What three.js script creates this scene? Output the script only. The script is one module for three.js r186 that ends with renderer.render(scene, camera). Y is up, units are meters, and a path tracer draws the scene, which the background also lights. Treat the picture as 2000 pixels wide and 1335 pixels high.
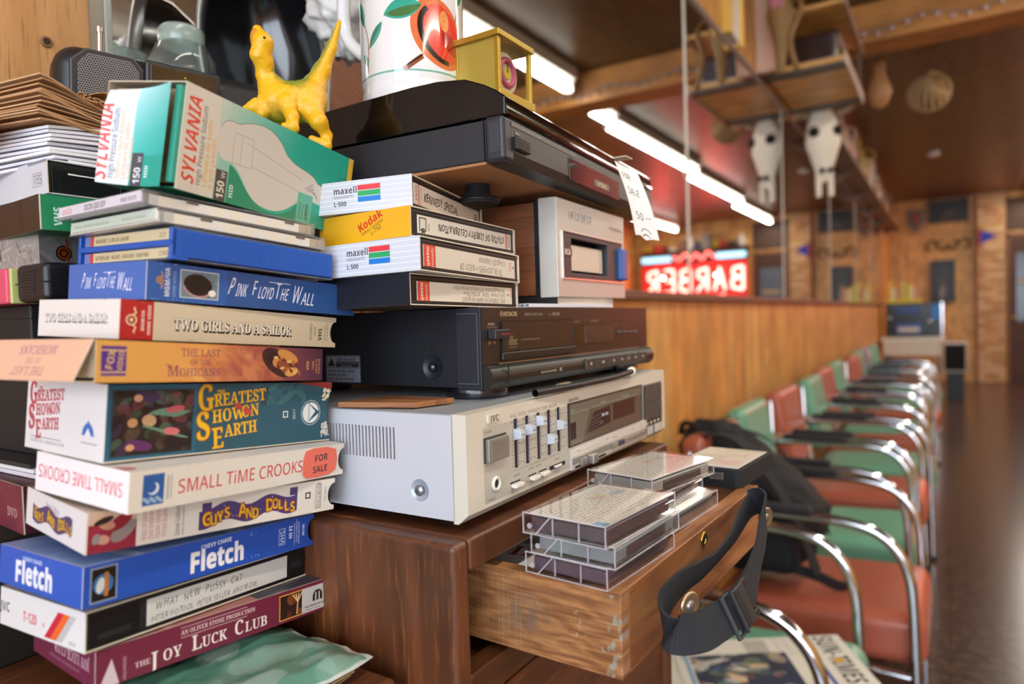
import * as THREE from 'three';
import { RoundedBoxGeometry } from 'three/addons/geometries/RoundedBoxGeometry.js';
import { mergeGeometries } from 'three/addons/utils/BufferGeometryUtils.js';
import { MarchingCubes } from 'three/addons/objects/MarchingCubes.js';
import { RectAreaLightUniformsLib } from 'three/addons/lights/RectAreaLightUniformsLib.js';
import { createNoise2D, createNoise3D } from 'simplex-noise';

// ---------------------------------------------------------------- camera, sky, exposure
const scene = new THREE.Scene();
const camera = new THREE.PerspectiveCamera(2 * Math.atan(667.5 / 1340) * 180 / Math.PI, 2000 / 1335, 0.02, 60);
camera.position.set(0, 1.2, 0);
camera.rotation.order = 'YXZ';
camera.rotation.set(-1.8488 * Math.PI / 180, 32.425 * Math.PI / 180, -1.7 * Math.PI / 180);
camera.focus = 0.57;
camera.userData.fStop = 3.8;
const renderer = new THREE.WebGLRenderer({ antialias: true });
renderer.toneMapping = THREE.LinearToneMapping;
renderer.toneMappingExposure = 1.1;
renderer.shadowMap.enabled = true;
RectAreaLightUniformsLib.init();
scene.background = new THREE.Color(0.79, 0.88, 1.0);      // bright overcast daylight outside the shop window
scene.backgroundIntensity = 6.7;
const LAMP = 44, LAMP_COLOR = new THREE.Color(1.0, 0.93, 0.81);

// ---------------------------------------------------------------- helpers
const D2R = Math.PI / 180;
function rng(seed) { let s = seed >>> 0; return () => { s = (s + 0x6D2B79F5) | 0; let t = Math.imul(s ^ (s >>> 15), 1 | s); t = (t + Math.imul(t ^ (t >>> 7), 61 | t)) ^ t; return ((t ^ (t >>> 14)) >>> 0) / 4294967296; }; }
const used = {};
function num(n) { const k = (used[n] = (used[n] ?? -1) + 1); return k ? n + '_' + String(k).padStart(3, '0') : n; }
function tag(o, label, category, group) { o.userData.label = label; o.userData.category = category; if (group) o.userData.group = group; return o; }
function thing(name, label, category, group) { const g = new THREE.Group(); g.name = num(name); scene.add(g); return tag(g, label, category, group); }
function part(parent, name, geo, mat, pos, rot) {
  const m = new THREE.Mesh(geo, mat); m.name = name; m.castShadow = m.receiveShadow = true;
  if (pos) m.position.set(...pos); if (rot) m.rotation.set(...rot);
  (parent ?? scene).add(m); return m;
}
function single(name, geo, mat, label, category, group, pos, rot) { const m = part(scene, num(name), geo, mat, pos, rot); return tag(m, label, category, group); }
function struct(name, geo, mat, pos) { const m = part(scene, name, geo, mat, pos); m.userData.kind = 'structure'; return m; }
// a box between two corners, edges rounded by r
function bx(x0, x1, y0, y1, z0, z1, r = 0) {
  const w = Math.abs(x1 - x0), h = Math.abs(y1 - y0), d = Math.abs(z1 - z0);
  const g = r > 0 ? new RoundedBoxGeometry(w, h, d, 2, Math.min(r, w / 2.01, h / 2.01, d / 2.01)) : new THREE.BoxGeometry(w, h, d);
  g.translate((x0 + x1) / 2, (y0 + y1) / 2, (z0 + z1) / 2); return g;
}
// uv in metres: u runs along the grain axis
function grain(geo, axis, ou = 0, ov = 0) {
  const p = geo.attributes.position, n = geo.attributes.normal, uv = new Float32Array(p.count * 2), a = 'xyz'.indexOf(axis);
  for (let i = 0; i < p.count; i++) {
    const N = [Math.abs(n.getX(i)), Math.abs(n.getY(i)), Math.abs(n.getZ(i))], P = [p.getX(i), p.getY(i), p.getZ(i)];
    const k = N.indexOf(Math.max(...N)); let u, v;
    if (k === a) { u = P[(a + 1) % 3] * 0.25; v = P[(a + 2) % 3]; } else { u = P[a]; v = P[3 - a - k]; }
    uv[2 * i] = u + ou; uv[2 * i + 1] = v + ov;
  }
  geo.setAttribute('uv', new THREE.BufferAttribute(uv, 2)); return geo;
}
function cyl(r0, r1, h, x, y, z, axis = 'y', seg = 28) { const g = new THREE.CylinderGeometry(r1, r0, h, seg); if (axis === 'x') g.rotateZ(-Math.PI / 2); if (axis === 'z') g.rotateX(Math.PI / 2); g.translate(x, y, z); return g; }
function tube(pts, r, n = 40, rs = 8, closed = false) { return new THREE.TubeGeometry(new THREE.CatmullRomCurve3(pts.map((p) => new THREE.Vector3(...p)), closed, 'catmullrom', 0.5), n, r, rs, closed); }
function lathe(pts, seg = 40) { return new THREE.LatheGeometry(pts.map((p) => new THREE.Vector2(...p)), seg); }
function extrude(pts, depth, bevel = 0, holes = []) {
  const s = new THREE.Shape(pts.map((p) => new THREE.Vector2(...p)));
  for (const h of holes) s.holes.push(new THREE.Path(h.map((p) => new THREE.Vector2(...p))));
  return new THREE.ExtrudeGeometry(s, { depth, bevelEnabled: bevel > 0, bevelSize: bevel, bevelThickness: bevel, bevelSegments: 2, curveSegments: 12 });
}
function merge(gs) { const l = gs.map((g) => { const q = g.index ? g.toNonIndexed() : g; for (const k of Object.keys(q.attributes)) if (!['position', 'normal', 'uv'].includes(k)) q.deleteAttribute(k); return q; }); return mergeGeometries(l); }
// place a group: origin at the near lower front corner, local x along the wall away from the window, local z out into the room
function frame(o, NT, yaw = 0, tx = 0, tz = 0, t = 0, s = 1) {
  const y = yaw * D2R, rd = new THREE.Vector3(Math.sin(y), tx, -Math.cos(y)).normalize(), ld = new THREE.Vector3(-Math.cos(y), tz, -Math.sin(y));
  ld.addScaledVector(rd, -ld.dot(rd)).normalize();
  const out = ld.clone().negate(), up = out.clone().cross(rd).normalize();
  const m = new THREE.Matrix4().makeBasis(rd, up, out); o.quaternion.setFromRotationMatrix(m);
  o.position.set(...NT).addScaledVector(up, -t * s); o.scale.setScalar(s); return o;
}

// ---------------------------------------------------------------- textures
function canvasTex(w, h, draw) {
  const c = document.createElement('canvas'); c.width = Math.round(w); c.height = Math.round(h); const g = c.getContext('2d'); draw(g, c.width, c.height);
  const t = new THREE.CanvasTexture(c); t.colorSpace = THREE.SRGBColorSpace; t.anisotropy = 8; return t;
}
// a print w x h millimetres, drawn in millimetres from its upper left corner
function print(w, h, ppm, bg, draw) { return canvasTex(w * ppm, h * ppm, (g, W, H) => { g.scale(W / w, H / h); g.fillStyle = bg; g.fillRect(0, 0, w, h); draw(g, w, h); }); }
function T(g, s, x, y, size, o = {}) {
  g.save(); g.translate(x, y); if (o.rot) g.rotate(o.rot * D2R); if (o.flip) g.rotate(Math.PI); if (o.skew) g.transform(1, 0, -o.skew, 1, 0, 0); g.scale((o.sx ?? 1) * size / 100, size / 100);
  g.font = `${o.style ?? ''} ${o.weight ?? ''} 100px ${o.font ?? 'sans-serif'}`; g.textAlign = o.align ?? 'left'; g.textBaseline = o.base ?? 'alphabetic';
  if (o.shadow) { g.fillStyle = o.shadow; for (let k = 1; k <= 5; k++) g.fillText(s, k * 2, k * 3); }
  if (o.stroke) { g.strokeStyle = o.stroke; g.lineWidth = o.lw ?? 10; g.lineJoin = 'round'; g.strokeText(s, 0, 0); }
  g.fillStyle = o.color ?? '#000'; if (!o.outline) g.fillText(s, 0, 0); g.restore();
}
// hand lettering: every letter a little off
function hand(g, s, x, y, size, o = {}) {
  const r = rng(o.seed ?? 7); g.save(); g.translate(x, y); if (o.rot) g.rotate(o.rot * D2R); if (o.flip) g.rotate(Math.PI); g.scale(size / 100, size / 100); g.font = `${o.weight ?? ''} 100px ${o.font ?? 'sans-serif'}`; g.fillStyle = o.color ?? '#222'; g.strokeStyle = g.fillStyle; let cx = 0;
  for (const ch of s) { g.save(); g.translate(cx, (r() - .5) * 16); g.rotate((r() - .5) * .18); g.transform(o.sx ?? .8, 0, -.08 + (r() - .5) * .2, 1 + (r() - .5) * .2, 0, 0); g.fillText(ch, 0, 0); g.restore(); cx += g.measureText(ch).width * (o.sx ?? .8) * (o.track ?? 1.02); }
  g.restore();
}
// a printed picture, too small to read: soft blots of its colours
function blots(g, x, y, w, h, cols, seed, n = 60, lo = .04, hi = .2) {
  const r = rng(seed); g.save(); g.beginPath(); g.rect(x, y, w, h); g.clip(); g.fillStyle = cols[0]; g.fillRect(x, y, w, h);
  for (let i = 0; i < n; i++) { g.fillStyle = cols[Math.floor(r() * cols.length)]; g.globalAlpha = .35 + .5 * r(); g.beginPath(); g.ellipse(x + r() * w, y + r() * h, w * (lo + hi * r()), h * (lo + hi * r()), r() * 3, 0, 7); g.fill(); }
  g.restore();
}
function scuff(g, w, h, seed, n, col, s = .4) { const r = rng(seed); g.fillStyle = col; for (let i = 0; i < n; i++) { g.globalAlpha = .25 + .5 * r(); g.beginPath(); g.ellipse(r() * w, r() < .5 ? r() * h * .05 : h - r() * h * .05, s * (1 + 3 * r()), s * r(), r() * 3, 0, 7); g.fill(); } g.globalAlpha = 1; }
function emblem(g, x, y, r, col, ring) { g.save(); g.translate(x, y); g.strokeStyle = col; g.lineWidth = r * .28; g.beginPath(); g.arc(0, 0, r * .8, 0, 7); g.stroke(); g.fillStyle = ring; g.beginPath(); g.arc(0, 0, r * .6, 0, 7); g.fill(); g.fillStyle = col; g.beginPath(); g.arc(0, 0, r * .34, 0, 7); g.fill(); g.lineWidth = r * .3; for (const s of [-1, 1]) { g.beginPath(); g.moveTo(r * .3, s * r * .9); g.bezierCurveTo(r * 1.3, s * r * 1.3, 0, s * r * 1.7, r * .6, s * r * 2.1); g.stroke(); } g.restore(); }
// wood as linear data: long grain along u; size in metres
const N2 = createNoise2D(rng(11)), N3 = createNoise3D(rng(12));
const fbm = (x, y, o = 4) => { let a = 0, s = 1, f = 1; for (let i = 0; i < o; i++) { a += s * N2(x * f, y * f); s *= .5; f *= 2; } return a; };
function field(w, h, mu, mv, fn) {   // fn(u metres, v metres) -> [r,g,b] sRGB 0..255
  const d = new Uint8Array(w * h * 4);
  for (let j = 0; j < h; j++) for (let i = 0; i < w; i++) { const c = fn(i / w * mu, j / h * mv), k = 4 * (j * w + i); d[k] = Math.max(0, Math.min(255, c[0])); d[k + 1] = Math.max(0, Math.min(255, c[1])); d[k + 2] = Math.max(0, Math.min(255, c[2])); d[k + 3] = 255; }
  const t = new THREE.DataTexture(d, w, h); t.colorSpace = THREE.SRGBColorSpace; t.wrapS = t.wrapT = THREE.MirroredRepeatWrapping; t.magFilter = THREE.LinearFilter; t.minFilter = THREE.LinearMipmapLinearFilter; t.generateMipmaps = true; t.anisotropy = 8; t.repeat.set(1 / mu, 1 / mv); t.needsUpdate = true; return t;
}
const mix3 = (a, b, t) => [a[0] + (b[0] - a[0]) * t, a[1] + (b[1] - a[1]) * t, a[2] + (b[2] - a[2]) * t];
const hex = (s) => [parseInt(s.slice(1, 3), 16), parseInt(s.slice(3, 5), 16), parseInt(s.slice(5, 7), 16)];
function wood(light, dark, pore, { mu = 1.2, mv = .3, w = 512, h = 512, rings = 28, wob = .05, seed = 0, fine = 260, contrast = 1 } = {}) {
  const A = hex(light), B = hex(dark), P = hex(pore);
  return field(w, h, mu, mv, (u, v) => {
    const y = v + wob * fbm(u * 1.3 + seed, v * 3 + seed, 3);
    let t = .5 + .5 * Math.sin(y * rings * 6.283 + 2.5 * N2(u * 2 + seed, v * 9)); t = .25 + .5 * t + .25 * fbm(u * 3 + seed, v * 40, 3) * contrast;
    let c = mix3(A, B, Math.max(0, Math.min(1, t)));
    const g = N2(u * 9 + seed, v * fine) * .5 + N2(u * 22, v * fine * 2.1 + seed) * .5; if (g > .25) c = mix3(c, P, Math.min(.75, (g - .25) * 1.3));
    const l = 1 + .10 * fbm(u * 2.3 + seed, v * 5, 2); return [c[0] * l, c[1] * l, c[2] * l];
  });
}
const M = (color, rough = .6, metal = 0, extra = {}) => new THREE.MeshStandardMaterial({ color, roughness: rough, metalness: metal, ...extra });
const MP = (color, rough = .6, extra = {}) => new THREE.MeshPhysicalMaterial({ color, roughness: rough, ...extra });
const printed = (map, rough = .42) => new THREE.MeshPhysicalMaterial({ map, roughness: rough, clearcoat: .25, clearcoatRoughness: .25 });
const speckle = (base, amp, seed, mu = .2, mv = .2, f = 300) => { const c = hex(base); return field(256, 256, mu, mv, (u, v) => { const n = N2(u * f + seed, v * f) * amp + fbm(u * 25 + seed, v * 25, 3) * amp * .6; return [c[0] + n, c[1] + n, c[2] + n]; }); };

const tex = {
  desk: wood('#6c3d22', '#4b2915', '#96592a', { mu: 1, mv: .3, rings: 16, wob: .05, seed: 3, fine: 130, contrast: 1.3 }),
  walnut: wood('#a87245', '#7d4c29', '#502c15', { mu: .6, mv: .2, rings: 34, wob: .035, seed: 8, fine: 320, contrast: 1.5 }),
  oak: wood('#b98a58', '#a3733f', '#7d5228', { mu: .8, mv: .4, rings: 9, wob: .06, seed: 15, fine: 180 }),
  panel: wood('#deac66', '#cb9550', '#a06a32', { mu: 1.6, mv: .5, rings: 7, wob: .05, seed: 21, fine: 120 }),
  ceiling: wood('#6a4b2a', '#52371b', '#35220f', { mu: 2.4, mv: 1.2, rings: 3, wob: .05, seed: 30, fine: 60 }),
  veneer: wood('#8a5636', '#6b3d24', '#3f2113', { mu: .5, mv: .2, rings: 30, wob: .03, seed: 41, fine: 300 }),
  floor: field(512, 512, 1.22, 1.22, (u, v) => { const c = hex('#4a362d'), n = fbm(u * 14, v * 14, 4) * 14 + N2(u * 120, v * 120) * 7; const e = Math.min(u % .305, .305 - u % .305, v % .305, .305 - v % .305) < .0022 ? -22 : 0; return [c[0] + n + e, c[1] + n * .9 + e, c[2] + n * .8 + e]; }),
};
const mat = {
  desk: new THREE.MeshPhysicalMaterial({ map: tex.desk, roughness: .42, clearcoat: .25, clearcoatRoughness: .4 }),
  walnut: new THREE.MeshPhysicalMaterial({ map: tex.walnut, roughness: .48, clearcoat: .15, clearcoatRoughness: .4 }),
  oak: M('#fff', .5, 0, { map: tex.oak }), panel: M('#fff', .42, 0, { map: tex.panel }), ceiling: M('#fff', .38, 0, { map: tex.ceiling }), veneer: M('#fff', .4, 0, { map: tex.veneer }),
  trimwood: M('#6b4a34', .5), chrome: M('#d9dbe0', .12, 1), black: M('#101114', .45), blackgloss: MP('#070709', .22), softblack: M('#16171c', .75),
  board: M('#c9b08a', .85), white: M('#e9e7e2', .6), paper: M('#eceae6', .8), steel: M('#a9adb5', .3, .9), brass: M('#c9a24a', .28, 1), mirror: M('#e6e8ea', .015, 1),
};
// ================================================================ the room
const XW = -.8, ZB = -13.14, ZF = 2.5, XR = 3.7, YC = 2.95;
struct('floor', grain(bx(-.95, XR + .15, -.1, 0, ZB - .15, ZF + .15), 'z'), M('#fff', .22, 0, { map: tex.floor }));
struct('ceiling', grain(bx(-.95, XR + .15, YC, YC + .1, ZB - .15, ZF + .15), 'z'), mat.ceiling);
const wallL = struct('wall_left', grain(bx(-.95, -.83, 0, YC, ZB, ZF), 'y'), mat.oak);
const wallR = struct('wall_right', grain(bx(XR, XR + .12, 0, YC, ZB, ZF), 'y'), mat.panel);
const wallB = struct('wall_back', grain(bx(-.95, XR, 0, YC, ZB - .12, ZB), 'y'), mat.panel);
// street front behind the camera: low wall, header and posts round an unseen wide shop window that daylights the near end faces
const wallF = struct('wall_front', grain(bx(-.95, XR, 0, .55, ZF, ZF + .12), 'x'), mat.panel);
part(wallF, 'header', grain(bx(-.95, XR, 2.7, YC, ZF, ZF + .12), 'x'), mat.panel);
part(wallF, 'pier', grain(bx(-.95, -.6, .55, 2.7, ZF, ZF + .12), 'y'), mat.panel);
part(wallF, 'pier', grain(bx(3.3, XR, .55, 2.7, ZF, ZF + .12), 'y'), mat.panel);
const win = struct('window_1', merge([bx(-.6, -.54, .55, 2.7, ZF + .03, ZF + .09), bx(3.24, 3.3, .55, 2.7, ZF + .03, ZF + .09), bx(-.54, 3.24, .55, .61, ZF + .03, ZF + .09), bx(-.54, 3.24, 2.64, 2.7, ZF + .03, ZF + .09), bx(1.32, 1.38, .61, 2.64, ZF + .03, ZF + .09)]), M('#8b8d90', .4, .8));
// left wall: wide sheet by the camera, boards under the mirror, boards above it
part(wallL, 'sheet', grain(bx(-.83, XW, 0, YC, -.405, 1.6), 'y'), mat.oak);
part(wallL, 'corner_strip', bx(XW - .005, XW + .004, 1.0, YC, -.425, -.405), M('#8a8378', .4, .5));
{
  const r = rng(5), tones = ['#ffffff', '#f3e9dc', '#ffeedd', '#e8dccb'].map((c) => M(c, .42, 0, { map: tex.panel }));
  let z = -.43; while (z > -11.42) { const w = .085 + .075 * r(), z1 = Math.max(z - w, -11.42); part(wallL, 'plank', grain(bx(-.83, XW, 0, 1.25, z1 + .004, z, .002), 'y', r() * 2, r()), tones[Math.floor(r() * 4)]); z = z1; }
  z = -.43; while (z > ZB) { const w = .16 + .12 * r(), z1 = Math.max(z - w, ZB); part(wallL, 'plank', grain(bx(-.83, XW, 2.39, YC, z1 + .004, z, .002), 'y', r() * 2, r()), tones[Math.floor(r() * 4)]); z = z1; }
  z = -11.43; while (z > ZB) { const z1 = Math.max(z - .2, ZB); part(wallL, 'plank', grain(bx(-.83, XW, 0, 2.385, z1 + .004, z, .002), 'y', r() * 2, r()), tones[Math.floor(r() * 4)]); z = z1; }
}
struct('trim_1', grain(bx(-.82, XW + .03, 1.25, 1.276, -11.42, -.41, .004), 'z'), mat.trimwood);
{ const bolt = part(wallL, 'bolt_hole', new THREE.TorusGeometry(.0048, .0016, 8, 6).rotateY(Math.PI / 2), M('#7d5a35', .5), [XW + .001, 1.507, -.361]); part(bolt, 'bore', cyl(.0036, .0036, .003, 0, 0, 0, 'x'), M('#2a1a0e', .8)); }
{
  const m = thing('wall_mirror', 'long frameless mirror in joined sheets above the wood panelled dado', 'mirror');
  const cuts = [-.425, -2.487, -4.226, -6.12, -7.95, -9.75, -11.42];
  for (let i = 0; i < 6; i++) part(m, 'mirror_sheet', bx(-.812, XW, 1.276, 2.372, cuts[i + 1] + .001, cuts[i] - .001), mat.mirror);
  for (let i = 1; i < 6; i++) part(m, 'joint_strip', bx(XW, XW + .003, 1.276, 2.372, cuts[i] - .008, cuts[i] + .008, .001), M('#c9c2b4', .4));
  part(m, 'top_rail', bx(-.815, XW + .008, 2.368, 2.39, -11.42, -.42, .003), M('#8f8a86', .35, .6));
  part(m, 'side_rail', bx(-.815, XW + .006, 1.276, 2.37, -.428, -.42, .001), M('#9aa09a', .35, .6));
}
{ // ceiling beams with a string of small lamps sagging on them
  const beam = (z) => { const b = struct('beam', grain(bx(XW, XR, 2.73, YC, z - .13, z + .13, .006), 'x'), M('#fff', .5, 0, { map: tex.panel, color: '#d9c3a8' })); b.name = num('beam'); return b; };
  beam(-4.62);
  const r = rng(77);
  for (const [zz, lab] of [[-4.48, 'string of small white bulbs along the ceiling beam']]) {
    const g = thing('string_lights', lab, 'string lights'); const pts = []; for (let i = 0; i <= 40; i++) pts.push([XW + .1 + i * .1, 2.80 + .02 * Math.sin(i * 1.3), zz]);
    part(g, 'wire', tube(pts, .004, 120, 5), M('#8d7f6e', .6)); const bs = []; for (let i = 0; i < 55; i++) bs.push(new THREE.SphereGeometry(.011, 8, 6).translate(XW + .12 + i * .072, 2.79 + .02 * Math.sin(i) - r() * .01, zz + .005)); const b = part(g, 'bulbs', merge(bs), M('#c9c0c8', .3)); b.userData.kind = 'stuff';
  }
}
// ---- fluorescent rows on the ceiling: housing, bare tube, end caps, and the light the tube gives
function fluorescent(x, z0, z1, label) {
  const g = thing('fluorescent_lamp', label, 'ceiling lamp', 'fluorescent ceiling lamps'), L = z0 - z1, zc = (z0 + z1) / 2;
  g.position.set(x, 0, zc);
  part(g, 'housing', bx(-.06, .06, 2.87, YC, -L / 2, L / 2, .006), M('#e8e4da', .45));
  for (const s of [-1, 1]) part(g, 'end_cap', bx(-.03, .03, 2.79, 2.88, s * L / 2 - .02 * s, s * L / 2, .004), M('#d8d4ca', .5));
  part(g, 'tube', cyl(.022, .022, L - .05, 0, 2.83, 0, 'z', 18), new THREE.MeshStandardMaterial({ color: '#fff', emissive: LAMP_COLOR, emissiveIntensity: 9 }));
  const a = new THREE.RectAreaLight(LAMP_COLOR, LAMP, .06, L - .06); a.position.set(0, 2.80, 0); a.rotation.x = -Math.PI / 2; a.name = 'tube_light'; g.add(a);
}
const rowX = (z) => .72 + Math.max(-4.8 - z, -3) * .05;
for (const [z0, z1, w] of [[1.6, -.55, 'unseen over the shop window end'], [-.75, -2.1, 'unseen over the cluttered cabinet'], [-2.2, -4.4, 'just before the ceiling beam'], [-4.92, -5.36, 'short tube just beyond the ceiling beam'], [-5.40, -7.84, 'second past the ceiling beam'], [-7.88, -10.4, 'third past the ceiling beam'], [-10.44, -12.95, 'next to the far wall']]) fluorescent(rowX((z0 + z1) / 2), z0, z1, 'bare fluorescent ceiling lamp of the wall side row, ' + w);  // first two are out of view, placed to light the cabinet and its gear
for (const [z0, z1, w] of [[1.2, -1.2, 'unseen by the shop window'], [-2.0, -4.4, 'unseen before the ceiling beam'], [-5.2, -7.6, 'unseen past the ceiling beam'], [-10.4, -12.8, 'near the far wall']]) fluorescent(2.75, z0, z1, 'bare fluorescent ceiling lamp of the barber side row, ' + w);  // nearer three are out of view and light the room from the right

// ================================================================ the far end of the room
{
  const Z = ZB;
  part(wallB, 'rail', grain(bx(XW, .39, 2.42, 2.5, Z, Z + .03, .004), 'x'), mat.panel);
  part(wallB, 'post', grain(bx(.30, .38, 2.42, YC, Z, Z + .05, .004), 'y'), M('#d9a877', .5));
  part(wallB, 'post', grain(bx(-.42, -.36, 0, 2.42, Z, Z + .02, .004), 'y'), mat.panel);
  for (let i = 0; i < 9; i++) part(wallB, 'plank', grain(bx(XW + i * .13 + .003, XW + (i + 1) * .13 - .003, 0, 2.42, Z, Z + .012, .002), 'y', i * .37, i * .21), mat.panel);
  // pale brick pillar
  const pil = struct('column', bx(.40, .75, 0, YC, Z + .002, Z + .16), M('#a88a66', .9)); const tones = ['#cba67c', '#bd9468', '#d6b48c', '#b58b60'].map((c) => M(c, .9)), gA = new RoundedBoxGeometry(.175, .062, .02, 1, .004), gB = new RoundedBoxGeometry(.083, .062, .02, 1, .004), r = rng(8);
  for (let k = 0; k < 41; k++) for (let j = 0; j < 3; j++) { const odd = k % 2, xs = odd ? [.445, .58, .705][j] : [.49, .665][j]; if (xs === undefined) continue; part(pil, 'brick', odd && j !== 1 ? gB : gA, tones[Math.floor(r() * 4)], [xs, .036 + k * .071, Z + .165 + r() * .008]); }
  // doors
  const door = struct('door_1', grain(bx(.80, 1.40, 0, 2.25, Z + .005, Z + .04), 'y'), M('#5b3a22', .5, 0, { map: tex.panel }));
  part(door, 'pane', bx(.90, 1.30, .95, 2.0, Z + .04, Z + .047), MP('#55606f', .15));
  part(door, 'frame_trim', merge([bx(.78, .82, 0, 2.3, Z, Z + .06), bx(1.38, 1.42, 0, 2.3, Z, Z + .06), bx(.78, 1.42, 2.25, 2.31, Z, Z + .06)]), M('#7d4f2a', .5));
  part(door, 'lettering', bx(.93, 1.27, 1.52, 1.62, Z + .047, Z + .049), printed(print(340, 100, 2, '#55606f', (g) => { for (let i = 0; i < 12; i++) { g.fillStyle = '#e0b62e'; g.fillRect(12 + i * 27, 28, 18, 46); } })));
  part(door, 'handle', new THREE.SphereGeometry(.03, 16, 12), mat.brass, [.86, 1.0, Z + .07]);
  part(wallB, 'lintel_panel', grain(bx(.78, 1.42, 2.35, 2.85, Z, Z + .02), 'x'), M('#4a3020', .6));
  // pictures
  const pic = (name, label, x0, x1, y0, y1, frameC, cols, seed, z = Z) => { const g = thing(name, label, 'picture'); part(g, 'frame', extrude([[x0, y0], [x1, y0], [x1, y1], [x0, y1]], .03, .004, [[[x0 + .035, y0 + .035], [x0 + .035, y1 - .035], [x1 - .035, y1 - .035], [x1 - .035, y0 + .035]]]).translate(0, 0, z + .034), M(frameC, .4)); part(g, 'canvas', bx(x0 + .03, x1 - .03, y0 + .03, y1 - .03, z + .034, z + .044), printed(canvasTex(128, 128, (c, W, H) => { c.fillStyle = cols[0]; c.fillRect(0, 0, W, H); const r = rng(seed); for (let i = 0; i < 9; i++) { c.globalAlpha = .7; c.fillStyle = cols[1 + Math.floor(r() * (cols.length - 1))]; c.beginPath(); c.ellipse(W * (.45 + .2 * r()), H * (.45 + .45 * r()), W * .08 * (1 + r()), H * .12 * (1 + r()), r(), 0, 7); c.fill(); } }), .5)); return g; };
  pic('framed_picture', 'wide dark painting of a small pale figure under the ceiling', -.25, .29, 2.56, 2.92, '#3a2413', ['#161b1d', '#5b4632', '#2b3131', '#6d573d'], 3, Z);
  pic('framed_picture', 'narrow upright dark picture with a pale lower band', -.22, .11, 1.28, 1.95, '#20150d', ['#120d0c', '#1c1412', '#8f8c84', '#2a1a17'], 5, Z + .015);
  const sw = thing('carved_scroll', 'dark carved scrollwork ornament on the far wood wall', 'ornament'); sw.position.set(.03, 2.2, Z + .04);
  for (let i = 0; i < 4; i++) part(sw, 'scroll', new THREE.TorusGeometry(.07, .018, 8, 20, 4.6), M('#5b3a1f', .6), [-.24 + i * .15, 0, 0], [0, 0, i * 1.5]);
  const pen = thing('pennant', 'blue triangular pennant on a short rod beside the brick pillar', 'pennant'); pen.position.set(.45, 2.28, Z + .178);
  part(pen, 'cloth', extrude([[0, .09], [.2, 0], [0, -.13]], .006, .001), M('#2438a8', .7)); part(pen, 'hoist_band', bx(-.05, 0, -.16, .12, -.003, .01), M('#8d3a2c', .7)); part(pen, 'rod', cyl(.008, .008, .3, .12, .15, 0, 'x'), M('#c9b83c', .4));
  const sh = thing('wall_shield', 'grey shield shaped plaque hanging high beside the dark painting', 'plaque'); sh.position.set(-.42, 2.62, Z + .03); part(sh, 'plate', extrude([[-.12, .16], [.12, .16], [.1, -.05], [0, -.2], [-.1, -.05]], .025, .006), M('#6f675f', .5)); part(sh, 'crest', extrude([[-.06, .1], [.06, .1], [0, -.1]], .012, .003).translate(0, 0, .03), M('#9c3a2a', .5));
  // shelf and things to the barber side (seen in the mirror)
  const bs = thing('wall_shelf', 'dark red wood wall shelf above the glowing neon sign', 'shelf'); part(bs, 'board', bx(1.45, 3.5, 2.4, 2.43, Z, Z + .28, .003), M('#5a2a1c', .5)); part(bs, 'bracket', bx(1.5, 1.53, 2.2, 2.4, Z, Z + .22), M('#3c1f14', .5)); part(bs, 'bracket', bx(3.4, 3.43, 2.2, 2.4, Z, Z + .22), M('#3c1f14', .5));
  const cols = ['#ddd8cc', '#2a2522', '#c33b28', '#d9b23a', '#8f8a80', '#3d5a7a', '#e6e2da', '#6b3a22'], r3 = rng(33); let x = 1.52; const kinds = ['tall_bottle', 'storage_box', 'shaving_mug'];
  for (let i = 0; x < 3.35; i++) { const w = .07 + .12 * r3(), h = .1 + .22 * r3(), k = i % 3, c = cols[i % 8], g = thing(kinds[k], `${['clear', 'dark', 'red', 'yellow', 'grey', 'blue', 'white', 'brown'][i % 8]} ${kinds[k].replace('_', ' ')} on the shelf over the neon sign, ${['first', 'second', 'third', 'fourth', 'fifth', 'sixth', 'seventh', 'eighth', 'ninth', 'tenth', 'eleventh', 'twelfth', 'thirteenth', 'fourteenth', 'fifteenth'][i]} from the door`, ['bottle', 'box', 'mug'][k], 'things on the shelf over the neon sign'); g.position.set(x + w / 2, 2.43, Z + .14); if (k === 0) { part(g, 'body', lathe([[0, 0], [w * .45, 0], [w * .45, h * .6], [w * .16, h * .75], [w * .16, h], [0, h]], 20), M(c, .3)); } else if (k === 1) { part(g, 'body', bx(-w / 2, w / 2, 0, h * .8, -.08, .08, .004), M(c, .6)); part(g, 'lid', bx(-w / 2 - .004, w / 2 + .004, h * .8, h * .9, -.085, .085, .004), M(c, .5)); } else { part(g, 'body', lathe([[0, 0], [w * .4, 0], [w * .42, h * .5], [w * .38, h * .5], [w * .36, .01], [0, .01]], 20), M(c, .35)); part(g, 'handle', new THREE.TorusGeometry(h * .16, .008, 8, 16), M(c, .35), [w * .45, h * .25, 0]); } x += w + .03; }
}
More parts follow.
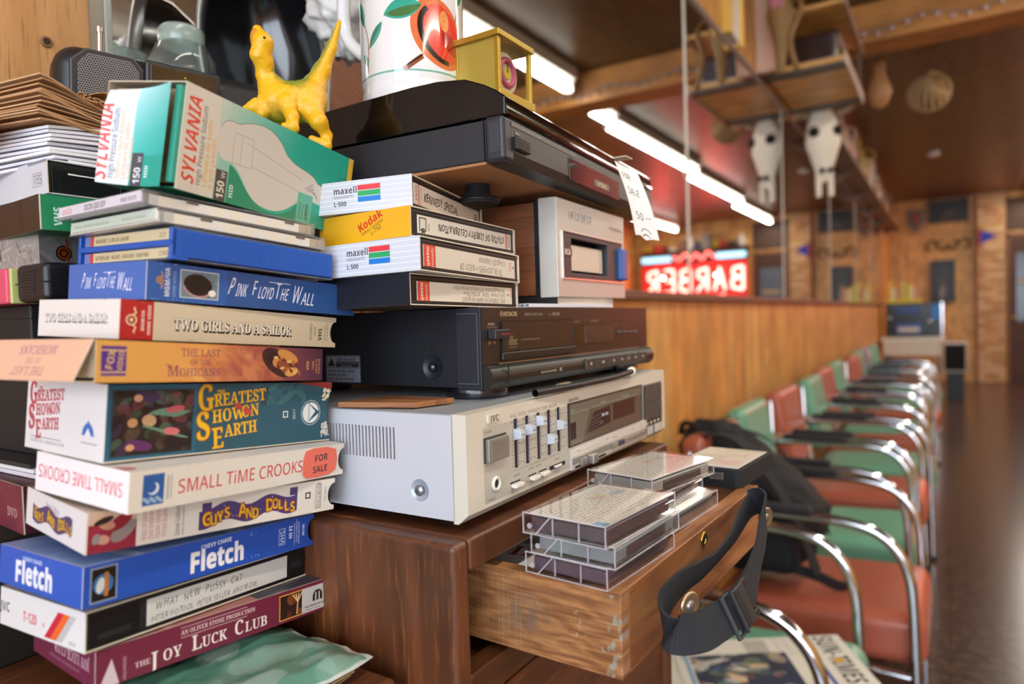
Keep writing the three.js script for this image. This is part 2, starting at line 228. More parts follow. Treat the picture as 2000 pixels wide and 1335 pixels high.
{ // neon sign
  const g = thing('neon_sign', 'glowing red neon sign with white hot letters and pale blue bars', 'neon sign'); g.position.set(2.42, 1.9, ZB + .45);
  const red = new THREE.Color(1, .05, .03), em = (c, i) => new THREE.MeshStandardMaterial({ color: '#200', emissive: c, emissiveIntensity: i });
  part(g, 'backing', bx(-1.0, 1.0, -.78, .26, -.05, 0, .01), new THREE.MeshStandardMaterial({ color: '#b01414', roughness: .4, emissive: red, emissiveIntensity: .35 }));  // board emits faintly, standing for the red spill of the tubes
  part(g, 'crown_bar', bx(-1.0, 1.0, .26, .46, -.05, 0, .01), M('#2a2320', .5));
  const font = { B: [[[0, 0], [0, 1], [.55, .92], [.55, .6], [.1, .52], [.6, .45], [.6, .08], [0, 0]]], A: [[[0, 0], [.3, 1], [.6, 0]], [[.12, .38], [.48, .38]]], R: [[[0, 0], [0, 1], [.55, .9], [.55, .58], [.05, .5], [.6, 0]]], E: [[[.55, 1], [0, 1], [0, 0], [.55, 0]], [[0, .5], [.45, .5]]], S: [[[.55, .9], [.1, 1], [.05, .62], [.55, .42], [.5, .03], [0, .1]]], H: [[[0, 0], [0, 1]], [[.55, 0], [.55, 1]], [[0, .5], [.55, .5]]], O: [[[.3, 1], [0, .7], [0, .3], [.3, 0], [.6, .3], [.6, .7], [.3, 1]]], P: [[[0, 0], [0, 1], [.55, .9], [.55, .55], [0, .46]]] };
  const hot = em(new THREE.Color(1, .35, .28), 7);
  const word = (s, x0, w, y0, h) => [...s].forEach((ch, i) => { const st = font[ch].map((l) => { const c = new THREE.CurvePath(); for (let k = 0; k + 1 < l.length; k++) c.add(new THREE.LineCurve3(...[l[k], l[k + 1]].map((p) => new THREE.Vector3(x0 + i * w + p[0] * w, y0 + p[1] * h, .03)))); return new THREE.TubeGeometry(c, l.length * 6, .021, 8); }); part(g, 'letter', merge(st), hot); });
  word('BARBER', -.93, .32, -.27, .42); word('SHOP', -.62, .34, -.72, .36);
  part(g, 'script_tube', tube([[-.42, .34, .03], [-.3, .44, .03], [-.2, .32, .03], [-.08, .42, .03], [.02, .33, .03], [.12, .43, .03], [.24, .33, .03], [.34, .4, .03]], .024, 60), em(new THREE.Color(1, .12, .1), 5));
  const blue = em(new THREE.Color(.45, .8, 1), 2.4); part(g, 'blue_tube', bx(-.98, -.45, .31, .41, 0, .04, .018), blue); part(g, 'blue_tube', bx(.4, .98, .31, .41, 0, .04, .018), blue);
  for (const s of [-.5, .5]) { const l = new THREE.PointLight(red, 1.6, 0, 2); l.position.set(s, 0, .2); l.castShadow = true; l.name = 'neon_light'; g.add(l); }
  for (const x of [-.8, .8]) part(g, 'stand', bx(x - .02, x + .02, -1.9, -.78, -.04, -.01), M('#222', .5));
}
{ // machine and table at the end of the chairs
  const t = thing('side_table', 'white topped low table past the last waiting chair', 'table'); t.position.set(-.4, 0, -10.75);
  part(t, 'table_top', bx(-.36, .36, .76, .80, -.3, .3, .006), M('#e9e5d8', .4)); part(t, 'apron', bx(-.33, .33, .57, .76, -.27, .29, .006), M('#d8d2c2', .5)); for (const [x, z] of [[-.3, .25], [.3, .25], [-.3, -.25], [.3, -.25]]) part(t, 'leg', bx(x - .02, x + .02, 0, .57, z - .02, z + .02), M('#6d6a66', .4, .5));
  const m = thing('game_machine', 'black cabinet machine with blue panel on the white table', 'machine'); m.position.set(-.4, .8, -11.0);
  part(m, 'cabinet', bx(-.33, .33, 0, .47, -.3, .1, .012), mat.blackgloss); part(m, 'screen', bx(-.2, .1, .05, .18, .1, .112, .004), printed(print(360, 180, 2, '#24509a', (g) => { g.fillStyle = '#e8ddc8'; g.fillRect(30, 70, 300, 70); g.fillStyle = '#b98a70'; for (let i = 0; i < 9; i++) g.fillRect(40 + i * 32, 80, 20, 50); }), .3)); part(m, 'marquee', bx(-.18, .08, .33, .40, .1, .112, .004), M('#1c3f96', .35)); part(m, 'side_decal', bx(.22, .31, .24, .44, .1, .112, .004), M('#1273c4', .35)); part(m, 'trim_post', bx(.33, .35, 0, .47, .06, .1, .003), mat.chrome); for (const [x, y] of [[-.28, .27], [.2, .22]]) part(m, 'knob', new THREE.SphereGeometry(.03, 14, 10), mat.chrome, [x, y, .12]);
  const c = thing('candy_display', 'colourful yellow and white carton display on top of the black machine', 'carton'); c.position.set(-.5, 1.27, -10.98);
  part(c, 'tray', bx(-.2, .2, 0, .05, -.1, .1, .004), M('#d8c23a', .5)); const r = rng(3), cc = ['#f0d24a', '#e8e4dc', '#e2a838', '#c98a8a', '#e9d86a', '#b8b04a']; for (let i = 0; i < 10; i++) part(c, 'packet', bx(-.18 + i * .037, -.15 + i * .037, .03, .2 + .13 * r(), -.06, .06, .003), M(cc[i % 6], .5));
  const s = thing('floor_speaker', 'black box speaker with pale frame standing by the white table', 'speaker'); s.position.set(.08, 0, -10.55); part(s, 'stand', bx(-.1, .1, 0, .36, -.1, .1, .005), mat.black); part(s, 'cabinet', bx(-.13, .13, .36, .74, -.14, .12, .008), M('#c9c7c4', .5)); part(s, 'grille', bx(-.115, .115, .385, .72, .12, .13, .004), M('#0c0c0d', .9));
}
{ // ceiling ornaments
  const o = thing('straw_globe', 'woven straw globe hanging from the dark ceiling', 'ornament'); o.position.set(-.1, 2.72, -5.75); const gs = []; for (let i = 0; i < 9; i++) gs.push(new THREE.TorusGeometry(.13, .013, 6, 28).rotateY(i * .35).rotateX(i * .2)); part(o, 'weave', merge(gs), M('#b8976a', .8)); part(o, 'core', new THREE.SphereGeometry(.115, 20, 14), M('#9c7a4d', .9)); part(o, 'cord', cyl(.003, .003, .12, 0, .18, 0), M('#5b4630', .8));
  const d = thing('smoke_detector', 'small white round smoke detector on the ceiling', 'detector'); d.position.set(-.12, 2.95, -9.2); part(d, 'body', lathe([[0, -.045], [.05, -.04], [.065, -.015], [.065, 0], [0, 0]], 24), M('#e6e4e0', .4)); part(d, 'vent_ring', new THREE.TorusGeometry(.045, .006, 8, 24).rotateX(Math.PI / 2), M('#b8b6b2', .5), [0, -.04, 0]);
}
{ // shelf box above the mirror, with its leather saddlebag, and the long shelf that goes on from it
  const sh = thing('wall_cabinet', 'two tier open wooden box shelf fixed above the mirror', 'shelf'); const x0 = XW, x1 = -.415, z0 = -3.75, z1 = -4.56;
  part(sh, 'bottom_board', grain(bx(x0, x1, 2.42, 2.445, z1, z0, .002), 'x'), mat.panel); part(sh, 'middle_board', grain(bx(x0, x1, 2.70, 2.72, z1, z0, .002), 'x'), mat.panel);
  part(sh, 'underside_strip', bx(x0, x1, 2.405, 2.42, z0 - .09, z0 - .005, .002), M('#5d5650', .5, .3)); part(sh, 'underside_strip', bx(x0, x1, 2.405, 2.42, z1, z1 + .09, .002), M('#5d5650', .5, .3));
  part(sh, 'front_edge', bx(x1, x1 + .012, 2.40, 2.46, z1, z0, .002), M('#b8a596', .35, .4)); part(sh, 'front_edge', bx(x1, x1 + .012, 2.69, 2.73, z1, z0, .002), M('#b8a596', .35, .4)); part(sh, 'back_board', grain(bx(x0, x0 + .012, 2.42, YC, z1, z0), 'y'), mat.panel); part(sh, 'post', bx(x1 - .02, x1, 2.44, YC, z1, z1 + .02), mat.trimwood);
  const bag = thing('leather_case', 'glossy dark brown leather case inside the box shelf', 'case'); bag.position.set(-.6, 2.445, -4.1); part(bag, 'body', bx(-.17, .15, 0, .17, -.25, .28, .03), MP('#33211d', .25, { clearcoat: .5 })); part(bag, 'flap', bx(-.175, .155, .12, .175, -.22, .25, .02), MP('#281a17', .3)); part(bag, 'clasp', bx(.15, .16, .09, .13, -.02, .04, .004), mat.brass);
  const hat = thing('orange_cap', 'small orange cap behind the leather case on the box shelf', 'cap'); hat.position.set(-.5, 2.62, -4.25); part(hat, 'crown', new THREE.SphereGeometry(.06, 18, 10, 0, 7, 0, 1.57), M('#b8651c', .7)); part(hat, 'brim', cyl(.085, .085, .006, 0, 0, 0), M('#a05615', .7));
  const pic = thing('framed_board', 'pale board in a yellow wooden frame above the mirror', 'frame'); part(pic, 'board', bx(XW, XW + .03, 2.4, 2.9, -3.18, -3.03), M('#d8d2c8', .6)); part(pic, 'frame_side', bx(XW, XW + .04, 2.39, 2.92, -3.03, -2.99, .002), M('#e2b458', .45)); part(pic, 'frame_side', bx(XW, XW + .04, 2.39, 2.92, -3.22, -3.18, .002), M('#f0c060', .45));
  const post = thing('upright_plank', 'tall bare board standing beside the box shelf above the mirror', 'board'); part(post, 'plank', grain(bx(XW, -.70, 2.40, YC, -3.66, -3.62, .002), 'y'), M('#d8b29a', .6)); part(post, 'cleat', bx(XW, -.72, 2.40, 2.43, -3.72, -3.66), M('#6b4a34', .6));
  const fig = thing('hanging_figure', 'knobbly carved wooden figure hanging before the box shelf', 'ornament'); fig.position.set(-.66, 2.5, -3.5); part(fig, 'body', lathe([[0, -.16], [.02, -.15], [.03, -.02], [.06, .1], [.05, .2], [.03, .26], [.05, .33], [0, .4]], 18), M('#8a6a3a', .6)); part(fig, 'arm', tube([[.02, .2, 0], [.1, .12, .04], [.06, -.05, .1], [.09, -.2, .12]], .014, 20), M('#7d5c34', .6)); part(fig, 'cloth', bx(-.04, .03, .12, .25, .03, .06, .02), M('#b5707a', .7)); part(fig, 'hat', lathe([[0, .46], [.05, .42], [.07, .36], [0, .36]], 16), M('#23303a', .7));
  // cow skull hung under the shelf end
  const sk = thing('cow_skull', 'pale horned cow skull hanging below the box shelf', 'skull'); sk.position.set(-.635, 2.215, -4.62); sk.rotation.set(.1, .5, 0); sk.scale.setScalar(1.22);
  const bone = M('#e2d8c6', .6), skg = []; const s0 = new THREE.SphereGeometry(1, 24, 18); { const p = s0.attributes.position; for (let i = 0; i < p.count; i++) { const y = p.getY(i), k = y > 0 ? 1 : 1 - .45 * Math.pow(-y, .7); p.setXYZ(i, p.getX(i) * .085 * k, y * .19, p.getZ(i) * .055 * k); } s0.computeVertexNormals(); } part(sk, 'cranium', s0, bone);
  for (const s of [-1, 1]) { part(sk, 'eye_socket', new THREE.SphereGeometry(.026, 14, 10), M('#1d140d', .9), [s * .055, .06, .035]); part(sk, 'horn', tube([[s * .06, .14, 0], [s * .12, .16, 0], [s * .17, .2, .02]], .016, 16), M('#8f7c63', .5)); part(sk, 'jaw_bone', bx(s * .03 - .012, s * .03 + .012, -.26, -.12, -.01, .02, .008), bone); part(sk, 'nostril', new THREE.SphereGeometry(.014, 10, 8), M('#2a1d12', .9), [s * .02, -.13, .035]); }
  const gd = thing('dried_gourd', 'tan dried gourd hanging past the box shelf corner', 'gourd'); gd.position.set(-.36, 2.62, -5.05); part(gd, 'body', lathe([[0, -.14], [.05, -.11], [.075, -.03], [.05, .05], [.035, .1], [.045, .15], [0, .19]], 20), M('#a8784a', .55)); part(gd, 'cord', cyl(.002, .002, .16, 0, .26, 0), M('#4b3620', .8));
  const ls = thing('long_shelf', 'long narrow wooden shelf running along the top of the mirror', 'shelf'); part(ls, 'board', grain(bx(XW, -.62, 2.395, 2.415, -12.4, -4.7, .002), 'z'), mat.trimwood); for (let i = 0; i < 6; i++) part(ls, 'bracket', extrude([[0, 0], [.15, 0], [0, -.1]], .02).translate(XW, 2.395, -5.3 - i * 1.3), mat.trimwood);
  const r = rng(91); const list = ['yellow tin|#d09a32', 'brown jug|#6b4424', 'ivory bottle|#d3b8a0', 'pink candle|#c9958a', 'grey vase|#8f8474', 'dark bust|#4a3524', 'gilt trophy|#b28a3a', 'red stein|#8d3f2c', 'cream pitcher|#d8c8ae', 'olive bottle|#5e5a32', 'copper kettle|#a05c34', 'white carving|#cdbfae', 'amber bottle|#8a5220', 'brown carving|#7a5434', 'silver cup|#9a9894', 'tan basket|#b08a58']; let z = -5.15;
  list.forEach((q, i) => { const [nm, c] = q.split('|'), h = .22 + .22 * r(), w = .055 + .03 * r(), g = thing(nm.split(' ')[1], `${nm} on the long shelf over the mirror, ${['first', 'second', 'third', 'fourth', 'fifth', 'sixth', 'seventh', 'eighth', 'ninth', 'tenth', 'eleventh', 'twelfth', 'thirteenth', 'fourteenth', 'fifteenth', 'last'][i]} from the box shelf`, nm.split(' ')[1], 'things on the long shelf over the mirror'); g.position.set(-.71, 2.415, z); z -= .2 + .28 * r(); const m = M(c, .5);
    if (i % 4 === 0) { part(g, 'body', bx(-w, w, 0, h * .8, -w, w, .01), m); part(g, 'lid', bx(-w * 1.04, w * 1.04, h * .8, h * .9, -w * 1.04, w * 1.04, .008), M(c, .35)); } else { part(g, 'body', lathe([[0, 0], [w, 0], [w * 1.1, h * .3], [w * .8, h * .62], [w * .45, h * .75], [w * .5, h * .92], [w * .3, h], [0, h]], 22), m); part(g, i % 2 ? 'stopper' : 'handle', i % 2 ? lathe([[0, h], [w * .3, h], [w * .35, h * 1.08], [0, h * 1.1]], 14) : new THREE.TorusGeometry(h * .17, .009, 8, 16).translate(w * 1.05, h * .5, 0), M(c, .4)); } });
}
// ================================================================ cabinet with its open drawer
let cabinet;
{
  const g = cabinet = thing('wooden_cabinet', 'dark stained wooden cabinet under the stacked stereo sets', 'cabinet');
  const zl = -.372, zr = -.80, xf = -.2885, xb = -.76, T0 = 1.045;
  part(g, 'top_board', grain(bx(xb, xf, T0 - .024, T0, zr, zl - .0182, .003), 'x'), mat.desk);
  part(g, 'side_panel', grain(bx(xb, xf, .0, T0, zl - .018, zl, .005), 'y', .3), mat.desk);
  part(g, 'side_panel', grain(bx(xb, xf - .0005, .0, T0 - .0242, zr + .0005, zr + .018, .002), 'y', .1, .4), mat.desk);
  part(g, 'rail', grain(bx(xf - .02, xf - .002, .92, .945, zr + .018, zl - .018, .002), 'z', .2), mat.desk);
  part(g, 'back_panel', grain(bx(xb, xb + .01, .1, T0 - .0245, zr + .019, zl - .019), 'y'), mat.desk);
  part(g, 'inner_bottom', grain(bx(xb, xf - .02, .925, .935, zr + .018, zl - .018), 'x'), mat.desk);
  const low = part(g, 'lower_drawer', grain(bx(xf - .02, xf - .006, .70, .915, zr + .02, zl - .02, .002), 'z', .9), mat.desk); part(low, 'rivet', cyl(.008, .008, .004, xf - .004, .81, -.58, 'x'), mat.brass);
  part(g, 'lower_panel', grain(bx(xf - .02, xf - .004, .02, .69, zr + .02, zl - .02, .002), 'z', .5), mat.desk);
}
// worn drawer wood: bare patches, a stain, chipped blue paint at the corner
const drawerSide = field(768, 384, .14, .065, (u, v) => {
  const y = v + .006 * fbm(u * 12, v * 20, 3); let t = .5 + .5 * Math.sin(y * 420 + 3 * N2(u * 14, v * 60)); t = .2 + .45 * t + .3 * fbm(u * 14, v * 240, 3); let c = mix3(hex('#b07c4c'), hex('#6e4324'), Math.max(0, Math.min(1, t)));
  const g = N2(u * 60, v * 1500); if (g > .2) c = mix3(c, hex('#6b4022'), (g - .2) * .6);
  const st = Math.exp(-(((u - .058) / .022) ** 2 + ((v - .03) / .016) ** 2)) * (.6 + .5 * fbm(u * 60, v * 60, 3)); c = mix3(c, hex('#6f5a4a'), Math.max(0, Math.min(.75, st)));
  const sc = Math.max(0, N2(u * 700, v * 6 + 9) - .55) * (u > .015 && u < .06 ? 1.2 : .2); c = mix3(c, hex('#d9ae7c'), Math.min(.6, sc));
  const paint = fbm(u * 90 + 4, v * 70, 3) - .1 - Math.abs(u - .134) * 90 - Math.abs(v - .022) * 14 + .35; if (paint > 0) c = mix3(c, hex('#93aaa8'), Math.min(.62, paint * 1.1));
  const p2 = fbm(u * 120 + 4, v * 120, 2) - .35 - Math.abs(u - .105) * 60 - Math.abs(v - .03) * 60 + .3; if (p2 > 0) c = mix3(c, hex('#b9b0a0'), Math.min(.5, p2 * 1.2));
  const ed = (u - .1385) * 500 + fbm(u * 200, v * 120, 3) * .8 - .6; if (ed > 0) c = mix3(c, hex('#a9847a'), Math.min(.7, ed)); return c;
});
{
  const g = new THREE.Group(); g.name = 'drawer'; g.userData.label = 'shallow scuffed walnut drawer pulled out'; cabinet.add(g);
  frame(g, [-.189, 1.0118, -.426], 2.2, 0, 0, .061);      // local x along the front, z outwards
  const L = .343, Hh = .061, Dp = .33, w = .0125;
  part(g, 'front_board', grain(bx(w, L, 0, Hh, -.016, 0, .0012), 'x', .1), mat.walnut);
  const side = bx(0, w, 0, Hh, -Dp, 0, .0012); { const p = side.attributes.position, uv = side.attributes.uv; for (let i = 0; i < p.count; i++) uv.setXY(i, .14 + p.getZ(i), p.getY(i)); }
  part(g, 'side_board', side, new THREE.MeshStandardMaterial({ map: drawerSide, roughness: .55 }));
  part(g, 'side_board', grain(bx(L - w, L, 0, Hh, -Dp, -.0165, .0012), 'z', .4), mat.walnut);
  part(g, 'back_board', grain(bx(w, L - w, 0, Hh - .01, -Dp, -Dp + w, .001), 'x', .2), mat.walnut);
  part(g, 'bottom_board', grain(bx(w, L - w, .004, .010, -Dp + w, -.0165), 'x', .6), mat.walnut);
  const gr = (x, y, z, ry) => { const e = part(g, 'eyelet', new THREE.TorusGeometry(.0052, .0016, 8, 22), mat.brass, [x, y, z]); part(e, 'hole', cyl(.004, .004, .0008, 0, 0, 0, 'z'), M('#0b0705', .9)); return e; };
  gr(.165, .052, .0006);
}
{ // webbing strap that serves as the drawer pull
  const g = thing('strap_handle', 'black webbing strap with plastic side release buckle on the drawer front', 'strap');
  const weave = field(256, 128, .02, .01, (u, v) => { const n = .5 + .5 * Math.sin(u * 3140 + (Math.floor(v * 500) % 2) * 3.14) * Math.sin(v * 1570); const f = fbm(u * 900, v * 900, 2) * 6; const c = mix3(hex('#121419'), hex('#2a2d35'), n); return [c[0] + f, c[1] + f, c[2] + f]; });
  const bump = weave.clone(); bump.colorSpace = THREE.NoColorSpace; bump.needsUpdate = true;
  const m = new THREE.MeshStandardMaterial({ map: weave, bumpMap: bump, bumpScale: .0006, roughness: .85 });
  // path, width direction at each knot
  const K = [[-0.1669, 1.0095, -0.6951, 0.0000, 1.0000, 0.0000], [-0.1665, 1.0025, -0.6453, 0.1000, 1.0000, 0.0000], [-0.1644, 0.9988, -0.5967, 0.3500, 0.9300, 0.0000], [-0.1659, 0.9954, -0.5529, 0.4500, 0.9000, 0.0000], [-0.1681, 0.9972, -0.5196, 0.4000, 0.9200, 0.0000], [-0.1699, 0.9989, -0.4794, 0.1500, 1.0000, 0.0000], [-0.1694, 0.9935, -0.4511, -0.1000, 1.0000, 0.1000], [-0.1590, 0.9852, -0.4408, -0.3000, 0.9500, 0.0000], [-0.1462, 0.9819, -0.4559, -0.4400, 0.9000, 0.0000], [-0.1395, 0.9813, -0.4791, -0.4400, 0.9000, 0.0000], [-0.1346, 0.9808, -0.5083, -0.4200, 0.9000, 0.0000], [-0.1325, 0.9848, -0.5418, -0.3000, 0.9500, 0.0000], [-0.1376, 0.9903, -0.5921, -0.1000, 1.0000, 0.0000], [-0.1445, 1.0002, -0.6473, -0.1000, 1.0000, 0.0000], [-0.1496, 1.0098, -0.6824, 0.0000, 1.0000, 0.0000], [-0.1578, 1.0139, -0.6963, 0.0000, 1.0000, 0.0000]];
  const c = new THREE.CatmullRomCurve3(K.map((k) => new THREE.Vector3(k[0], k[1], k[2])), true, 'catmullrom', .5), wc = new THREE.CatmullRomCurve3(K.map((k) => new THREE.Vector3(k[3], k[4], k[5])), true);
  const n = 160, half = .0128, th = .0011, pos = [], uv = [], idx = []; const len = c.getLength();
  for (let i = 0; i <= n; i++) { const t = i / n, P = c.getPoint(t), tg = c.getTangent(t), W = wc.getPoint(t); W.addScaledVector(tg, -W.dot(tg)).normalize(); const Nn = tg.clone().cross(W).normalize(); const squeeze = 1; for (const [a, b, v] of [[-1, -1, 0], [1, -1, 1], [1, 1, 1], [-1, 1, 0]]) { const Q = P.clone().addScaledVector(W, a * half * squeeze).addScaledVector(Nn, b * th); pos.push(Q.x, Q.y, Q.z); uv.push(t * len, v * .0256); } if (i < n) for (let k = 0; k < 4; k++) { const A = 4 * i + k, B = 4 * i + (k + 1) % 4; idx.push(A, A + 4, B, B, A + 4, B + 4); } }
  let geo = new THREE.BufferGeometry(); geo.setAttribute('position', new THREE.Float32BufferAttribute(pos, 3)); geo.setAttribute('uv', new THREE.Float32BufferAttribute(uv, 2)); geo.setIndex(idx); geo = geo.toNonIndexed(); geo.computeVertexNormals();
  part(g, 'webbing', geo, m);
  const P = c.getPoint(.64), tg = c.getTangent(.64), W = wc.getPoint(.64); W.addScaledVector(tg, -W.dot(tg)).normalize(); const Nn = tg.clone().cross(W).normalize(); const q = new THREE.Quaternion().setFromRotationMatrix(new THREE.Matrix4().makeBasis(tg, W, Nn)); if (Nn.x < 0) q.multiply(new THREE.Quaternion().setFromAxisAngle(new THREE.Vector3(1, 0, 0), Math.PI));
  const b = part(g, 'buckle', merge([bx(-.016, .010, -.021, .021, .0012, .0075, .002), bx(-.016, -.013, -.023, .023, .0005, .008, .001)]), M('#2a2b2e', .5)); b.position.copy(P); b.quaternion.copy(q); b.scale.set(.82, .7, .9);
  part(b, 'prong', bx(.009, .022, .013, .021, .002, .006, .002), M('#1d1e21', .5)); part(b, 'prong', bx(.009, .022, -.021, -.013, .002, .006, .002), M('#1d1e21', .5)); part(b, 'latch', bx(-.011, -.004, -.018, .018, .0074, .0084, .0004), M('#1a1b1e', .5)); part(b, 'ladder_bar', merge([bx(-.030, -.027, -.022, .022, .002, .0055, .001), bx(-.030, -.016, -.023, -.0205, .002, .0055, .001), bx(-.030, -.016, .0205, .023, .002, .0055, .001)]), M('#3a3c40', .45));
  for (const [x, y, z, ry] of [[-0.1531, 0.9976, -0.4616, 1.2], [-0.1470, 1.0053, -0.6720, 1.2]]) { const wsh = part(g, 'washer', lathe([[.0035, 0], [.0095, 0], [.0098, .0008], [.0085, .0018], [.0035, .0012], [.0035, 0]], 26).rotateX(Math.PI / 2), M('#b9ae96', .3, .9), [x, y, z], [0, ry, 0]); part(wsh, 'screw_head', new THREE.SphereGeometry(.004, 14, 8).scale(1, 1, .4), mat.steel, [0, 0, .0012]); }
}
{ // magazine lying in the drawer
  const g = thing('magazine', 'magazine with red lettering on its cover lying inside the drawer', 'magazine'); const cover = print(200, 270, 3, '#d9d3cb', (c) => { blots(c, 0, 0, 200, 270, ['#d9d3cb', '#8d8780', '#5a4a44', '#b7aba0', '#2a2624'], 5, 50); c.fillStyle = '#e4ded6'; c.fillRect(0, 180, 120, 90); T(c, 'H.', 10, 255, 60, { font: 'serif', weight: 'bold', color: '#b3202c' }); T(c, 'II', 70, 215, 34, { font: 'serif', weight: 'bold', color: '#b3202c' }); });
  g.position.set(-.31, .9785, -.56); g.rotation.y = .2; const pages = part(g, 'pages', bx(-.08, .075, -.015, .0195, -.12, .115, .001), mat.paper); part(g, 'cover', bx(-.081, .076, .0195, .0203, -.121, .116), [mat.paper, mat.paper, printed(cover), mat.paper, mat.paper, mat.paper]);
}
// ---------------------------------------------------------------- clear cassette boxes
{
  const clear = new THREE.MeshPhysicalMaterial({ color: '#ffffff', roughness: .05, transmission: 1, thickness: 0, ior: 1.49 });
  const edge = new THREE.MeshPhysicalMaterial({ color: '#f4f2f6', roughness: .12, transmission: .7, thickness: 0, ior: 1.49 });
  const cards = ['#f2eee6', '#e6e2d8', '#efe6dd', '#ebe6dd', '#f2eae0', '#e0d0bf'];
  const card = (seed, c) => print(101, 65, 5, c, (g, w, h) => { const r = rng(seed); for (let j = 0; j < 14; j++) { g.fillStyle = r() < .1 ? '#b45a5a' : '#6d6864'; let x = 5; while (x < 92) { const l = 1 + 4 * r(); g.globalAlpha = .5 + .5 * r(); g.fillRect(x, 6 + j * 4 + r(), l, 1.1); x += l + 1 + r(); } } g.globalAlpha = .6; for (let i = 0; i < 3; i++) { g.fillStyle = ['#d9a6a0', '#d8cf8a', '#9ab8c9'][i]; g.beginPath(); g.ellipse(60 + i * 12, 20 + 10 * r(), 9, 4, r(), 0, 7); g.fill(); } g.globalAlpha = 1; if (seed === 51) { g.fillStyle = '#3f9ac4'; g.fillRect(0, 54, 9, 11); } });
  function cassetteCase(NT, yaw, tx, tz, seed, label, shell) {
    const g = thing('cassette_case', label, 'cassette case', 'clear cassette cases on the drawer'); frame(g, NT, yaw, tx, tz, .0158); const a = .109, b = .070, t = .0158, w = .0012;
    part(g, 'lid', merge([bx(0, a, t - w, t, -b, 0, .0004), bx(0, w, .002, t - w, -b, 0), bx(a - w, a, .002, t - w, -b, 0)]), clear);
    part(g, 'tray', merge([bx(.001, a - .001, 0, w, -b, 0, .0004), bx(.001, a - .001, w, t * .62, -w - .0003, -.0003), bx(.001, a - .001, w, t * .8, -b + .0003, -b + w)]), clear);
    part(g, 'rim', merge([bx(0, a, t - .0010, t, -.0009, 0, .0002), bx(0, .0009, 0, t, -.0009, 0, .0002), bx(a - .0009, a, 0, t, -.0009, 0, .0002), bx(0, .0009, 0, .0009, -b, 0, .0002), bx(0, .0009, t - .0009, t, -b, 0, .0002), bx(0, a, 0, .0009, -.0009, 0, .0002), bx(0, .0009, 0, t, -b, -b + .0009)]), edge); part(g, 'hinge_boss', merge([cyl(.002, .002, .0012, .0008, .006, -b + .006, 'x', 14), cyl(.002, .002, .0012, a - .0008, .006, -b + .006, 'x', 14)]), edge); part(g, 'corner_brace', bx(-.00045, .00045, -.011, .011, -.0005, .0005).rotateX(.75).translate(.0007, t * .5, -b + .018), edge);
    for (const zz of [-.022, -.044]) part(g, 'rib', bx(.0012, .0026, .001, t - .002, zz - .0009, zz, .0002), edge);
    part(g, 'inlay_card', bx(.003, a - .003, t - w - .0006, t - w - .0002, -b + .003, -.003), [mat.paper, mat.paper, printed(card(seed, cards[seed % 6]), .6), mat.paper, mat.paper, mat.paper]);
    const c = part(g, 'cassette', bx(.005, a - .005, .0018, .0118, -b + .004, -.003, .0016), new THREE.MeshPhysicalMaterial({ color: shell, roughness: .3 }));
    part(c, 'label_strip', bx(.012, a - .012, .0118, .0121, -b + .012, -.012), M('#cfc9c2', .6)); for (const x of [.035, a - .035]) part(c, 'hub', cyl(.005, .005, .0006, x, .0123, -b / 2, 'y', 12), M('#e6e4e0', .5)); part(c, 'tape_edge', bx(.022, a - .022, .003, .010, -.003, -.0024), M('#4a3f42', .4));
  }
  cassetteCase([-.1977, 1.0277, -.4239], 5.19, 0, 0, 61, 'clear cassette case with purplish cassette, lowest of the pile at the drawer corner', '#5d4c56');
  cassetteCase([-.191, 1.0438, -.4229], 4.05, 0, 0, 57, 'clear cassette case with grey cassette, middle of the pile at the drawer corner', '#7d8486');
  cassetteCase([-.194, 1.0599, -.4149], 5.74, 0, 0, 51, 'clear cassette case with a blue spot on its card, topmost at the drawer corner', '#54424a');
  cassetteCase([-.2005, 1.0277, -.563], 4.5, 0, 0, 64, 'clear cassette case with dark teal cassette, lowest of the pile behind', '#3c4a48');
  cassetteCase([-.212, 1.0438, -.556], 4.0, 0, 0, 67, 'clear cassette case with orange tinted card, middle of the pile behind', '#8a7f78');
  cassetteCase([-.2146, 1.0599, -.5541], 12, .01, 0, 69, 'clear cassette case turned askew, topmost of the pile behind', '#9b968f');
}
{
  const g = thing('clamshell_case', 'small black plastic clamshell case with pale card window and silver latch', 'case'); frame(g, [-.188, 1.0322, -.7425], 4.34, 0, 0, .0204); const a = .112, b = .078, t = .0204;
  part(g, 'base', extrude([[.006, 0], [a, 0], [a, b], [0, b], [0, .006]], t * .55, .0008).rotateX(-Math.PI / 2).translate(0, 0.0008, 0), mat.softblack); part(g, 'lid', extrude([[.006, 0], [a, 0], [a, b], [0, b], [0, .006]], t * .35, .0008).rotateX(-Math.PI / 2).translate(0, t * .6, 0), mat.softblack);
  part(g, 'card', bx(.005, a - .004, t + .0002, t + .0012, -b + .004, -.004, .0003), [mat.paper, mat.paper, printed(print(103, 70, 4, '#cbbfa6', (c) => { blots(c, 0, 0, 103, 70, ['#cbbfa6', '#c2b499', '#d6cbb6', '#c9a79a'], 4, 40); T(c, 'CLASSIC', 22, 40, 10, { color: '#b59a8c' }); }), .5), mat.paper, mat.paper, mat.paper]);
  part(g, 'latch', bx(-.0018, 0, .008, .016, -.034, -.018, .0006), M('#b8b4b0', .25, .9)); part(g, 'latch_guard', bx(-.001, .001, .006, .018, -.038, -.014, .0006), mat.softblack);
}

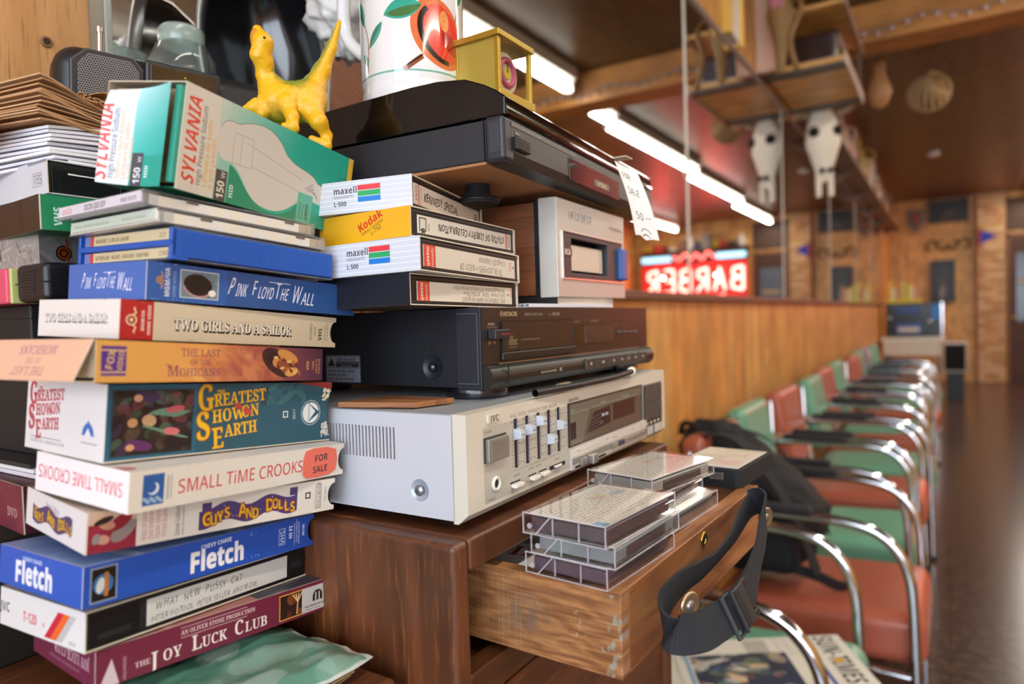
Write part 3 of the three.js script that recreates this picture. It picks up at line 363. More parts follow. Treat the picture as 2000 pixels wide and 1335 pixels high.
// ================================================================ stereo receiver
{
  const g = thing('stereo_receiver', 'silver stereo receiver with five slider equaliser resting on the cabinet', 'receiver'); frame(g, [-.2939, 1.1321, -.397], -1.17, -.002, .001, .0807);
  const W = .435, H = .0807, Dp = .30, Y = (v) => H + v;
  const front = print(435, 80.7, 4.6, '#d3cdbf', (c, w, h) => {
    c.fillStyle = '#b7b2a8'; c.fillRect(22, 12.6, 143, 58);
    T(c, 'R-K22   DIGITAL  SYNTHESIZER  STEREO  RECEIVER', 62, 10.4, 4.0, { font: 'sans-serif', sx: .9, color: '#5c5852' }); T(c, 'Quartz-lock', 166, 9.6, 4.6, { weight: 'bold', style: 'italic', color: '#3a3733', sx: .8 });
    T(c, 'POWER', 23.5, 17.6, 3.1, { color: '#555049' }); T(c, '▲ON  ■OFF', 24, 42.8, 2.6, { color: '#4a463f' }); T(c, 'PHONES', 25, 69.5, 3.1, { color: '#555049' }); T(c, 'SPEAKERS', 64, 58.6, 2.4, { color: '#555049' }); T(c, 'LOUDNESS   SUBSONIC', 88, 57.6, 2.2, { color: '#555049' }); T(c, 'BALANCE', 136, 58.4, 2.4, { color: '#555049' }); T(c, 'S.E.A. GRAPHIC EQUALIZER', 92, 54.4, 2.3, { color: '#555049' });
    c.strokeStyle = '#6b665e'; c.lineWidth = .25; c.strokeRect(66, 53.6, 25, .01); c.strokeRect(121, 53.6, 28, .01);
    const hz = ['63Hz', '250Hz', '1kHz', '4kHz', '12kHz']; [69.3, 87.6, 107, 125.7, 144.2].forEach((x, i) => { T(c, hz[i], x - 7, 14.2, 1.9, { color: '#555049' }); for (let k = 0; k <= 12; k++) { const l = k % 3 ? 1.6 : 2.8; c.fillStyle = '#4d4942'; c.fillRect(x - 3.6 - l, 14.6 + k * 2.9, l, .35); c.fillRect(x + 3.6, 14.6 + k * 2.9, l, .35); } for (let k = 0; k < 5; k++) { c.fillRect(x + 4, 18 + k * 7.5, 10, .3); } });
    for (const [x, y] of [[61, 61], [61, 64.5], [61, 69], [86, 62], [86, 66], [106, 67]]) { c.fillStyle = '#3a3630'; c.fillRect(x, y, 1, 1); }
    c.fillStyle = '#a9a499'; c.fillRect(46, 75, .4, 5);
  });
  // body: lid, floor, vented side with dished screw, front with under-cut lower edge
  const ring = (z, y, r) => { const o = []; for (let i = 0; i < 28; i++) o.push([z + r * Math.cos(i / 28 * 6.2832), y + r * Math.sin(i / 28 * 6.2832)]); return o; };
  const metal = M('#c6c8d0', .5, .2), slots = []; for (let i = 0; i < 20; i++) { const z = -.0675 - i * .0036; slots.push([[z, Y(-.0375)], [z, Y(-.0125)], [z - .0016, Y(-.0125)], [z - .0016, Y(-.0375)]]); }
  const sg = extrude([[-.012, .002], [-Dp, .002], [-Dp, H - .001], [-.012, H - .001]], .0012, 0, [...slots, ring(-.0441, Y(-.0589), .0085)]); sg.rotateY(-Math.PI / 2); sg.translate(.0012, 0, 0);
  part(g, 'side_panel', sg, metal); part(g, 'side_panel', bx(W - .0012, W, .002, H - .001, -Dp, -.012), metal); part(g, 'lid', bx(0, W, H - .0014, H, -Dp, -.012, .0006), M('#a4a8ae', .45, .3)); part(g, 'chassis', bx(.0014, W - .002, .002, .004, -Dp, -.012), M('#55585c', .6)); part(g, 'inner_frame', bx(.02, .028, .004, H - .004, -Dp + .01, -.02), M('#1b1a1c', .8)); part(g, 'rear_panel', bx(0, W, .002, H, -Dp - .001, -Dp), M('#303236', .6));
  for (let i = 0; i < 14; i++) part(g, 'heat_fin', bx(.010, .018, .03, .06, -.139 + i * .0052, -.137 + i * .0052), M('#6a6668', .5, .4));
  const dish = part(g, 'screw_dish', lathe([[.0085, 0], [.0075, .0006], [.005, .002], [0, .0022]], 30).rotateZ(Math.PI / 2).rotateY(Math.PI), M('#a9b0bb', .35, .3), [-.0001, Y(-.0589), -.0441]); part(dish, 'screw', merge([new THREE.SphereGeometry(.0042, 18, 10).scale(.5, 1, 1)]), mat.steel, [-.001, 0, 0]); part(dish, 'screw_slot', merge([bx(-.0034, -.0028, -.0022, .0022, -.0004, .0004), bx(-.0034, -.0028, -.0004, .0004, -.0022, .0022)]), M('#3d4048', .6));
  const fp = extrude([[0, H], [0, .0075], [.009, 0], [.013, 0], [.013, H]], W, 0).rotateY(Math.PI / 2); { const p = fp.attributes.position, uv = fp.attributes.uv; for (let i = 0; i < p.count; i++) uv.setXY(i, p.getX(i) / W, p.getY(i) / H); }
  part(g, 'front_panel', fp, new THREE.MeshStandardMaterial({ map: front, roughness: .42, metalness: .1 }));
  const z0 = .0003;
  { const lg = part(g, 'maker_badge', bx(.0275, .0455, Y(-.0098), Y(-.0038), 0, .0016, .0003), [M('#cfc8ba'), M('#cfc8ba'), M('#cfc8ba'), M('#cfc8ba'), printed(print(18, 6, 12, '#cdc6b8', (c) => T(c, 'JVC', 9, 5.4, 7.2, { weight: 'bold', align: 'center', color: '#4b4034', sx: 1.05 }))), M('#cfc8ba')]); }
  const pw = part(g, 'power_button', bx(.024, .0525, Y(-.039), Y(-.0215), 0, .0042, .0008), M('#8e8c86', .35, .5)); part(pw, 'button_face', bx(.0262, .0518, Y(-.0383), Y(-.0232), .0042, .0047, .0003), M('#98958f', .3, .6));
  part(g, 'button_bezel', merge([bx(.0225, .0535, Y(-.0212), Y(-.0203), 0, .001), bx(.0222, .0235, Y(-.0395), Y(-.0203), 0, .001)]), M('#3b3937', .5));
  const jk = part(g, 'phones_jack', new THREE.TorusGeometry(.0046, .0013, 10, 28), M('#d9d5cb', .3), [.0375, Y(-.0575), .0008]); part(jk, 'socket', cyl(.0036, .0036, .0006, 0, 0, -.0005, 'z'), M('#1c1a18', .7));
  [[.0693, -.0242], [.0876, -.0233], [.107, -.0186], [.1257, -.0372], [.1442, -.0275]].forEach(([x, y]) => { const s = part(g, 'slider_slot', bx(x - .0024, x + .0024, Y(-.0513), Y(-.0117), .0001, .0004), M('#15161c', .5)); part(s, 'rail', bx(x + .0006, x + .0016, Y(-.0505), Y(-.0125), .0004, .0007), M('#8088a0', .3, .6)); const k = part(g, 'slider_knob', extrude([[0, -.0042], [.0065, -.0026], [.0065, .0026], [0, .0042]], .0065, .0003).rotateY(-Math.PI / 2).translate(x + .0033, Y(y), .0004), M('#bcc3cf', .4)); part(k, 'index_line', bx(x - .003, x + .003, Y(y) - .0003, Y(y) + .0003, .0071, .0074), M('#5a606a', .5)); });
  for (const [x, l] of [[.0664, .013], [.0946, .011], [.1125, .011]]) { const s = part(g, 'switch', bx(x - l / 2, x + l / 2, Y(-.0662), Y(-.063), 0, .0055, .0007), M('#dcd7cc', .4)); part(s, 'switch_slot', bx(x - l / 2 - .001, x + l / 2 + .001, Y(-.0630), Y(-.0618), .0001, .0004), M('#2a2826', .6)); }
  part(g, 'balance_slot', bx(.1255, .1548, Y(-.0652), Y(-.0618), .0001, .0004), M('#15161a', .5)); part(g, 'balance_wheel', lathe([[0, -.001], [.007, -.001], [.007, .001], [0, .001]], 26).scale(1, 1, .35), M('#d2d2d0', .3), [.140, Y(-.0637), .0006]);
  const dsp = print(187, 39, 5, '#3a3c3a', (c) => { c.fillStyle = '#6d6c63'; c.fillRect(0, 0, 187, 39); c.fillStyle = '#54544d'; c.beginPath(); c.moveTo(46, 10); c.lineTo(28, 39); c.lineTo(187, 39); c.lineTo(187, 10); c.fill(); c.fillStyle = '#1c2026'; c.fillRect(2, 18, 12, 16); c.beginPath(); c.moveTo(55, 14); c.lineTo(96, 12); c.lineTo(96, 30); c.lineTo(38, 33); c.fill(); c.fillStyle = '#2a2324'; c.fillRect(103, 11, 62, 18); c.strokeStyle = '#8fb0a0'; c.lineWidth = .35; c.strokeRect(2, 9, 42, .01); c.strokeRect(50, 8.5, 125, .01); for (let i = 0; i < 3; i++) T(c, ['SIGNAL', 'FREQUENCY', 'STATION MEMORY'][i], [4, 72, 128][i], 7.4, 2.6, { color: '#8fb8a8' }); for (let i = 0; i < 4; i++) { c.strokeStyle = '#8a97a6'; c.beginPath(); c.moveTo(50 - i * 2.6, 20 + i * 3.6); c.lineTo(74, 17 + i * 3.6); c.stroke(); } c.fillStyle = '#aab4bf'; c.fillRect(74, 18, 7, 3); c.fillRect(83, 18, 7, 3); T(c, '00.0', 70, 28, 4, { color: '#7d8894' }); });
  const dw = part(g, 'display_window', bx(.1645, .3515, Y(-.0505), Y(-.0118), .0001, .0009, .0002), MP('#fff', .12, { map: null, clearcoat: 1, clearcoatRoughness: .03 })); dw.material = [M('#2a2a28', .4), M('#2a2a28', .4), M('#2a2a28', .4), M('#2a2a28', .4), new THREE.MeshPhysicalMaterial({ map: dsp, roughness: .25, clearcoat: 1, clearcoatRoughness: .04 }), M('#2a2a28', .4)]; dw.geometry = bx(.1645, .3515, Y(-.0505), Y(-.0118), .0001, .0009);
  part(dw, 'window_frame', merge([bx(.163, .353, Y(-.0118), Y(-.0108), 0, .0016), bx(.163, .353, Y(-.0516), Y(-.0505), 0, .0016), bx(.163, .1645, Y(-.0516), Y(-.0108), 0, .0016), bx(.3515, .353, Y(-.0516), Y(-.0108), 0, .0016)]), M('#23211f', .4));
  const strip = print(196, 20, 6, '#c9c6c0', (c) => { c.fillStyle = '#dcd9d3'; c.fillRect(0, 0, 196, 7.5); T(c, 'VOLUME', 10, 5, 2.4, { color: '#55504a' }); for (let i = 0; i < 30; i++) { c.fillStyle = '#807a72'; c.fillRect(22 + i * 1.6, 4.6, .3, 1.6); } T(c, 'INPUT', 78, 4.4, 2.4, { color: '#3a3630' }); T(c, 'TAPE PHONO', 96, 5.6, 2.0, { color: '#6a655d' }); T(c, '◀', 132, 5.4, 3.4, { color: '#3a3630' }); T(c, 'TUNING', 150, 4.8, 2.2, { color: '#8a857d' }); T(c, 'FM AM', 176, 4.8, 2.2, { color: '#8a857d' }); c.fillStyle = '#8f8a84'; c.fillRect(0, 9.5, 196, 6); for (let i = 0; i < 24; i++) { c.fillStyle = '#7a756f'; c.fillRect(100 + i * 4, 9.8, .4, 5.4); } });
  { const st = part(g, 'control_strip', bx(.1645, .3605, Y(-.073), Y(-.053), .0001, .0030), [M('#bdb9b2', .4), M('#bdb9b2', .4), M('#d6d2ca', .4), M('#8a867f', .4), new THREE.MeshStandardMaterial({ map: strip, roughness: .35, metalness: .25 }), M('#999')]); part(st, 'volume_slot', bx(.170, .2415, Y(-.0722), Y(-.0702), .0030, .0032), M('#141312', .6)); const v = part(g, 'volume_knob', bx(.196, .2075, Y(-.0725), Y(-.0638), .0030, .0105, .0008), M('#b3aea6', .28, .7)); part(v, 'index_line', bx(.2012, .2022, Y(-.0722), Y(-.064), .0105, .0108), M('#55504a', .5)); for (let i = 0; i < 6; i++) part(g, 'selector_button', bx(.256 + i * .0165, .2705 + i * .0165, Y(-.0685), Y(-.0632), .003, .0056, .0005), M(i === 1 ? '#39406a' : '#9d9890', .3, .5)); part(g, 'knob_block', bx(.180, .192, Y(-.072), Y(-.0645), .003, .006, .0006), M('#9b968e', .3, .6)); }
  const kp = part(g, 'keypad_plate', bx(.3595, .4205, Y(-.074), Y(-.0128), .0001, .0012, .0003), M('#3b3936', .5)); for (let j = 0; j < 2; j++) for (let i = 0; i < 3; i++) part(kp, 'key', bx(.3625 + i * .0192, .3795 + i * .0192, Y(-.0325 - j * .0205) - .001, Y(-.0145 - j * .0205), .0012, .0026, .0005), M('#4a4743', .4)); part(kp, 'rocker', bx(.366, .385, Y(-.0725), Y(-.0625), .0012, .0028, .0006), M('#b9b4ab', .4)); part(kp, 'rocker', bx(.392, .415, Y(-.0725), Y(-.0625), .0012, .0028, .0006), M('#c2bdb4', .4)); for (let i = 0; i < 4; i++) part(kp, 'indicator', bx(.366 + i * .013, .371 + i * .013, Y(-.060), Y(-.0575), .0012, .0015), M('#c9c4ba', .5));
  for (const [x, z] of [[.05, -.05], [W - .05, -.05], [.05, -Dp + .04], [W - .05, -Dp + .04]]) part(g, 'foot', cyl(.014, .014, .0065, x, -.0018, z), mat.black);
}
{ const g = single('wood_shim', grain(extrude([[0, 0], [.066, .012], [.079, .048], [.01, .05]], .0035, .0005).rotateX(-Math.PI / 2), 'x'), mat.walnut, 'thin offcut of wood lying on the silver receiver', 'wood piece', undefined, [-.418, 1.1335, -.393]); g.rotation.y = .1; }
{ const g = thing('coax_cable', 'black coaxial cable with threaded metal plugs lying on the receiver', 'cable'); part(g, 'lead', tube([[-.296, 1.1372, -.50], [-.294, 1.1372, -.533], [-.292, 1.1372, -.57], [-.2935, 1.137, -.602], [-.294, 1.137, -.656], [-.297, 1.138, -.70], [-.301, 1.1385, -.724], [-.33, 1.137, -.74]], .0033, 60), mat.black);
  const pl = part(g, 'plug', cyl(.0038, .0038, .019, 0, 0, 0, 'z', 16), M('#a89f86', .35, .9), [-.2965, 1.1372, -.552]); for (let i = 0; i < 5; i++) part(pl, 'thread', new THREE.TorusGeometry(.004, .0006, 6, 18), M('#b9ae90', .3, .9), [0, 0, -.009 + i * .0042]); part(g, 'plug', cyl(.0045, .0045, .016, 0, 0, 0, 'z', 16), M('#cdbfa2', .4, .7), [-.300, 1.139, -.722], [0, .3, 0]); }

// ================================================================ compact disc player
{
  const g = thing('disc_player', 'black compact disc player standing on the silver receiver', 'disc player'); frame(g, [-.3306, 1.2112, -.4741], .38, -.003, .001, .0711);
  const W = .3675, H = .0711, Dp = .26, Y = (v) => H + v, pl = M('#1d1c1e', .36), dk = M('#1b1c22', .55, .2);
  part(g, 'case', bx(.0042, W, .0025, H - .0005, -Dp, -.0268, .001), dk); { const o = []; for (let i = 0; i < 28; i++) o.push([-.0545 + .0112 * Math.cos(i / 28 * 6.2832), Y(-.0511) + .0112 * Math.sin(i / 28 * 6.2832)]); part(g, 'side_plate', extrude([[-.0268, .0025], [-Dp, .0025], [-Dp, H - .0005], [-.0268, H - .0005]], .0042, 0, [o]).rotateY(-Math.PI / 2).translate(.0042, 0, 0), dk); } part(g, 'side_cheek', bx(-.0012, .012, .0012, H, -.0268, -.001, .0006), M('#20212a', .45)); part(g, 'cheek_frame', merge([bx(-.0016, -.0012, .006, .0066, -.0262, -.004), bx(-.0016, -.0012, H - .0052, H - .0046, -.0262, -.004), bx(-.0016, -.0012, .006, H - .0046, -.0046, -.004)]), M('#565866', .5));
  const f = print(367.5, 49, 5.2, '#221f1e', (c) => { T(c, 'HITACHI', 33, 7.6, 5.6, { weight: 'bold', color: '#b9a780' }); c.strokeStyle = '#b9a780'; c.lineWidth = .5; c.beginPath(); c.arc(30, 5.5, 2.1, 0, 7); c.stroke(); c.beginPath(); c.arc(30, 5.5, 1, 0, 7); c.stroke(); T(c, 'COMPACT DISC PLAYER', 68, 7.4, 3.4, { color: '#a89c86', sx: .95 }); T(c, 'MODEL', 113, 7.4, 1.9, { color: '#a89c86' }); T(c, 'DA-6200', 121, 7.6, 4.4, { color: '#b9ad95', sx: .9 }); T(c, 'POWER', 8.5, 15.6, 3.2, { color: '#b9b4aa' }); c.fillStyle = '#b9b4aa'; c.fillRect(7.5, 17, 15, .25); T(c, '⎍OFF ▃ON', 7, 31.6, 3, { color: '#b9b4aa' }); T(c, 'DIRECT SEARCH', 166, 15.6, 1.9, { color: '#a8a29a' }); T(c, 'FLUORESCENT DISPLAY', 206, 15.2, 1.9, { color: '#a8a29a' }); c.fillStyle = '#5a544e'; c.fillRect(170, 12.6, 168, .3); for (let i = 0; i < 4; i++) { T(c, ['TIME', 'INTRO', 'REPEAT', 'CALL'][i], 270 + i * 19, 20.5, 2.2, { color: i === 3 ? '#a83228' : '#8f8a84' }); } });
  part(g, 'face', bx(.0, W, .022, H, -.012, 0), [pl, pl, pl, pl, new THREE.MeshPhysicalMaterial({ map: f, roughness: .34, clearcoat: .3, clearcoatRoughness: .2 }), pl]);
  const tr = part(g, 'disc_tray', bx(.0285, .1635, Y(-.0385), Y(-.0128), .0002, .0016), [pl, pl, pl, pl, new THREE.MeshPhysicalMaterial({ map: print(135, 25.7, 7, '#1c1a19', (c) => { for (let i = 0; i < 60; i++) { c.fillStyle = i % 2 ? '#201e1d' : '#191716'; c.fillRect(0, i * .43, 135, .43); } T(c, 'COMPACT', 10.2, 14.1, 2.4, { color: '#9d8f6c', sx: .85 }); T(c, 'disc', 9.6, 20.4, 8.4, { weight: 'bold', color: '#9d8f6c', outline: true, stroke: '#9d8f6c', lw: 5, sx: .92 }); T(c, 'DIGITAL AUDIO', 10, 23.4, 2, { color: '#9d8f6c', sx: .9 }); T(c, '▪▪▪ 3 SPOT LASER PICKUP SERVO SYSTEM', 27, 17.4, 2.3, { color: '#9a8f74', sx: .9 }); }), roughness: .3, clearcoat: .5, clearcoatRoughness: .15 }), pl]); part(tr, 'tray_gap', merge([bx(.0265, .165, Y(-.0128), Y(-.0118), .0001, .0004), bx(.0268, .0285, Y(-.040), Y(-.0118), .0001, .0004)]), M('#050505', .6)); part(g, 'tray_lip', bx(.027, .165, Y(-.0468), Y(-.0395), 0, .0030, .0012), M('#1a1918', .4));
  const dw = part(g, 'display_window', bx(.168, .2655, Y(-.0395), Y(-.0185), .0001, .0008), MP('#0e0d0e', .12, { clearcoat: 1, clearcoatRoughness: .03 })); part(dw, 'glass', bx(.1905, .2635, Y(-.0375), Y(-.0195), .0008, .0012), MP('#2c2a31', .08, { clearcoat: 1, clearcoatRoughness: .02 }));
  for (let i = 0; i < 4; i++) part(g, 'small_button', bx(.274 + i * .0165, .286 + i * .0165, Y(-.0302), Y(-.0275), 0, .002, .0005), M('#4a4642', .35));
  const pb = part(g, 'power_button', bx(.008, .0305, Y(-.0272), Y(-.0190), 0, .0085, .001), M('#22242c', .35)); part(pb, 'red_line', bx(.0165, .0306, Y(-.0235), Y(-.0229), .0085, .0088), M('#b0392c', .5));
  // lower bar: rounded front, groove above, key row
  const prof = []; for (let i = 0; i <= 12; i++) { const a = Math.PI / 2 - i / 12 * Math.PI * .92; prof.push([.0105 * Math.cos(a) * .9, .0110 + .0105 * Math.sin(a)]); } prof.push([-.012, .0015], [-.012, .0215]); const bar = extrude(prof.map(([z, y]) => [-z, y]), W - .002, 0).rotateY(Math.PI / 2).translate(.001, 0, 0);
  part(g, 'lower_bar', bar, M('#26241f', .33, .15)); part(g, 'groove_strip', bx(.0247, .339, .0217, .0226, 0, .0005), M('#b5b0a8', .2, .8)); part(g, 'seam', bx(.0243, .0250, .002, .0215, .009, .0100), M('#080808', .7)); 
  part(g, 'bar_lettering', bx(.079, .124, .0085, .0125, .0094, .0097), [pl, pl, pl, pl, printed(print(45, 4, 14, '#26241f', (c) => { T(c, 'VIBRATION CUT MECHANISM', 0, 3, 2.4, { color: '#c9c4ba', sx: .95 }); T(c, 'VC', 37, 3.3, 3.8, { color: '#d6d1c6', weight: 'bold' }); }), .4), pl]);
  const keys = [[.1717, .195], [.1968, .2295], [.2305, .252], [.2544, .2725], [.2735, .2925], [.2935, .3145], [.3155, .3387]]; keys.forEach(([a, b], i) => { const k = part(g, 'transport_key', bx(a + .0004, b - .0004, .0052, .0172, .004, .0108, .0012), M('#3a3733', .4)); part(k, 'symbol', i === 1 ? merge([bx((a + b) / 2 - .003, (a + b) / 2 - .001, .0105, .0128, .0108, .011), bx((a + b) / 2 + .001, (a + b) / 2 + .003, .0105, .0128, .0108, .011)]) : bx((a + b) / 2 - .0014, (a + b) / 2 + .0014, .0105, .0128, .0108, .011), M('#c4beb2', .5)); });
  const lab = print(47, 29, 11, '#5d6270', (c) => { c.fillStyle = '#8d94a4'; c.fillRect(0, 0, 47, 29); c.fillStyle = '#14151a'; c.fillRect(14, 6.5, 31, 6); c.strokeStyle = '#14151a'; c.lineWidth = .5; c.strokeRect(1, 1, 45, 12.5); c.beginPath(); c.moveTo(7.5, 2.4); c.lineTo(13, 12); c.lineTo(2, 12); c.fill(); T(c, 'MISE EN GARDE', 15, 5.6, 4.1, { weight: 'bold', color: '#14151a', sx: .86 }); T(c, 'RISQUE DE CHOC ELECTRIQUE', 16, 9.2, 2.2, { weight: 'bold', color: '#8d94a4', sx: .85 }); T(c, 'NE PAS OUVRIR', 20, 12, 2.2, { weight: 'bold', color: '#8d94a4' }); T(c, 'SHOCK. DO NOT  OPEN.', 2, 18.4, 3.9, { weight: 'bold', color: '#14151a', sx: .88 }); T(c, 'RISQUE DE CHOC', 2, 22.6, 3.7, { weight: 'bold', color: '#14151a', sx: .9 }); T(c, 'ELEC. NE PAS OUVRIR', 2, 27.2, 3.9, { weight: 'bold', color: '#14151a', sx: .9 }); });
  part(g, 'warning_label', bx(-.0004, .0001, Y(-.0700) + .003, Y(-.0413), -.190, -.1435), [M('#555'), printed(lab, .4), M('#555'), M('#555'), M('#555'), M('#555')]);
  const dish = part(g, 'screw_dish', lathe([[.0112, 0], [.010, .0008], [.006, .0026], [0, .0028]], 30).rotateZ(Math.PI / 2).rotateY(Math.PI), M('#23252e', .4, .2), [-.0001, Y(-.0511), -.0545]); part(dish, 'screw', new THREE.SphereGeometry(.0042, 18, 10).scale(.55, 1, 1), M('#4a4d55', .25, .8), [-.0015, 0, 0]); part(g, 'rivet_hole', cyl(.0016, .0016, .0006, -.0002, Y(-.0347), -.0556, 'x', 14), M('#07070a', .5));
  for (const [x, z] of [[.032, -.030], [W - .035, -.030], [.032, -Dp + .03], [W - .035, -Dp + .03]]) { const ft = part(g, 'foot', lathe([[0, -.0076], [.027, -.0076], [.0285, -.0068], [.0285, .0010], [.0265, .0022], [0, .0022]], 40), MP('#14161d', .25, { clearcoat: .4 }), [x, 0, z]); part(ft, 'collar', cyl(.02, .02, .003, 0, .003, 0), mat.black); }
}
{ // white ribbed panel and the tape player on it
  const p = thing('ribbed_panel', 'white twin wall plastic sheet lying on the disc player', 'plastic sheet'); frame(p, [-.338, 1.2152, -.565], 0, -.002, 0, .0035); part(p, 'upper_skin', bx(0, .195, .003, .0035, -.13, 0), M('#e9e9ea', .4)); part(p, 'lower_skin', bx(0, .195, 0, .0005, -.13, 0), M('#e9e9ea', .4)); for (let i = 0; i < 24; i++) part(p, 'rib', bx(0, .195, .0005, .003, -.0006 - i * .0056, -i * .0056), M('#dfe3ee', .4));
  const g = thing('tape_player', 'silver faced tape cartridge player with dark wooden side', 'tape player'); frame(g, [-.3343, 1.3233, -.6185], -3.45, .004, 0, .1006); const W = .2, H = .1006, Y = (v) => H + v;
  const alu = M('#c4c1ba', .38, .25); part(g, 'wooden_case', grain(bx(.004, W - .004, .002, H - .002, -.2, -.0285, .001), 'z'), mat.veneer); part(g, 'dark_band', bx(.003, W - .003, .001, H - .001, -.0285, -.0205, .0004), M('#15151a', .4));
  const fh = [[.012, Y(-.081)], [.190, Y(-.081)], [.190, Y(-.0325)], [.012, Y(-.0325)]]; part(g, 'front_shell', extrude([[0, 0], [W, 0], [W, H], [0, H]], .0195, .0005, [fh]).translate(0, 0, -.0205), alu);
  part(g, 'slot_bezel', extrude([[.0115, Y(-.0815)], [.1905, Y(-.0815)], [.1905, Y(-.032)], [.0115, Y(-.032)]], .014, .0006, [[[.034, Y(-.076)], [.142, Y(-.076)], [.142, Y(-.038)], [.034, Y(-.038)]]]).translate(0, 0, -.0150), M('#34333a', .4)); part(g, 'slot_back', bx(.03, .15, Y(-.08), Y(-.034), -.0195, -.0185), mat.black);
  const dr = part(g, 'cartridge_door', bx(.035, .136, Y(-.0722), Y(-.0445), -.0070, -.0055, .0005), M('#d8d4c4', .4, .2)); part(dr, 'door_groove', bx(.128, .1285, Y(-.071), Y(-.046), -.0055, -.0052), M('#8d897c', .5)); part(g, 'blue_button', bx(.1755, .2005, Y(-.0785), Y(-.0395), -.012, .0045, .0025), M('#1c5fa8', .35));
  part(g, 'trim_ring', merge([bx(.010, .192, Y(-.0330), Y(-.0315), -.001, .0012), bx(.010, .192, Y(-.0825), Y(-.081), -.001, .0012), bx(.010, .0115, Y(-.0825), Y(-.0315), -.001, .0012)]), M('#dedbd4', .25, .8));
  part(g, 'maker_badge', bx(.0115, .0335, Y(-.058), Y(-.050), -.001, .0008), [alu, alu, alu, alu, printed(print(22, 8, 10, '#3c3a3e', (c) => T(c, 'RCA', 11, 6.8, 8, { weight: 'bold', align: 'center', color: '#e8e4da', sx: .95 }))), alu]);
  for (let i = 0; i < 4; i++) { const x = .036 + i * .0168; const k = part(g, 'program_light', bx(x - .0036, x + .0036, Y(-.0178), Y(-.0095), 0, .0006, .0002), M('#e4e2dc', .4)); part(k, 'numeral', bx(x - .0026, x + .0026, Y(-.0168), Y(-.0105), .0006, .0008), printed(print(5, 6, 12, '#1a1a1a', (c) => T(c, '1234'[i], 2.5, 5.1, 5.4, { align: 'center', color: '#e9e6dd', weight: 'bold' })))); }
  part(g, 'caption', bx(.150, .193, Y(-.0178), Y(-.0148), 0, .0004), [alu, alu, alu, alu, printed(print(43, 3, 12, '#b3b0aa', (c) => T(c, '8 TRACK STEREO TAPE', 1, 2.5, 2.9, { weight: 'bold', color: '#3a3632', sx: 1 }))), alu]);
  const bs = part(g, 'plinth', bx(.006, .165, -.0085, .001, -.11, -.004, .001), M('#d2cec4', .5)); part(bs, 'dark_foot', bx(.004, .02, -.0085, .001, -.09, -.0045), mat.black);
}

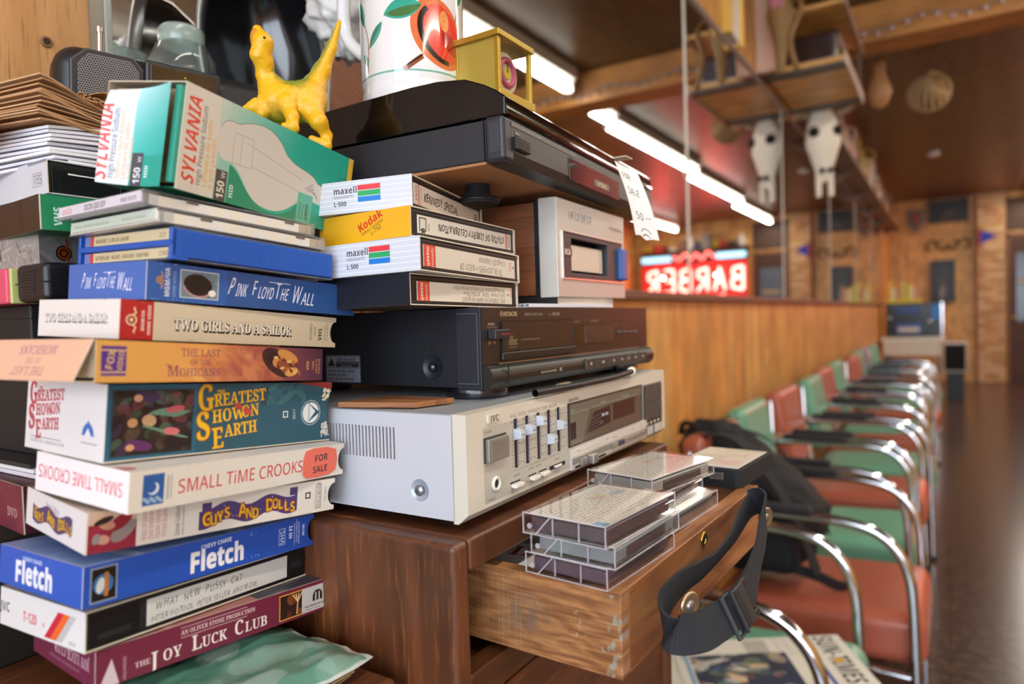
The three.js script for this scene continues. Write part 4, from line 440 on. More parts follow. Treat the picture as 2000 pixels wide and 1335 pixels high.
// ================================================================ turntable
{
  const g = thing('turntable', 'black belt drive turntable with smoked dust cover on the tape player', 'turntable'); frame(g, [-.3048, 1.3689, -.4766], -4.96, .006, -.012, .0388); const W = .43, H = .0388, Dp = .345;
  part(g, 'base_board', grain(bx(.004, W - .004, .0006, .0032, -Dp, -.02), 'x'), M('#a8754a', .8)); part(g, 'plinth', bx(.002, W - .002, .003, H - .002, -Dp, -.018, .001), M('#1d1d24', .55)); 
  part(g, 'end_block', bx(0, .0185, .001, H, -.019, .0, .004), M('#24242e', .4)); part(g, 'end_recess', bx(-.0004, .0004, .008, H - .006, -.014, -.005, .0004), M('#2e2e39', .4)); part(g, 'plinth_gap', bx(-.0002, .0030, .003, H - .002, -.0196, -.0190), M('#07070a', .6));
  const fp = []; for (const [z, y] of [[-.02, H], [-.001, H], [.0, H - .004], [0, .010], [-.004, .003], [-.02, .001]]) fp.push([z, y]); const fpg = extrude(fp.map(([z, y]) => [-z, y]), W - .014, 0); fpg.rotateY(Math.PI / 2); // profile back along z
  { const p = fpg.attributes.position; } part(g, 'front_rail', fpg.translate(.012, 0, 0), [M('#45433f', .42, .2), M('#3a3835', .42, .2)]);
  const tx = print(200, 6, 6, '#45433f', (c) => T(c, 'LAB-1000 BELT DRIVE AUTOMATIC TURNTABLE', 1, 4.4, 4.2, { color: '#8d8880', sx: .95 })); part(g, 'title_strip', bx(.013, .155, H - .0075, H - .0035, .0001, .0004), [mat.black, mat.black, mat.black, mat.black, printed(tx, .45), mat.black]);
  const b = part(g, 'speed_button', bx(.0165, .043, .0125, .0235, 0, .0036, .0008), M('#1b1a1c', .4)); for (let i = 0; i < 6; i++) part(b, 'ridge', bx(.018, .0415, .0135 + i * .0016, .0141 + i * .0016, .0036, .0041), M('#2b2a2c', .4)); part(g, 'speed_caption', bx(.019, .033, .0255, .0280, .0001, .0004), [mat.black, mat.black, mat.black, mat.black, printed(print(14, 2.5, 12, '#45433f', (c) => T(c, 'SPEED', .5, 2.2, 2.6, { color: '#b9b4aa' })), .45), mat.black]);
  const wn = part(g, 'stylus_window', bx(.136, .290, .0065, .0285, 0, .0008, .0003), MP('#0b0a0b', .1, { clearcoat: 1, clearcoatRoughness: .03 })); part(wn, 'maker_lettering', bx(.206, .254, .0115, .0185, .0008, .001), [mat.black, mat.black, mat.black, mat.black, printed(print(48, 7, 12, '#0b0a0b', (c) => T(c, 'OPTIMUS', 24, 6, 6.6, { weight: 'bold', align: 'center', color: '#c39a3c', sx: 1.05 }))), mat.black]);
  // dust cover: smoked shell with domed front
  const cov = new THREE.MeshPhysicalMaterial({ color: '#050508', roughness: .05, ior: 1.45 });
  const pr = [[-.0005, 0], [0, .013], [-.008, .0195], [-.019, .0258], [-.037, .0335], [-.064, .0368], [-.0908, .0371], [-.148, .0350], [-.24, .0315], [-.335, .028], [-.34, .02], [-.34, 0]]; const cg = extrude(pr.map(([z, y]) => [-z, y]), W - .006, .001); cg.rotateY(Math.PI / 2); part(g, 'dust_cover', cg.translate(.003, H + .0006, 0), cov);
  part(g, 'cover_edge', extrude([[-.0020, H + .0006], [-.00195, H + .003], [-.0018, H + .005], [-.0015, H + .007], [-.0011, H + .009], [-.0005, H + .011], [.0003, H + .0128], [.004, H + .0128], [.004, H + .0006]], W - .008, 0).rotateY(Math.PI / 2).translate(.004, 0, 0), MP('#0c0b0b', .05, { clearcoat: 1, clearcoatRoughness: .03 }));
  for (const [x, z] of [[.075, -.07], [W - .06, -.07], [.075, -Dp + .06], [W - .06, -Dp + .06]]) { const f = part(g, 'foot', lathe([[0, -.0195], [.018, -.0195], [.0205, -.017], [.0205, -.0125], [.013, -.0095], [.0115, 0], [.0115, .002], [0, .002]], 32), mat.softblack, [x, 0, z]); part(f, 'ribbed_rim', new THREE.TorusGeometry(.0200, .0016, 8, 36).rotateX(Math.PI / 2), mat.black, [0, -.015, 0]); }
  part(g, 'underside_vent', bx(.11, .16, -.0002, .0008, -.12, -.09), M('#0b0b0c', .8)); part(g, 'rating_sticker', bx(.085, .12, -.0003, .0008, -.15, -.125), M('#cfc8bc', .6));
}
const NOTE = [[-0.2875, 1.3605, -0.6591], [-0.2746, 1.3518, -0.6872], [-0.2597, 1.2787, -0.7092], [-0.2738, 1.2848, -0.6769]];
{ // for sale note hanging from the dust cover
  const t = print(40, 82, 8, '#e9e6e2', (c) => { hand(c, 'FoR', 6, 16, 11, { color: '#26242a', seed: 4, sx: .9 }); hand(c, 'SALE', 7, 34, 11, { color: '#26242a', seed: 9, sx: .85 }); hand(c, "'", 16, 46, 10, { color: '#26242a' }); hand(c, '50 --', 10, 61, 13, { color: '#26242a', seed: 3, sx: .9 }); c.strokeStyle = '#26242a'; c.lineWidth = .9; c.beginPath(); c.arc(22, 80, 9, 3.6, 5.8); c.stroke(); c.beginPath(); c.arc(22, 84, 7, 3.7, 5.7); c.stroke(); });
  const g = thing('price_note', 'torn white paper note with handwritten price hanging off the turntable', 'note'); const n = 12, pos = [], uv = [], idx = []; const q4 = NOTE.map((p) => new THREE.Vector3(...p));
  for (let i = 0; i <= n; i++) for (let j = 0; j <= 4; j++) { const v = i / n, u = j / 4; const q = q4[0].clone().lerp(q4[1], u).lerp(q4[3].clone().lerp(q4[2], u), v); q.x += .003 * Math.sin(v * 3.1) - .002 * Math.sin(u * 3.1); if (i === n) q.y += .002 * Math.sin(j * 2.2); pos.push(q.x, q.y, q.z); uv.push(u, 1 - v); } for (let i = 0; i < n; i++) for (let j = 0; j < 4; j++) { const a = i * 5 + j; idx.push(a, a + 5, a + 1, a + 1, a + 5, a + 6); }
  const geo = new THREE.BufferGeometry(); geo.setAttribute('position', new THREE.Float32BufferAttribute(pos, 3)); geo.setAttribute('uv', new THREE.Float32BufferAttribute(uv, 2)); geo.setIndex(idx); geo.computeVertexNormals(); part(g, 'sheet', geo, new THREE.MeshStandardMaterial({ map: t, roughness: .85, side: THREE.DoubleSide })); part(g, 'tape_strip', bx(-.300, -.2845, 1.3685, 1.3693, -.700, -.682), MP('#d9d2b8', .3));
}
// ================================================================ video tapes
const cardEdge = M('#d9cdb8', .8), tapeBlack = M('#0d0d10', .38);
function fill6(m, face, fm) { const a = [m, m, m, m, m, m]; a[face] = fm; return a; }
// cardboard slip case: spine to the room, end to the window, far end open with a thumb notch
function slipcase(g, { a = .188, b = .104, t = .0258, spine, end, top = '#222', bottom, back = '#222', notch = .0065, flap, openFront, rough = .4, edge = cardEdge }) {
  const w = .0008, topM = top.isTexture ? printed(top, rough) : M(top, rough);
  if (!openFront) {
    const pts = [[0, 0], [a, 0]]; if (notch) { pts.push([a, t * .12]); for (let i = 0; i <= 12; i++) { const q = i / 12 * Math.PI; pts.push([a - notch * Math.sin(q), t * (.5 - .36 * Math.cos(q))]); } pts.push([a, t * .88]); } pts.push([a, t], [0, t]);
    const f = extrude(pts, w).translate(0, 0, -w); const p = f.attributes.position, uv = f.attributes.uv; for (let i = 0; i < p.count; i++) uv.setXY(i, p.getX(i) / a, p.getY(i) / t); part(g, 'spine_panel', f, [printed(spine, rough), edge]);
  }
  if (!flap) part(g, 'end_panel', bx(0, w, 0, t, -b, -w), fill6(edge, 1, printed(end, rough)));
  else { const fl = part(g, 'end_flap', bx(-w, 0, -t - .002, 0, -b / 2, b / 2), fill6(M('#e6d9c6', .7), 1, printed(end, rough)), [-.0006, t, -b / 2 - .001], [0, 0, -flap]); part(g, 'dust_flap', bx(.001, .0016, .003, t - .002, -b + .004, -.004), M('#d9cdb6', .8)); }
  part(g, 'top_panel', bx(w, a, t - w, t, -b, -w), fill6(edge, 2, topM)); part(g, 'bottom_panel', bx(w, a, 0, w, -b, -w), fill6(edge, 3, M(bottom ?? '#3a3a3a', .5))); part(g, 'back_panel', bx(w, a, w, t - w, -b, -b + w), fill6(edge, 5, M(back, .5)));
  if (!openFront) part(g, 'cassette', bx(.003, a - .002, .0015, t - .0015, -b + .002, -.0018, .001), tapeBlack);
}
function video(name, label, F, o) { const g = thing(name, label, 'video tape', 'video tapes piled in front of the cabinet'); frame(g, F[0], F[1], F[2], F[3], o.t ?? .0258, o.s ?? .945); slipcase(g, o); return g; }
const SP = (bg, draw, h = 25.8) => print(188, h, 6, bg, draw), EN = (bg, draw, h = 25.8) => print(104, h, 6, bg, draw);
const wallScript = (g, x, y, s) => { g.save(); g.translate(x, y); T(g, 'P', 0, 0, 17 * s, { sx: .42, skew: .22, color: '#e9e6ee', style: 'italic' }); T(g, 'INK', 6.6 * s, 1 * s, 13 * s, { sx: .42, skew: .25, color: '#e9e6ee' }); T(g, 'F', 20.5 * s, -1 * s, 15 * s, { sx: .5, skew: .2, color: '#e9e6ee' }); T(g, 'LOYD', 25.6 * s, 1 * s, 12.4 * s, { sx: .46, skew: .25, color: '#e9e6ee' }); T(g, 'T', 41 * s, 0, 17 * s, { sx: .5, skew: .2, color: '#e9e6ee' }); T(g, 'HE', 46 * s, 1 * s, 13 * s, { sx: .46, skew: .25, color: '#e9e6ee' }); T(g, 'W', 57 * s, 2 * s, 19 * s, { sx: .5, skew: .25, color: '#e9e6ee' }); T(g, 'ALL', 66.5 * s, 3 * s, 14 * s, { sx: .6, skew: .25, color: '#e9e6ee' }); g.fillStyle = '#e9e6ee'; g.fillRect(36 * s, -12.3 * s, 20 * s, .5 * s); g.restore(); };
video('boxed_video', 'blue cardboard video box with thin white scrawled title, topmost of the pile', [[-0.4218, 1.2439, -0.2421], .08, -.07, .038], { top: '#2c4f96', bottom: '#22406f', spine: SP('#27518f', (g, w, h) => {
  g.fillStyle = '#2a5aa0'; g.fillRect(0, 0, 60, h); emblem(g, 9, 12, 2.7, '#c98a5a', '#8a4a34'); T(g, 'MGM/UA', 16, 23, 4.6, { rot: -90, weight: 'bold', color: '#dcd6d6' }); T(g, 'HOME VIDEO', 20.4, 23, 3, { rot: -90, color: '#9fb3d6' });
  g.fillStyle = '#cfd6dc'; g.fillRect(23.4, 3, 29.6, 19.6); blots(g, 24, 3.6, 28.4, 18.4, ['#6f8088', '#55666e', '#74858c'], 4, 14); g.fillStyle = '#1c1214'; g.beginPath(); g.ellipse(37, 13, 11, 7.6, .15, 0, 7); g.fill(); g.fillStyle = '#0a0808'; g.beginPath(); g.ellipse(38, 12, 7, 5, 0, 0, 7); g.fill(); g.strokeStyle = '#b98a8c'; g.lineWidth = 1.2; g.beginPath(); g.ellipse(37, 13, 11, 8, .15, .6, 2.8); g.stroke(); g.fillStyle = '#e8dcd6'; g.beginPath(); g.ellipse(48, 18, 3, 2.4, 0, 0, 7); g.fill();
  wallScript(g, 60, 17, 1.02); scuff(g, w, h, 5, 40, '#cdd6e6'); }), end: EN('#3b66b4', (g) => wallScript(g, 18, 17, .86)) });
video('boxed_video', 'cream cardboard video box with red end block and outlined capital title', [[-0.4228, 1.2198, -0.225], -1.33, -.079, .034], { top: '#cfc3ad', bottom: '#b7a98f', spine: SP('#cbbda2', (g, w, h) => {
  g.fillStyle = '#b02226'; g.fillRect(0, 0, 22.4, h); emblem(g, 7.6, 13, 4, '#d9bf9a', '#8a3020'); T(g, 'MGM/UA', 16.4, 20, 3.2, { rot: -90, weight: 'bold', color: '#e6d9c6' }); T(g, 'HOME VIDEO', 20.6, 22.5, 3.2, { rot: -90, weight: 'bold', color: '#e6d9c6' });
  T(g, 'TWO GIRLS AND A SAILOR', 37, 17.4, 10.4, { font: 'serif', weight: 'bold', sx: .72, color: '#efe8da', shadow: '#17130f', stroke: '#17130f', lw: 5 }); T(g, 'M200852', 161, 20.5, 3.4, { rot: -90, color: '#2a241c' }); T(g, 'HI-FI', 165.4, 16.5, 3.4, { rot: -90, color: '#2a241c' }); T(g, 'VHS', 172, 20.5, 5.6, { rot: -90, weight: 'bold', color: '#17130f' }); T(g, 'DOLBY SYSTEM', 176, 20.5, 1.9, { rot: -90, color: '#2a241c' }); T(g, 'ON LINEAR TRACKS', 178.6, 20.5, 1.7, { rot: -90, color: '#2a241c' }); scuff(g, w, h, 6, 60, '#8d7f66'); }), end: EN('#e2dcd6', (g, w, h) => { T(g, 'TWO GIRLS AND A SAILOR', 9.5, 15, 8, { font: 'serif', weight: 'bold', sx: .74, color: '#e9e4e0', shadow: '#34323a', stroke: '#8a88a0', lw: 3 }); scuff(g, w, h, 9, 20, '#a99f92'); }) });
video('boxed_video', 'orange and purple video box with its peach end flap hanging open', [[-0.4027, 1.196, -0.1998], -4.29, -.083, .005], { notch: 0, flap: .42, top: '#6b3a2c', bottom: '#4a2a22', edge: M('#e0c9a4', .8), spine: SP('#d9a04e', (g, w, h) => {
  const gr = g.createLinearGradient(0, 0, 188, 0); gr.addColorStop(0, '#d6a050'); gr.addColorStop(.4, '#dc9a52'); gr.addColorStop(.62, '#a8584a'); gr.addColorStop(1, '#4a2440'); g.fillStyle = gr; g.fillRect(0, 0, w, h); const r = rng(4); for (let i = 0; i < 40; i++) { g.globalAlpha = .25; g.fillStyle = ['#e8b45c', '#b85c3a', '#8a3a4a', '#d98a4a'][i % 4]; g.beginPath(); g.ellipse(50 + r() * 100, r() * 26, 4 + 9 * r(), 2 + 4 * r(), r(), 0, 7); g.fill(); } g.globalAlpha = 1;
  g.fillStyle = '#4b2a86'; g.fillRect(3.2, 3.6, 15.6, 18); g.fillStyle = '#d9b070'; g.fillRect(3.2, 5.6, 15.6, 1); g.fillRect(3.2, 19, 15.6, 1); T(g, 'FOX', 10.2, 18.4, 6.4, { rot: -80, weight: 'bold', color: '#d9b070' }); T(g, 'VIDEO', 16.4, 18.8, 5, { rot: -84, weight: 'bold', color: '#d9b070', sx: .8 });
  const c = '#6b3560'; T(g, 'THE LAST', 72, 8.6, 7, { font: 'serif', align: 'center', color: c, sx: .92 }); T(g, 'OF THE', 72, 14.2, 4.6, { font: 'serif', align: 'center', color: c }); T(g, 'M', 46.4, 22, 9.6, { font: 'serif', color: c }); T(g, 'OHICANS', 55.4, 22, 7.2, { font: 'serif', color: c, sx: .98 });
  const fig = (x, y, rx, ry, col, a = 0) => { g.fillStyle = col; g.beginPath(); g.ellipse(x, y, rx, ry, a, 0, 7); g.fill(); }; fig(140, 12, 17, 9, '#3a1a22', .5); fig(135, 9, 6, 5, '#2a1216'); fig(139, 12, 4.4, 3.6, '#c9824a', .3); fig(150, 7, 11, 4.4, '#c98a48', .35); fig(148, 16, 10, 4, '#8a4a2c', .5); fig(154, 19, 7, 3.4, '#d29a50', -.2); for (let i = 0; i < 12; i++) fig(138 + i * 2.2, 8 + (i * 7) % 13, 2.4, 1.1, ['#e0b068', '#6b2f24', '#a8622f'][i % 3], i);
  T(g, 'VHS', 172.6, 17.5, 4, { rot: -90, weight: 'bold', color: '#d8a860' }); T(g, '1986', 178.4, 17.5, 3.4, { rot: -90, color: '#d8a860' }); T(g, 'PROOF OF', 182, 20, 2.6, { rot: -90, color: '#d8a860' }); T(g, 'PURCHASE', 185, 20.5, 2.6, { rot: -90, color: '#d8a860' }); }), end: EN('#dcae94', (g) => { T(g, 'THE LAST', 52, 17.5, 7.4, { font: 'serif', align: 'center', flip: true, color: '#8a5a70' }); T(g, 'OF THE', 52, 11.8, 4.6, { font: 'serif', align: 'center', flip: true, color: '#9a6a78' }); T(g, 'MOHICANS', 52, 4, 7.6, { font: 'serif', align: 'center', flip: true, color: '#7d5078' }); }) });
const great = (g, x, y, s, c, st) => { const L = (q, a, b, z, o = {}) => T(g, q, x + a * s, y + b * s, z * s, { font: 'serif', weight: 'bold', color: c, stroke: st, lw: 6, sx: .72, rot: -5, ...o }); L('THE', 15, 6, 4.4); L('G', 0, 18, 26, { sx: .68 }); L('REATEST', 13, 15, 12.6, { sx: .78 }); L('S', 0, 39, 28, { sx: .72 }); L('HOW', 12, 27, 13, { sx: .8 }); L('ON', 37, 24, 12.6, { sx: .8 }); L('E', 13, 46, 21, { sx: .72 }); L('ARTH', 23, 38, 12.6, { sx: .78 }); };
video('boxed_video', 'thick double video box with teal spine and ornate yellow title', [[-0.4211, 1.1686, -0.2142], -.66, -.085, .034], { t: .0495, notch: .004, top: '#8a2f2c', bottom: '#d9d2c4', spine: print(188, 49.5, 6, '#1d4f5e', (g, w, h) => {
  g.fillStyle = '#22607a'; g.fillRect(0, 0, 62, h); g.fillStyle = '#1a4a5c'; g.fillRect(2.6, 2.8, 57.6, 44.4); blots(g, 4, 4, 55, 42, ['#1c1514', '#2e2220', '#3b2a4a', '#4a6a54', '#7a3a44', '#2a1c18', '#5a4a3a'], 21, 90, .02, .1); const f = (x, y, rx, ry, c, a) => { g.fillStyle = c; g.beginPath(); g.ellipse(x, y, rx, ry, a, 0, 7); g.fill(); }; f(26, 8, 9, 3.6, '#3f2a50', .1); f(20, 9, 3, 2.4, '#c99a78', 0); f(28, 24, 5, 4, '#c9a07a', .2); f(17, 25, 3.4, 3, '#c8986c', 0); for (let i = 0; i < 5; i++) f(34 + i * 4, 18 + i * .6, 7, 1.2, '#6a8f78', -.25); for (let i = 0; i < 6; i++) f(30 + i * 4, 29 + i * 1.3, 7, .9, '#5d8468', .25); f(46, 17, 7, 2.2, '#c05a64', -.1); f(44, 32, 6, 2.6, '#c46a6e', .1); f(22, 40, 9, 3.4, '#5a2a5c', .2); f(16, 41, 3, 2.2, '#c8926a', 0); 
  blots(g, 108, 1, 52, 16, ['#1d4f5e', '#2a6470', '#3f7a78', '#1a4252'], 6, 40); great(g, 63, 2, .98, '#e2b420', '#b5631c'); g.fillStyle = '#b8432e'; g.beginPath(); g.ellipse(96, 17, 3.4, 2.6, .4, 0, 7); g.fill(); g.beginPath(); g.ellipse(104, 21, 4, 2.6, .4, 0, 7); g.fill();
  g.strokeStyle = '#e6e2da'; g.lineWidth = .9; g.strokeRect(138, 23, 4, 4.4); T(g, '6617', 150, 29.5, 3.6, { rot: -90, font: 'serif', color: '#e0ddd4' }); g.setLineDash([.9, .9]); g.lineWidth = 1; g.beginPath(); g.arc(166, 25, 10, 0, 7); g.stroke(); g.setLineDash([]); g.fillStyle = '#dfe2e0'; g.beginPath(); g.arc(166, 25, 8.6, 0, 7); g.fill(); g.fillStyle = '#1d4f5e'; g.beginPath(); g.moveTo(176, 25); g.lineTo(163, 17); g.lineTo(171, 24); g.lineTo(163, 33); g.fill(); T(g, 'Paramount', 165, 31.5, 3, { rot: -90, style: 'italic', font: 'serif', color: '#1d4f5e' });
  const r = rng(17); g.fillStyle = '#d9cdb8'; for (let i = 0; i < 60; i++) { g.beginPath(); g.ellipse(178 + 9 * r(), (i % 2 ? 4 : 34) + 12 * r(), 1.6 * r() + .4, 1.8 * r() + .3, r() * 3, 0, 7); g.fill(); } g.fillStyle = '#9fb4c4'; for (let i = 0; i < 14; i++) g.fillRect(178 + 8 * r(), 34 + 10 * r(), 1.4, 1.4); g.fillStyle = '#8a2f2c'; g.beginPath(); g.moveTo(150, 0); g.lineTo(188, 0); g.lineTo(188, 6); g.fill(); g.fillStyle = '#d9cdb8'; g.fillRect(0, h - .9, w, .9); }), end: print(104, 49.5, 6, '#dfdcdc', (g, w, h) => { great(g, 4, 4, .82, '#b04050', '#c87078'); g.fillStyle = '#2468b4'; g.beginPath(); g.arc(84, 33, 7, 3.14, 0); g.fill(); g.beginPath(); g.moveTo(76, 34); g.lineTo(84, 24); g.lineTo(92, 34); g.fill(); g.fillStyle = '#e6e6ea'; g.beginPath(); g.moveTo(80, 34); g.lineTo(84, 29); g.lineTo(88, 34); g.fill(); g.fillStyle = '#6a6a74'; g.fillRect(8, 40.5, 42, .5); T(g, 'TECHNICOLOR  A PARAMOUNT PICTURE', 8, 44.5, 2.6, { color: '#6a6a74' }); g.fillRect(76, 38.6, 20, .5); scuff(g, w, h, 2, 30, '#b9ae9c'); }) });
const crook = (g, x, y, s, o = {}) => T(g, 'SMALL TiME CROOKS', x, y, s, { color: '#c4202a', sx: .8, ...o });
{
  const g = video('boxed_video', 'white video box with jagged red title and an orange round sticker', [[-0.3972, 1.1188, -0.2122], -3.86, -.077, .06], { top: print(188, 104, 2, '#ddd8d6', (g) => { blots(g, 0, 0, 188, 104, ['#ddd8d6', '#d3b8b4', '#cfc8c6', '#b84a50'], 3, 12, .02, .06); }), bottom: '#c9c2b8', spine: SP('#dcd5c8', (g, w, h) => { g.fillStyle = '#2a5a9c'; g.fillRect(8.6, 3, 14.4, 19.4); g.fillStyle = '#d6dde6'; g.beginPath(); g.arc(15.6, 12, 4, -1, 2.6); g.arc(14.4, 11.4, 3.3, 2.6, -1, true); g.fill(); for (let i = 0; i < 9; i++) { g.globalAlpha = .6; g.beginPath(); g.ellipse(10 + i * 1.4, 18 + (i % 3) * 1.2, 1.5, 1, 0, 0, 7); g.fill(); } g.globalAlpha = 1; T(g, 'DREAMWORKS', 26.5, 20.5, 2.4, { rot: -90, color: '#3a3a46' }); T(g, 'HOME ENTERTAINMENT', 28.6, 20.5, 1.5, { rot: -90, color: '#3a3a46' }); crook(g, 32.6, 18, 12.6, { sx: .92 }); scuff(g, w, h, 12, 40, '#b9ae9c'); }), end: EN('#e8e4e6', (g) => crook(g, 98, 8, 12, { flip: true, color: '#d24456', sx: .84 })) });
  const st = part(g, 'price_sticker', extrude([[0, .004], [.004, .0005], [.016, 0], [.030, .0008], [.037, .004], [.038, .013], [.036, .021], [.025, .0238], [.010, .0238], [.002, .0222], [0, .016]], .00025, .0001), [printed(print(38, 24, 12, '#e26a54', (c) => { T(c, 'FOR', 19.5, 11, 7.6, { align: 'center', weight: 'bold', color: '#30282a', rot: -3 }); T(c, 'SALE', 19, 20, 7.6, { align: 'center', weight: 'bold', color: '#30282a', rot: -3, sx: .95 }); }), .7), M('#d9a088', .7)], [.1415, .0012, .0003]); { const p = st.geometry.attributes.position, uv = st.geometry.attributes.uv; for (let i = 0; i < p.count; i++) uv.setXY(i, p.getX(i) / .038, p.getY(i) / .0238); }
}
video('boxed_video', 'white video box with yellow lettering on a wavy purple banner', [[-0.4258, 1.094, -0.2013], 5.45, -.082, .038], { top: '#b9a79a', bottom: '#c9c2b8', spine: SP('#d8d0c4', (g, w, h) => {
  blots(g, 1, 0, 29, h, ['#8d2438', '#7d1f30', '#a3304a'], 4, 12); g.fillStyle = '#c9a890'; g.fillRect(1, 0, 29, 8); const f = (x, y, rx, ry, c, a = 0) => { g.fillStyle = c; g.beginPath(); g.ellipse(x, y, rx, ry, a, 0, 7); g.fill(); }; f(22, 14, 9, 5, '#8a7a78', -.7); f(20, 8, 8, 4, '#8a2030', -.6); f(12, 9, 5, 3, '#b8846c', .3); f(10, 6, 6, 2, '#2a1c1c', -.3); f(10, 18, 4, 3, '#c08a78', .2); f(6, 17, 2.4, 3.4, '#8a847e', .3); g.fillStyle = '#8d2438'; g.fillRect(1, 21, 29, 5);
  ['MARLON BRANDO', 'JEAN SIMMONS', 'FRANK SINATRA', 'VIVIAN BLAINE'].forEach((s, i) => T(g, s, 36.5 + i * 4.4, 23, 4.2, { rot: -90, font: 'serif', color: '#b45a60', sx: .62 })); T(g, 'Samuel Goldwyn', 58.5, 24, 4.6, { rot: -90, font: 'serif', style: 'italic', color: '#3a3430', sx: .55 }); T(g, 'HOME ENTERTAINMENT', 61.5, 24, 1.9, { rot: -90, color: '#4a443e' });
  g.fillStyle = '#4a3a6c'; g.beginPath(); g.moveTo(72, 9); for (let i = 0; i <= 40; i++) g.lineTo(72 + i * 2, 8 - i * .02 + 2.4 * Math.sin(i * .36 + 1)); for (let i = 40; i >= 0; i--) g.lineTo(72 + i * 2, 21 - i * .02 + 2.4 * Math.sin(i * .36 + 1)); g.fill(); g.fillRect(74, 4.6, 7, 6); g.fillRect(145, 2.6, 7, 6); g.fillStyle = '#d8d0e0'; const r = rng(3); for (let i = 0; i < 26; i++) g.fillRect(76 + r() * 74, 7 + 14 * r(), .7, .7);
  [...'GUYS AND DOLLS'].forEach((ch, i) => T(g, ch, 74.5 + i * 5.5, 19.4 + 2.2 * Math.sin(i * 1.0 + 1), [0, 5, 9].includes(i) ? 13.4 : 10.8, { weight: 'bold', color: '#dcb024', stroke: '#7a2a34', lw: 14, sx: .82, rot: -4 })); g.strokeStyle = '#1c1a18'; g.lineWidth = 1; g.strokeRect(160, 9, 4, 4); g.strokeStyle = '#55504a'; g.lineWidth = .4; g.strokeRect(169.5, 3, 5, 19.6); T(g, 'HALLMARK', 173.8, 22, 4.6, { rot: -90, font: 'serif', color: '#4a453f', sx: .78 }); T(g, 'VHS 40032', 179.6, 17.5, 2.4, { rot: -90, color: '#6a655d' }); scuff(g, w, h, 8, 50, '#a8987f'); }), end: EN('#dedadb', (g, w, h) => { T(g, 'Samuel Goldwyn', 36, 8, 6, { font: 'serif', style: 'italic', color: '#6a6a78', sx: .5, rot: 5 }); g.fillStyle = '#4a3a6c'; g.beginPath(); g.moveTo(13, 9); for (let i = 0; i <= 20; i++) g.lineTo(13 + i * 3.5, 9 + 2 * Math.sin(i * .6)); for (let i = 20; i >= 0; i--) g.lineTo(13 + i * 3.5, 20 + 2 * Math.sin(i * .6)); g.fill(); [...'GUYS AND DOLLS'].forEach((ch, i) => T(g, ch, 15.5 + i * 4.8, 18.6 + 1.6 * Math.sin(i), [0, 5, 9].includes(i) ? 11 : 8.8, { weight: 'bold', color: '#d8ac2c', stroke: '#7a4a2a', lw: 12, sx: .82 })); g.fillStyle = '#b7a999'; g.fillRect(0, 0, 1.5, h); }) });
video('boxed_video', 'bright blue video box with chunky white title lettering', [[-0.4243, 1.0637, -0.1973], -2.28, -.083, .005], { top: print(188, 104, 2, '#4a72c4', (g) => { g.fillStyle = '#7c9ad6'; g.fillRect(0, 0, 188, 104); blots(g, 0, 20, 120, 84, ['#7c9ad6', '#6a8ccc', '#dfe3ee', '#5d80c8'], 6, 26, .03, .12); }), bottom: '#1a3f94', back: '#2450b0', edge: M('#c9c4c4', .8), spine: SP('#1f4fb0', (g, w, h) => {
  g.fillStyle = '#8d97a6'; g.fillRect(4.2, 2, 17, 22); g.fillStyle = '#0f1012'; g.fillRect(5.2, 3, 15, 20); g.fillStyle = '#3a6a9c'; g.beginPath(); g.arc(12.4, 13, 6.4, 0, 7); g.fill(); g.fillStyle = '#c9d0d2'; g.beginPath(); g.ellipse(10.6, 13.6, 2.6, 5, .2, 0, 7); g.fill(); g.fillStyle = '#b5702c'; g.fillRect(13, 6, 2.6, 15);
  T(g, 'CHEVY CHASE', 81, 7, 4.2, { weight: 'bold', color: '#dfe0e6', rot: -3, sx: .95 }); T(g, 'Fletch', 72, 21.6, 19, { weight: 'bold', color: '#e9e6e6', sx: .82, stroke: '#e9e6e6', lw: 5 }); T(g, 'VHS', 156.8, 18.5, 6, { rot: -90, color: '#dfe4ee' }); g.strokeStyle = '#dfe4ee'; g.lineWidth = .4; g.strokeRect(151.4, 6.4, 6, 12.6); T(g, 'HI FI', 165, 16, 4.6, { rot: -90, weight: 'bold', color: '#e6e9f0' }); g.fillStyle = '#dfe4ee'; g.fillRect(167, 4, .4, 18); T(g, 'DOLBY SURROUND', 170.4, 20, 2.2, { rot: -90, color: '#dfe4ee' }); for (let i = 0; i < 14; i++) g.fillRect(171.2, 4 + i * 1.3, 1.6, .5); T(g, '80190', 178, 16, 3.4, { rot: -90, weight: 'bold', color: '#dfe4ee' }); const r = rng(5); g.fillStyle = '#c9d0e0'; for (let i = 0; i < 14; i++) g.fillRect(122 + 10 * r(), (i % 2 ? 3 : 21) + 2 * r(), 1.2 * r(), .8 * r()); }), end: EN('#2556b8', (g) => { T(g, 'CHEVY CHASE', 31, 6.6, 3.8, { weight: 'bold', color: '#cfd8ea' }); T(g, 'Fletch', 21, 21.5, 19, { weight: 'bold', color: '#e6e6ec', sx: .86, stroke: '#e6e6ec', lw: 5 }); }) });
